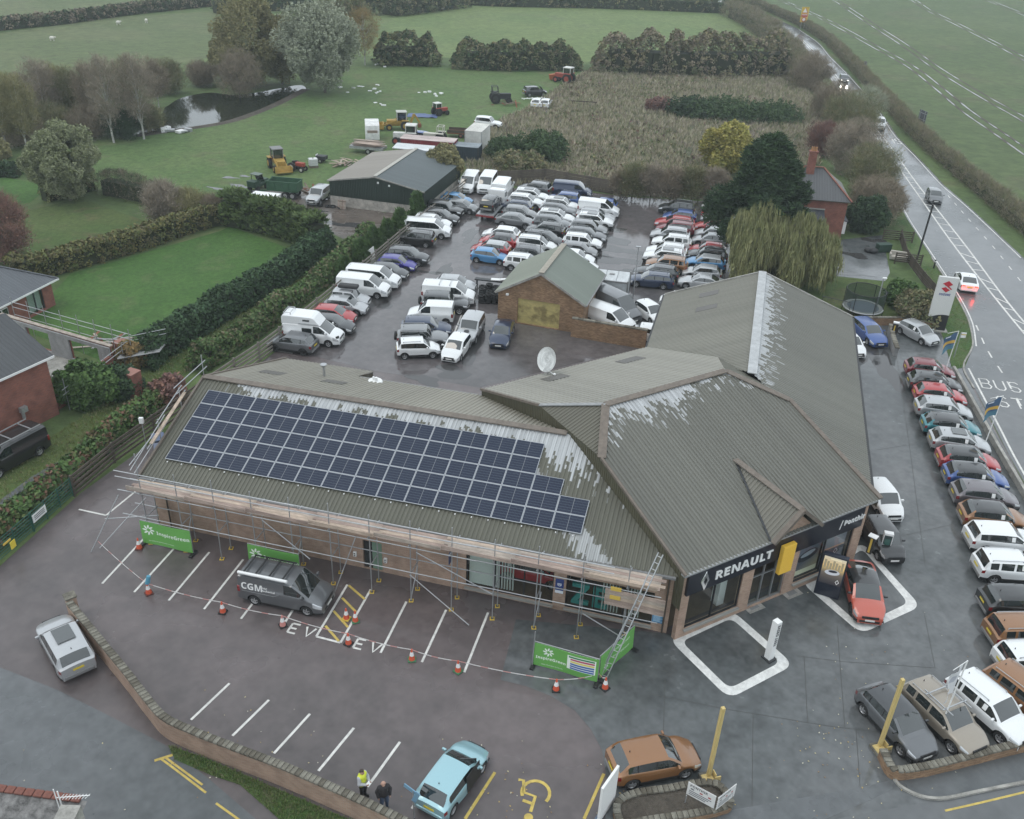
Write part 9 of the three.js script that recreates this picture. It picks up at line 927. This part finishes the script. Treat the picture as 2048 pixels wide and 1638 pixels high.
  { const t = thing('frame_ramp', 'pale metal frame lying in the weeds', 'frame', 1.5, Y0, -172, .45); mesh('frame', mg([box(4.2, .08, .12, 0, .5, .5), box(4.2, .08, .12, 0, .3, -.5), ...[-2, -1, 0, 1, 2].map(x => box(.12, .08, 1.1, x, .4, 0))]), M.white, t); const g = thing('low_rail_barrier', 'low dark rail barrier in the rough ground', 'barrier', 10.5, Y0, -168, -.1); mesh('rail', box(4.6, .14, .1, 0, 1.0, 0), M.woodDark, g); for (const x of [-2.1, 0, 2.1]) mesh('post', box(.12, 1.1, .12, x, .5, 0), M.woodDark, g); }
  { // orange seed drill and rakes
    const t = thing('farm_implement', 'rusty orange farm implement in the weeds', 'implement', 6.2, Y0, -192, .2); mesh('hopper', box(1.4, .9, 1.0, -.8, .7, 0, 0, 0, .15), std(.35, .1, .04, .7), t); mesh('beam', mg([beam([-.5, .9, 0], [3, .9, .2], .12, .12), beam([2.6, .2, .2], [3, .9, .2], .1, .1)]), M.wood, t); }
  ['sheep1', 'sheep2', 'sheep3'].forEach((k, i) => { const t = thing('sheep', ['white sheep at the left of the far pasture', 'white sheep in the middle of the far pasture', 'white sheep nearest the far hedge'][i], 'sheep', o[k][0], Y0, o[k][1], i * .9, 'sheep in the far pasture'); const l = []; l.push(sph(.45, 0, .68, 0, 1.25, .85, .8, 14), sph(.16, .72, .82, 0, 1.3, 1, .8, 10), sph(.22, .5, .76, 0, 1, 1, .8, 10)); for (const [x, z] of [[.35, .18], [.35, -.18], [-.35, .18], [-.35, -.18]]) l.push(tube([x, .5, z], [x, .0, z], .07, 6, .035)); mesh('body', mg(l), std(.62, .6, .53, .95), t); });
}
// garden clutter by the red house
{
  const [x, z] = o.sofa, t = thing('garden_sofa', 'old pale sofa dumped beside the drive', 'sofa', x, Y0, z, R(-20)); mesh('seat', rbox(1.8, .4, .8, .08, 0, .3, 0), std(.42, .39, .34, .9), t); mesh('backrest', rbox(1.8, .6, .25, .08, 0, .65, -.35), std(.42, .39, .34, .9), t); for (const s of [-1, 1]) mesh('armrest', rbox(.22, .35, .8, .07, s * .85, .6, 0), std(.42, .39, .34, .9), t);
  const b = thing('garden_bin', 'dark green bin and sacks beside the drive gate', 'bin', x - .8, Y0, z - 2.6, .2); mesh('bin', rbox(1.6, .9, .8, .05, 0, .5, 0), std(.02, .05, .035, .6), b); mesh('sack', mg([sph(.45, -1.4, .3, .4, 1.2, .7, 1), sph(.4, -1.9, .25, 0, 1, .7, 1)]), M.black, b);
  const g = thing('drive_gate', 'low brown timber gate across the drive', 'gate', 44.0, Y0, -103, R(-8)); for (let i = 0; i < 5; i++) mesh('bar', metreUV(box(3.2, .12, .05, 0, .3 + i * .24, 0)), M.woodDark, g); mesh('post', mg([box(.14, 1.4, .14, -1.65, .7, 0), box(.14, 1.4, .14, 1.65, .7, 0)]), M.woodDark, g);
  const h = thing('drive_gate', 'second timber gate standing open by the bins', 'gate', 42.6, Y0, -95.6, R(-10)); for (let i = 0; i < 5; i++) mesh('bar', metreUV(box(2.6, .12, .05, 0, .3 + i * .22, 0)), M.woodDark, h); mesh('post', mg([box(.14, 1.3, .14, -1.35, .65, 0), box(.14, 1.3, .14, 1.35, .65, 0)]), M.woodDark, h);
  const f = thing('wire_panel', 'leaning wire fence panel behind the showroom gable', 'fence', 30.2, Y0, -80.5, R(-30)); mesh('frame', mg([tube([-1.3, 0, 0], [-1.3, 1.9, 0], .03), tube([1.3, 0, 0], [1.3, 1.9, 0], .03), tube([-1.3, 1.9, 0], [1.3, 1.9, 0], .03), tube([-1.3, .1, 0], [1.3, .1, 0], .03), ...Array.from({ length: 8 }, (_, i) => tube([-1.15 + i * .33, .1, 0], [-1.15 + i * .33, 1.9, 0], .008, 4))]), M.darkSteel, f);
}
// fallen leaves on the wet ground
{
  const r = mulberry(123), g = new THREE.BufferGeometry(); g.setAttribute('position', new THREE.Float32BufferAttribute([-.05, 0, 0, 0, .012, .035, .06, .006, 0, -.05, 0, 0, .06, .006, 0, 0, .01, -.035], 3)); g.computeVertexNormals(); const im = new THREE.InstancedMesh(g, leafMat, 380), c = new THREE.Color();
  const spots = [[7.5, -26, 3, 110], [17, -30, 3.5, 70], [0, -26.5, 4, 60], [15, -24.5, 4, 60], [20, -36, 6, 30], [-12, -29, 7, 30], [-19, -27, 6, 20]]; let i = 0; for (const [x, z, s, n] of spots) for (let k = 0; k < n; k++) { const q = .5 + r() * .55; M4.compose(V3(x + gauss(r) * s, .022, z + gauss(r) * s * .6), new THREE.Quaternion().setFromEuler(new THREE.Euler(0, r() * 6, 0)), V3(q, q, q)); im.setMatrixAt(i, M4); c.setRGB(...[[.5, .44, .27], [.45, .33, .12], [.55, .52, .42], [.25, .16, .08]][r() * 4 | 0]); im.setColorAt(i++, c); }
  im.name = 'fallen_leaves'; im.castShadow = im.receiveShadow = true; im.userData = { kind: 'stuff', label: 'pale fallen leaves scattered on the wet tarmac', category: 'leaves' }; scene.add(im);
}

// ---------------------------------------------------------------- two people behind the boundary wall
function field(bones, size, res, k, off) { // smooth union of tapered capsules -> mesh; bones [[a],[b],ra,rb]
  const mc = new MarchingCubes(res, leafMat, false, false, 60000); mc.isolation = 0; const h = size / 2, f = mc.field, B = bones.map(([a, b, ra, rb]) => ({ a, b, ra, rb, d: [b[0] - a[0], b[1] - a[1], b[2] - a[2]], l: (b[0] - a[0]) ** 2 + (b[1] - a[1]) ** 2 + (b[2] - a[2]) ** 2 || 1e-9 }));
  for (let z = 0; z < res; z++) for (let y = 0; y < res; y++) for (let x = 0; x < res; x++) { const p = [off[0] + (x / res * 2 - 1) * h, off[1] + (y / res * 2 - 1) * h, off[2] + (z / res * 2 - 1) * h]; let s = 0, m = 1e9; for (const { a, d, l, ra, rb } of B) { const t = clamp(((p[0] - a[0]) * d[0] + (p[1] - a[1]) * d[1] + (p[2] - a[2]) * d[2]) / l), q = Math.hypot(p[0] - a[0] - d[0] * t, p[1] - a[1] - d[1] * t, p[2] - a[2] - d[2] * t) - lerp(ra, rb, t); if (q < m) m = q; if (q < .3) s += Math.exp(-q / k); } f[x + y * res + z * res * res] = s > 0 ? k * Math.log(s) : -m; }
  mc.update(); const n = mc.count, g = new THREE.BufferGeometry(); const P = mc.positionArray.slice(0, n * 3), N = mc.normalArray.slice(0, n * 3); for (let i = 0; i < n; i++) for (let c = 0; c < 3; c++) P[i * 3 + c] = off[c] + P[i * 3 + c] * h; g.setAttribute('position', new THREE.BufferAttribute(P, 3)); g.setAttribute('normal', new THREE.BufferAttribute(N, 3)); g.computeVertexNormals(); return g;
}
function person(label, k, ry, pose, col) {
  const t = thing('person', label, 'person', o[k][0], .005, o[k][1], ry), J = pose; // x right, y up, z forward
  const arms = s => { const S = [s * .19, 1.42, 0], E = J['elbow' + (s > 0 ? 'R' : 'L')], W = J['wrist' + (s > 0 ? 'R' : 'L')]; return [[S, E, .055, .045], [E, W, .045, .032]]; };
  const legs = s => [[[s * .1, .92, 0], [s * .11, .5, .03], .09, .06], [[s * .11, .5, .03], [s * .12, .09, -.01], .06, .042], [[s * .12, .06, -.04], [s * .13, .04, .16], .045, .035]];
  const torso = [[[0, .95, 0], [0, 1.15, 0], .13, .125], [[0, 1.15, 0], [0, 1.36, .0], .125, .14], [[-.15, 1.41, 0], [.15, 1.41, 0], .075, .075], [[-.08, .95, 0], [.08, .95, 0], .11, .11]];
  const head = [[[0, 1.46, 0], [0, 1.56, .02], .06, .055], [[0, 1.66, .02], [0, 1.6, .05], .098, .07], [[0, 1.63, .1], [0, 1.61, .125], .02, .016], [[-.095, 1.64, .02], [-.1, 1.62, .01], .02, .018], [[.095, 1.64, .02], [.1, 1.62, .01], .02, .018]];
  const hand = s => { const W = J['wrist' + (s > 0 ? 'R' : 'L')], d = J['hand' + (s > 0 ? 'R' : 'L')]; const D0 = V3(...d).normalize(), sd = V3(1, 0, 0).cross(D0).normalize(), up = D0.clone().cross(sd); const P = (f, a, b) => [W[0] + D0.x * f + sd.x * a + up.x * b, W[1] + D0.y * f + sd.y * a + up.y * b, W[2] + D0.z * f + sd.z * a + up.z * b]; const out = [[W, P(.08, 0, 0), .03, .034]]; [-.03, -.01, .01, .028].forEach((a, i) => { const L = [.065, .075, .07, .055][i]; out.push([P(.085, a, 0), P(.085 + L * .55, a * 1.1, .008), .009, .009], [P(.085 + L * .55, a * 1.1, .008), P(.085 + L * .85, a * 1.1, .03), .009, .008]); }); out.push([P(.03, .03, 0), P(.07, .06, .02), .012, .01], [P(.07, .06, .02), P(.1, .055, .03), .01, .008]); return out; };
  const all = [...torso, ...head, ...arms(1), ...arms(-1), ...legs(1), ...legs(-1)]; const skin = std(.42, .25, .19, .7);
  const body = mergeGeometries([field(all, 2.0, 96, .018, [0, .9, 0]), ...[1, -1].map(s => field(hand(s), .3, 64, .006, J['wrist' + (s > 0 ? 'R' : 'L')]))].map(g => { g.deleteAttribute('uv'); return g; })); mesh('body', body, skin, t);
  const grow = (l, e) => l.map(([a, b, ra, rb]) => [a, b, ra + e, rb + e]);
  mesh('trousers', field(grow([torso[0], torso[3], ...legs(1).slice(0, 2), ...legs(-1).slice(0, 2)], .022), 1.5, 72, .018, [0, .6, 0]), std(...col.trousers, .9), t); mesh('shoes', mg([...[1, -1].map(s => field(grow([legs(s)[2]], .018), .4, 28, .01, [s * .12, .06, .05]))].map(g => flat(g))), M.black, t);
  mesh('jacket', field(grow([...torso, ...arms(1), ...arms(-1)], .028), 1.3, 80, .02, [0, 1.15, 0]), std(...col.jacket, .85), t);
  if (col.vest) { mesh('vest', field(grow(torso, .042), 1.0, 56, .02, [0, 1.15, 0]), std(...col.vest, .6), t); mesh('vest_band', mg([flat(new THREE.TorusGeometry(.185, .018, 6, 24)).rotateX(Math.PI / 2).scale(1.15, 1.4, 1).translate(0, 1.05, 0)]), M.galv, t); }
  if (col.hair) mesh('hair', field([[[0, 1.69, -.005], [0, 1.63, -.045], .096, .08], [[0, 1.71, .03], [0, 1.7, .05], .075, .06]], .45, 40, .012, [0, 1.66, 0]), std(...col.hair, .9), t);
  mesh('eyes', mg([sph(.012, -.035, 1.655, .112), sph(.012, .035, 1.655, .112)]), M.black, t); mesh('mouth', box(.05, .008, .01, 0, 1.575, .108), std(.25, .09, .08, .8), t);
  if (col.holds) mesh('papers', box(.2, .01, .16, 0, 1.12, .36, 0, .5), M.white, t);
}
person('person in a yellow high visibility vest looking down at papers behind the wall', 'p1', R(60), { elbowR: [.27, 1.14, .06], wristR: [.12, 1.1, .28], handR: [-.3, .1, 1], elbowL: [-.27, 1.14, .06], wristL: [-.12, 1.1, .28], handL: [.3, .1, 1] }, { jacket: [.42, .43, .45], vest: [.62, .68, .05], trousers: [.03, .03, .035], hair: [.06, .045, .035], holds: 1 });
person('bald person in a dark jacket and blue jeans standing behind the wall', 'p2', R(20), { elbowR: [.29, 1.15, -.03], wristR: [.26, .92, .08], handR: [-.1, -1, .2], elbowL: [-.29, 1.15, -.03], wristL: [-.26, .92, .08], handL: [.1, -1, .2] }, { jacket: [.025, .022, .024], trousers: [.06, .09, .15] });

renderer.render(scene, camera);
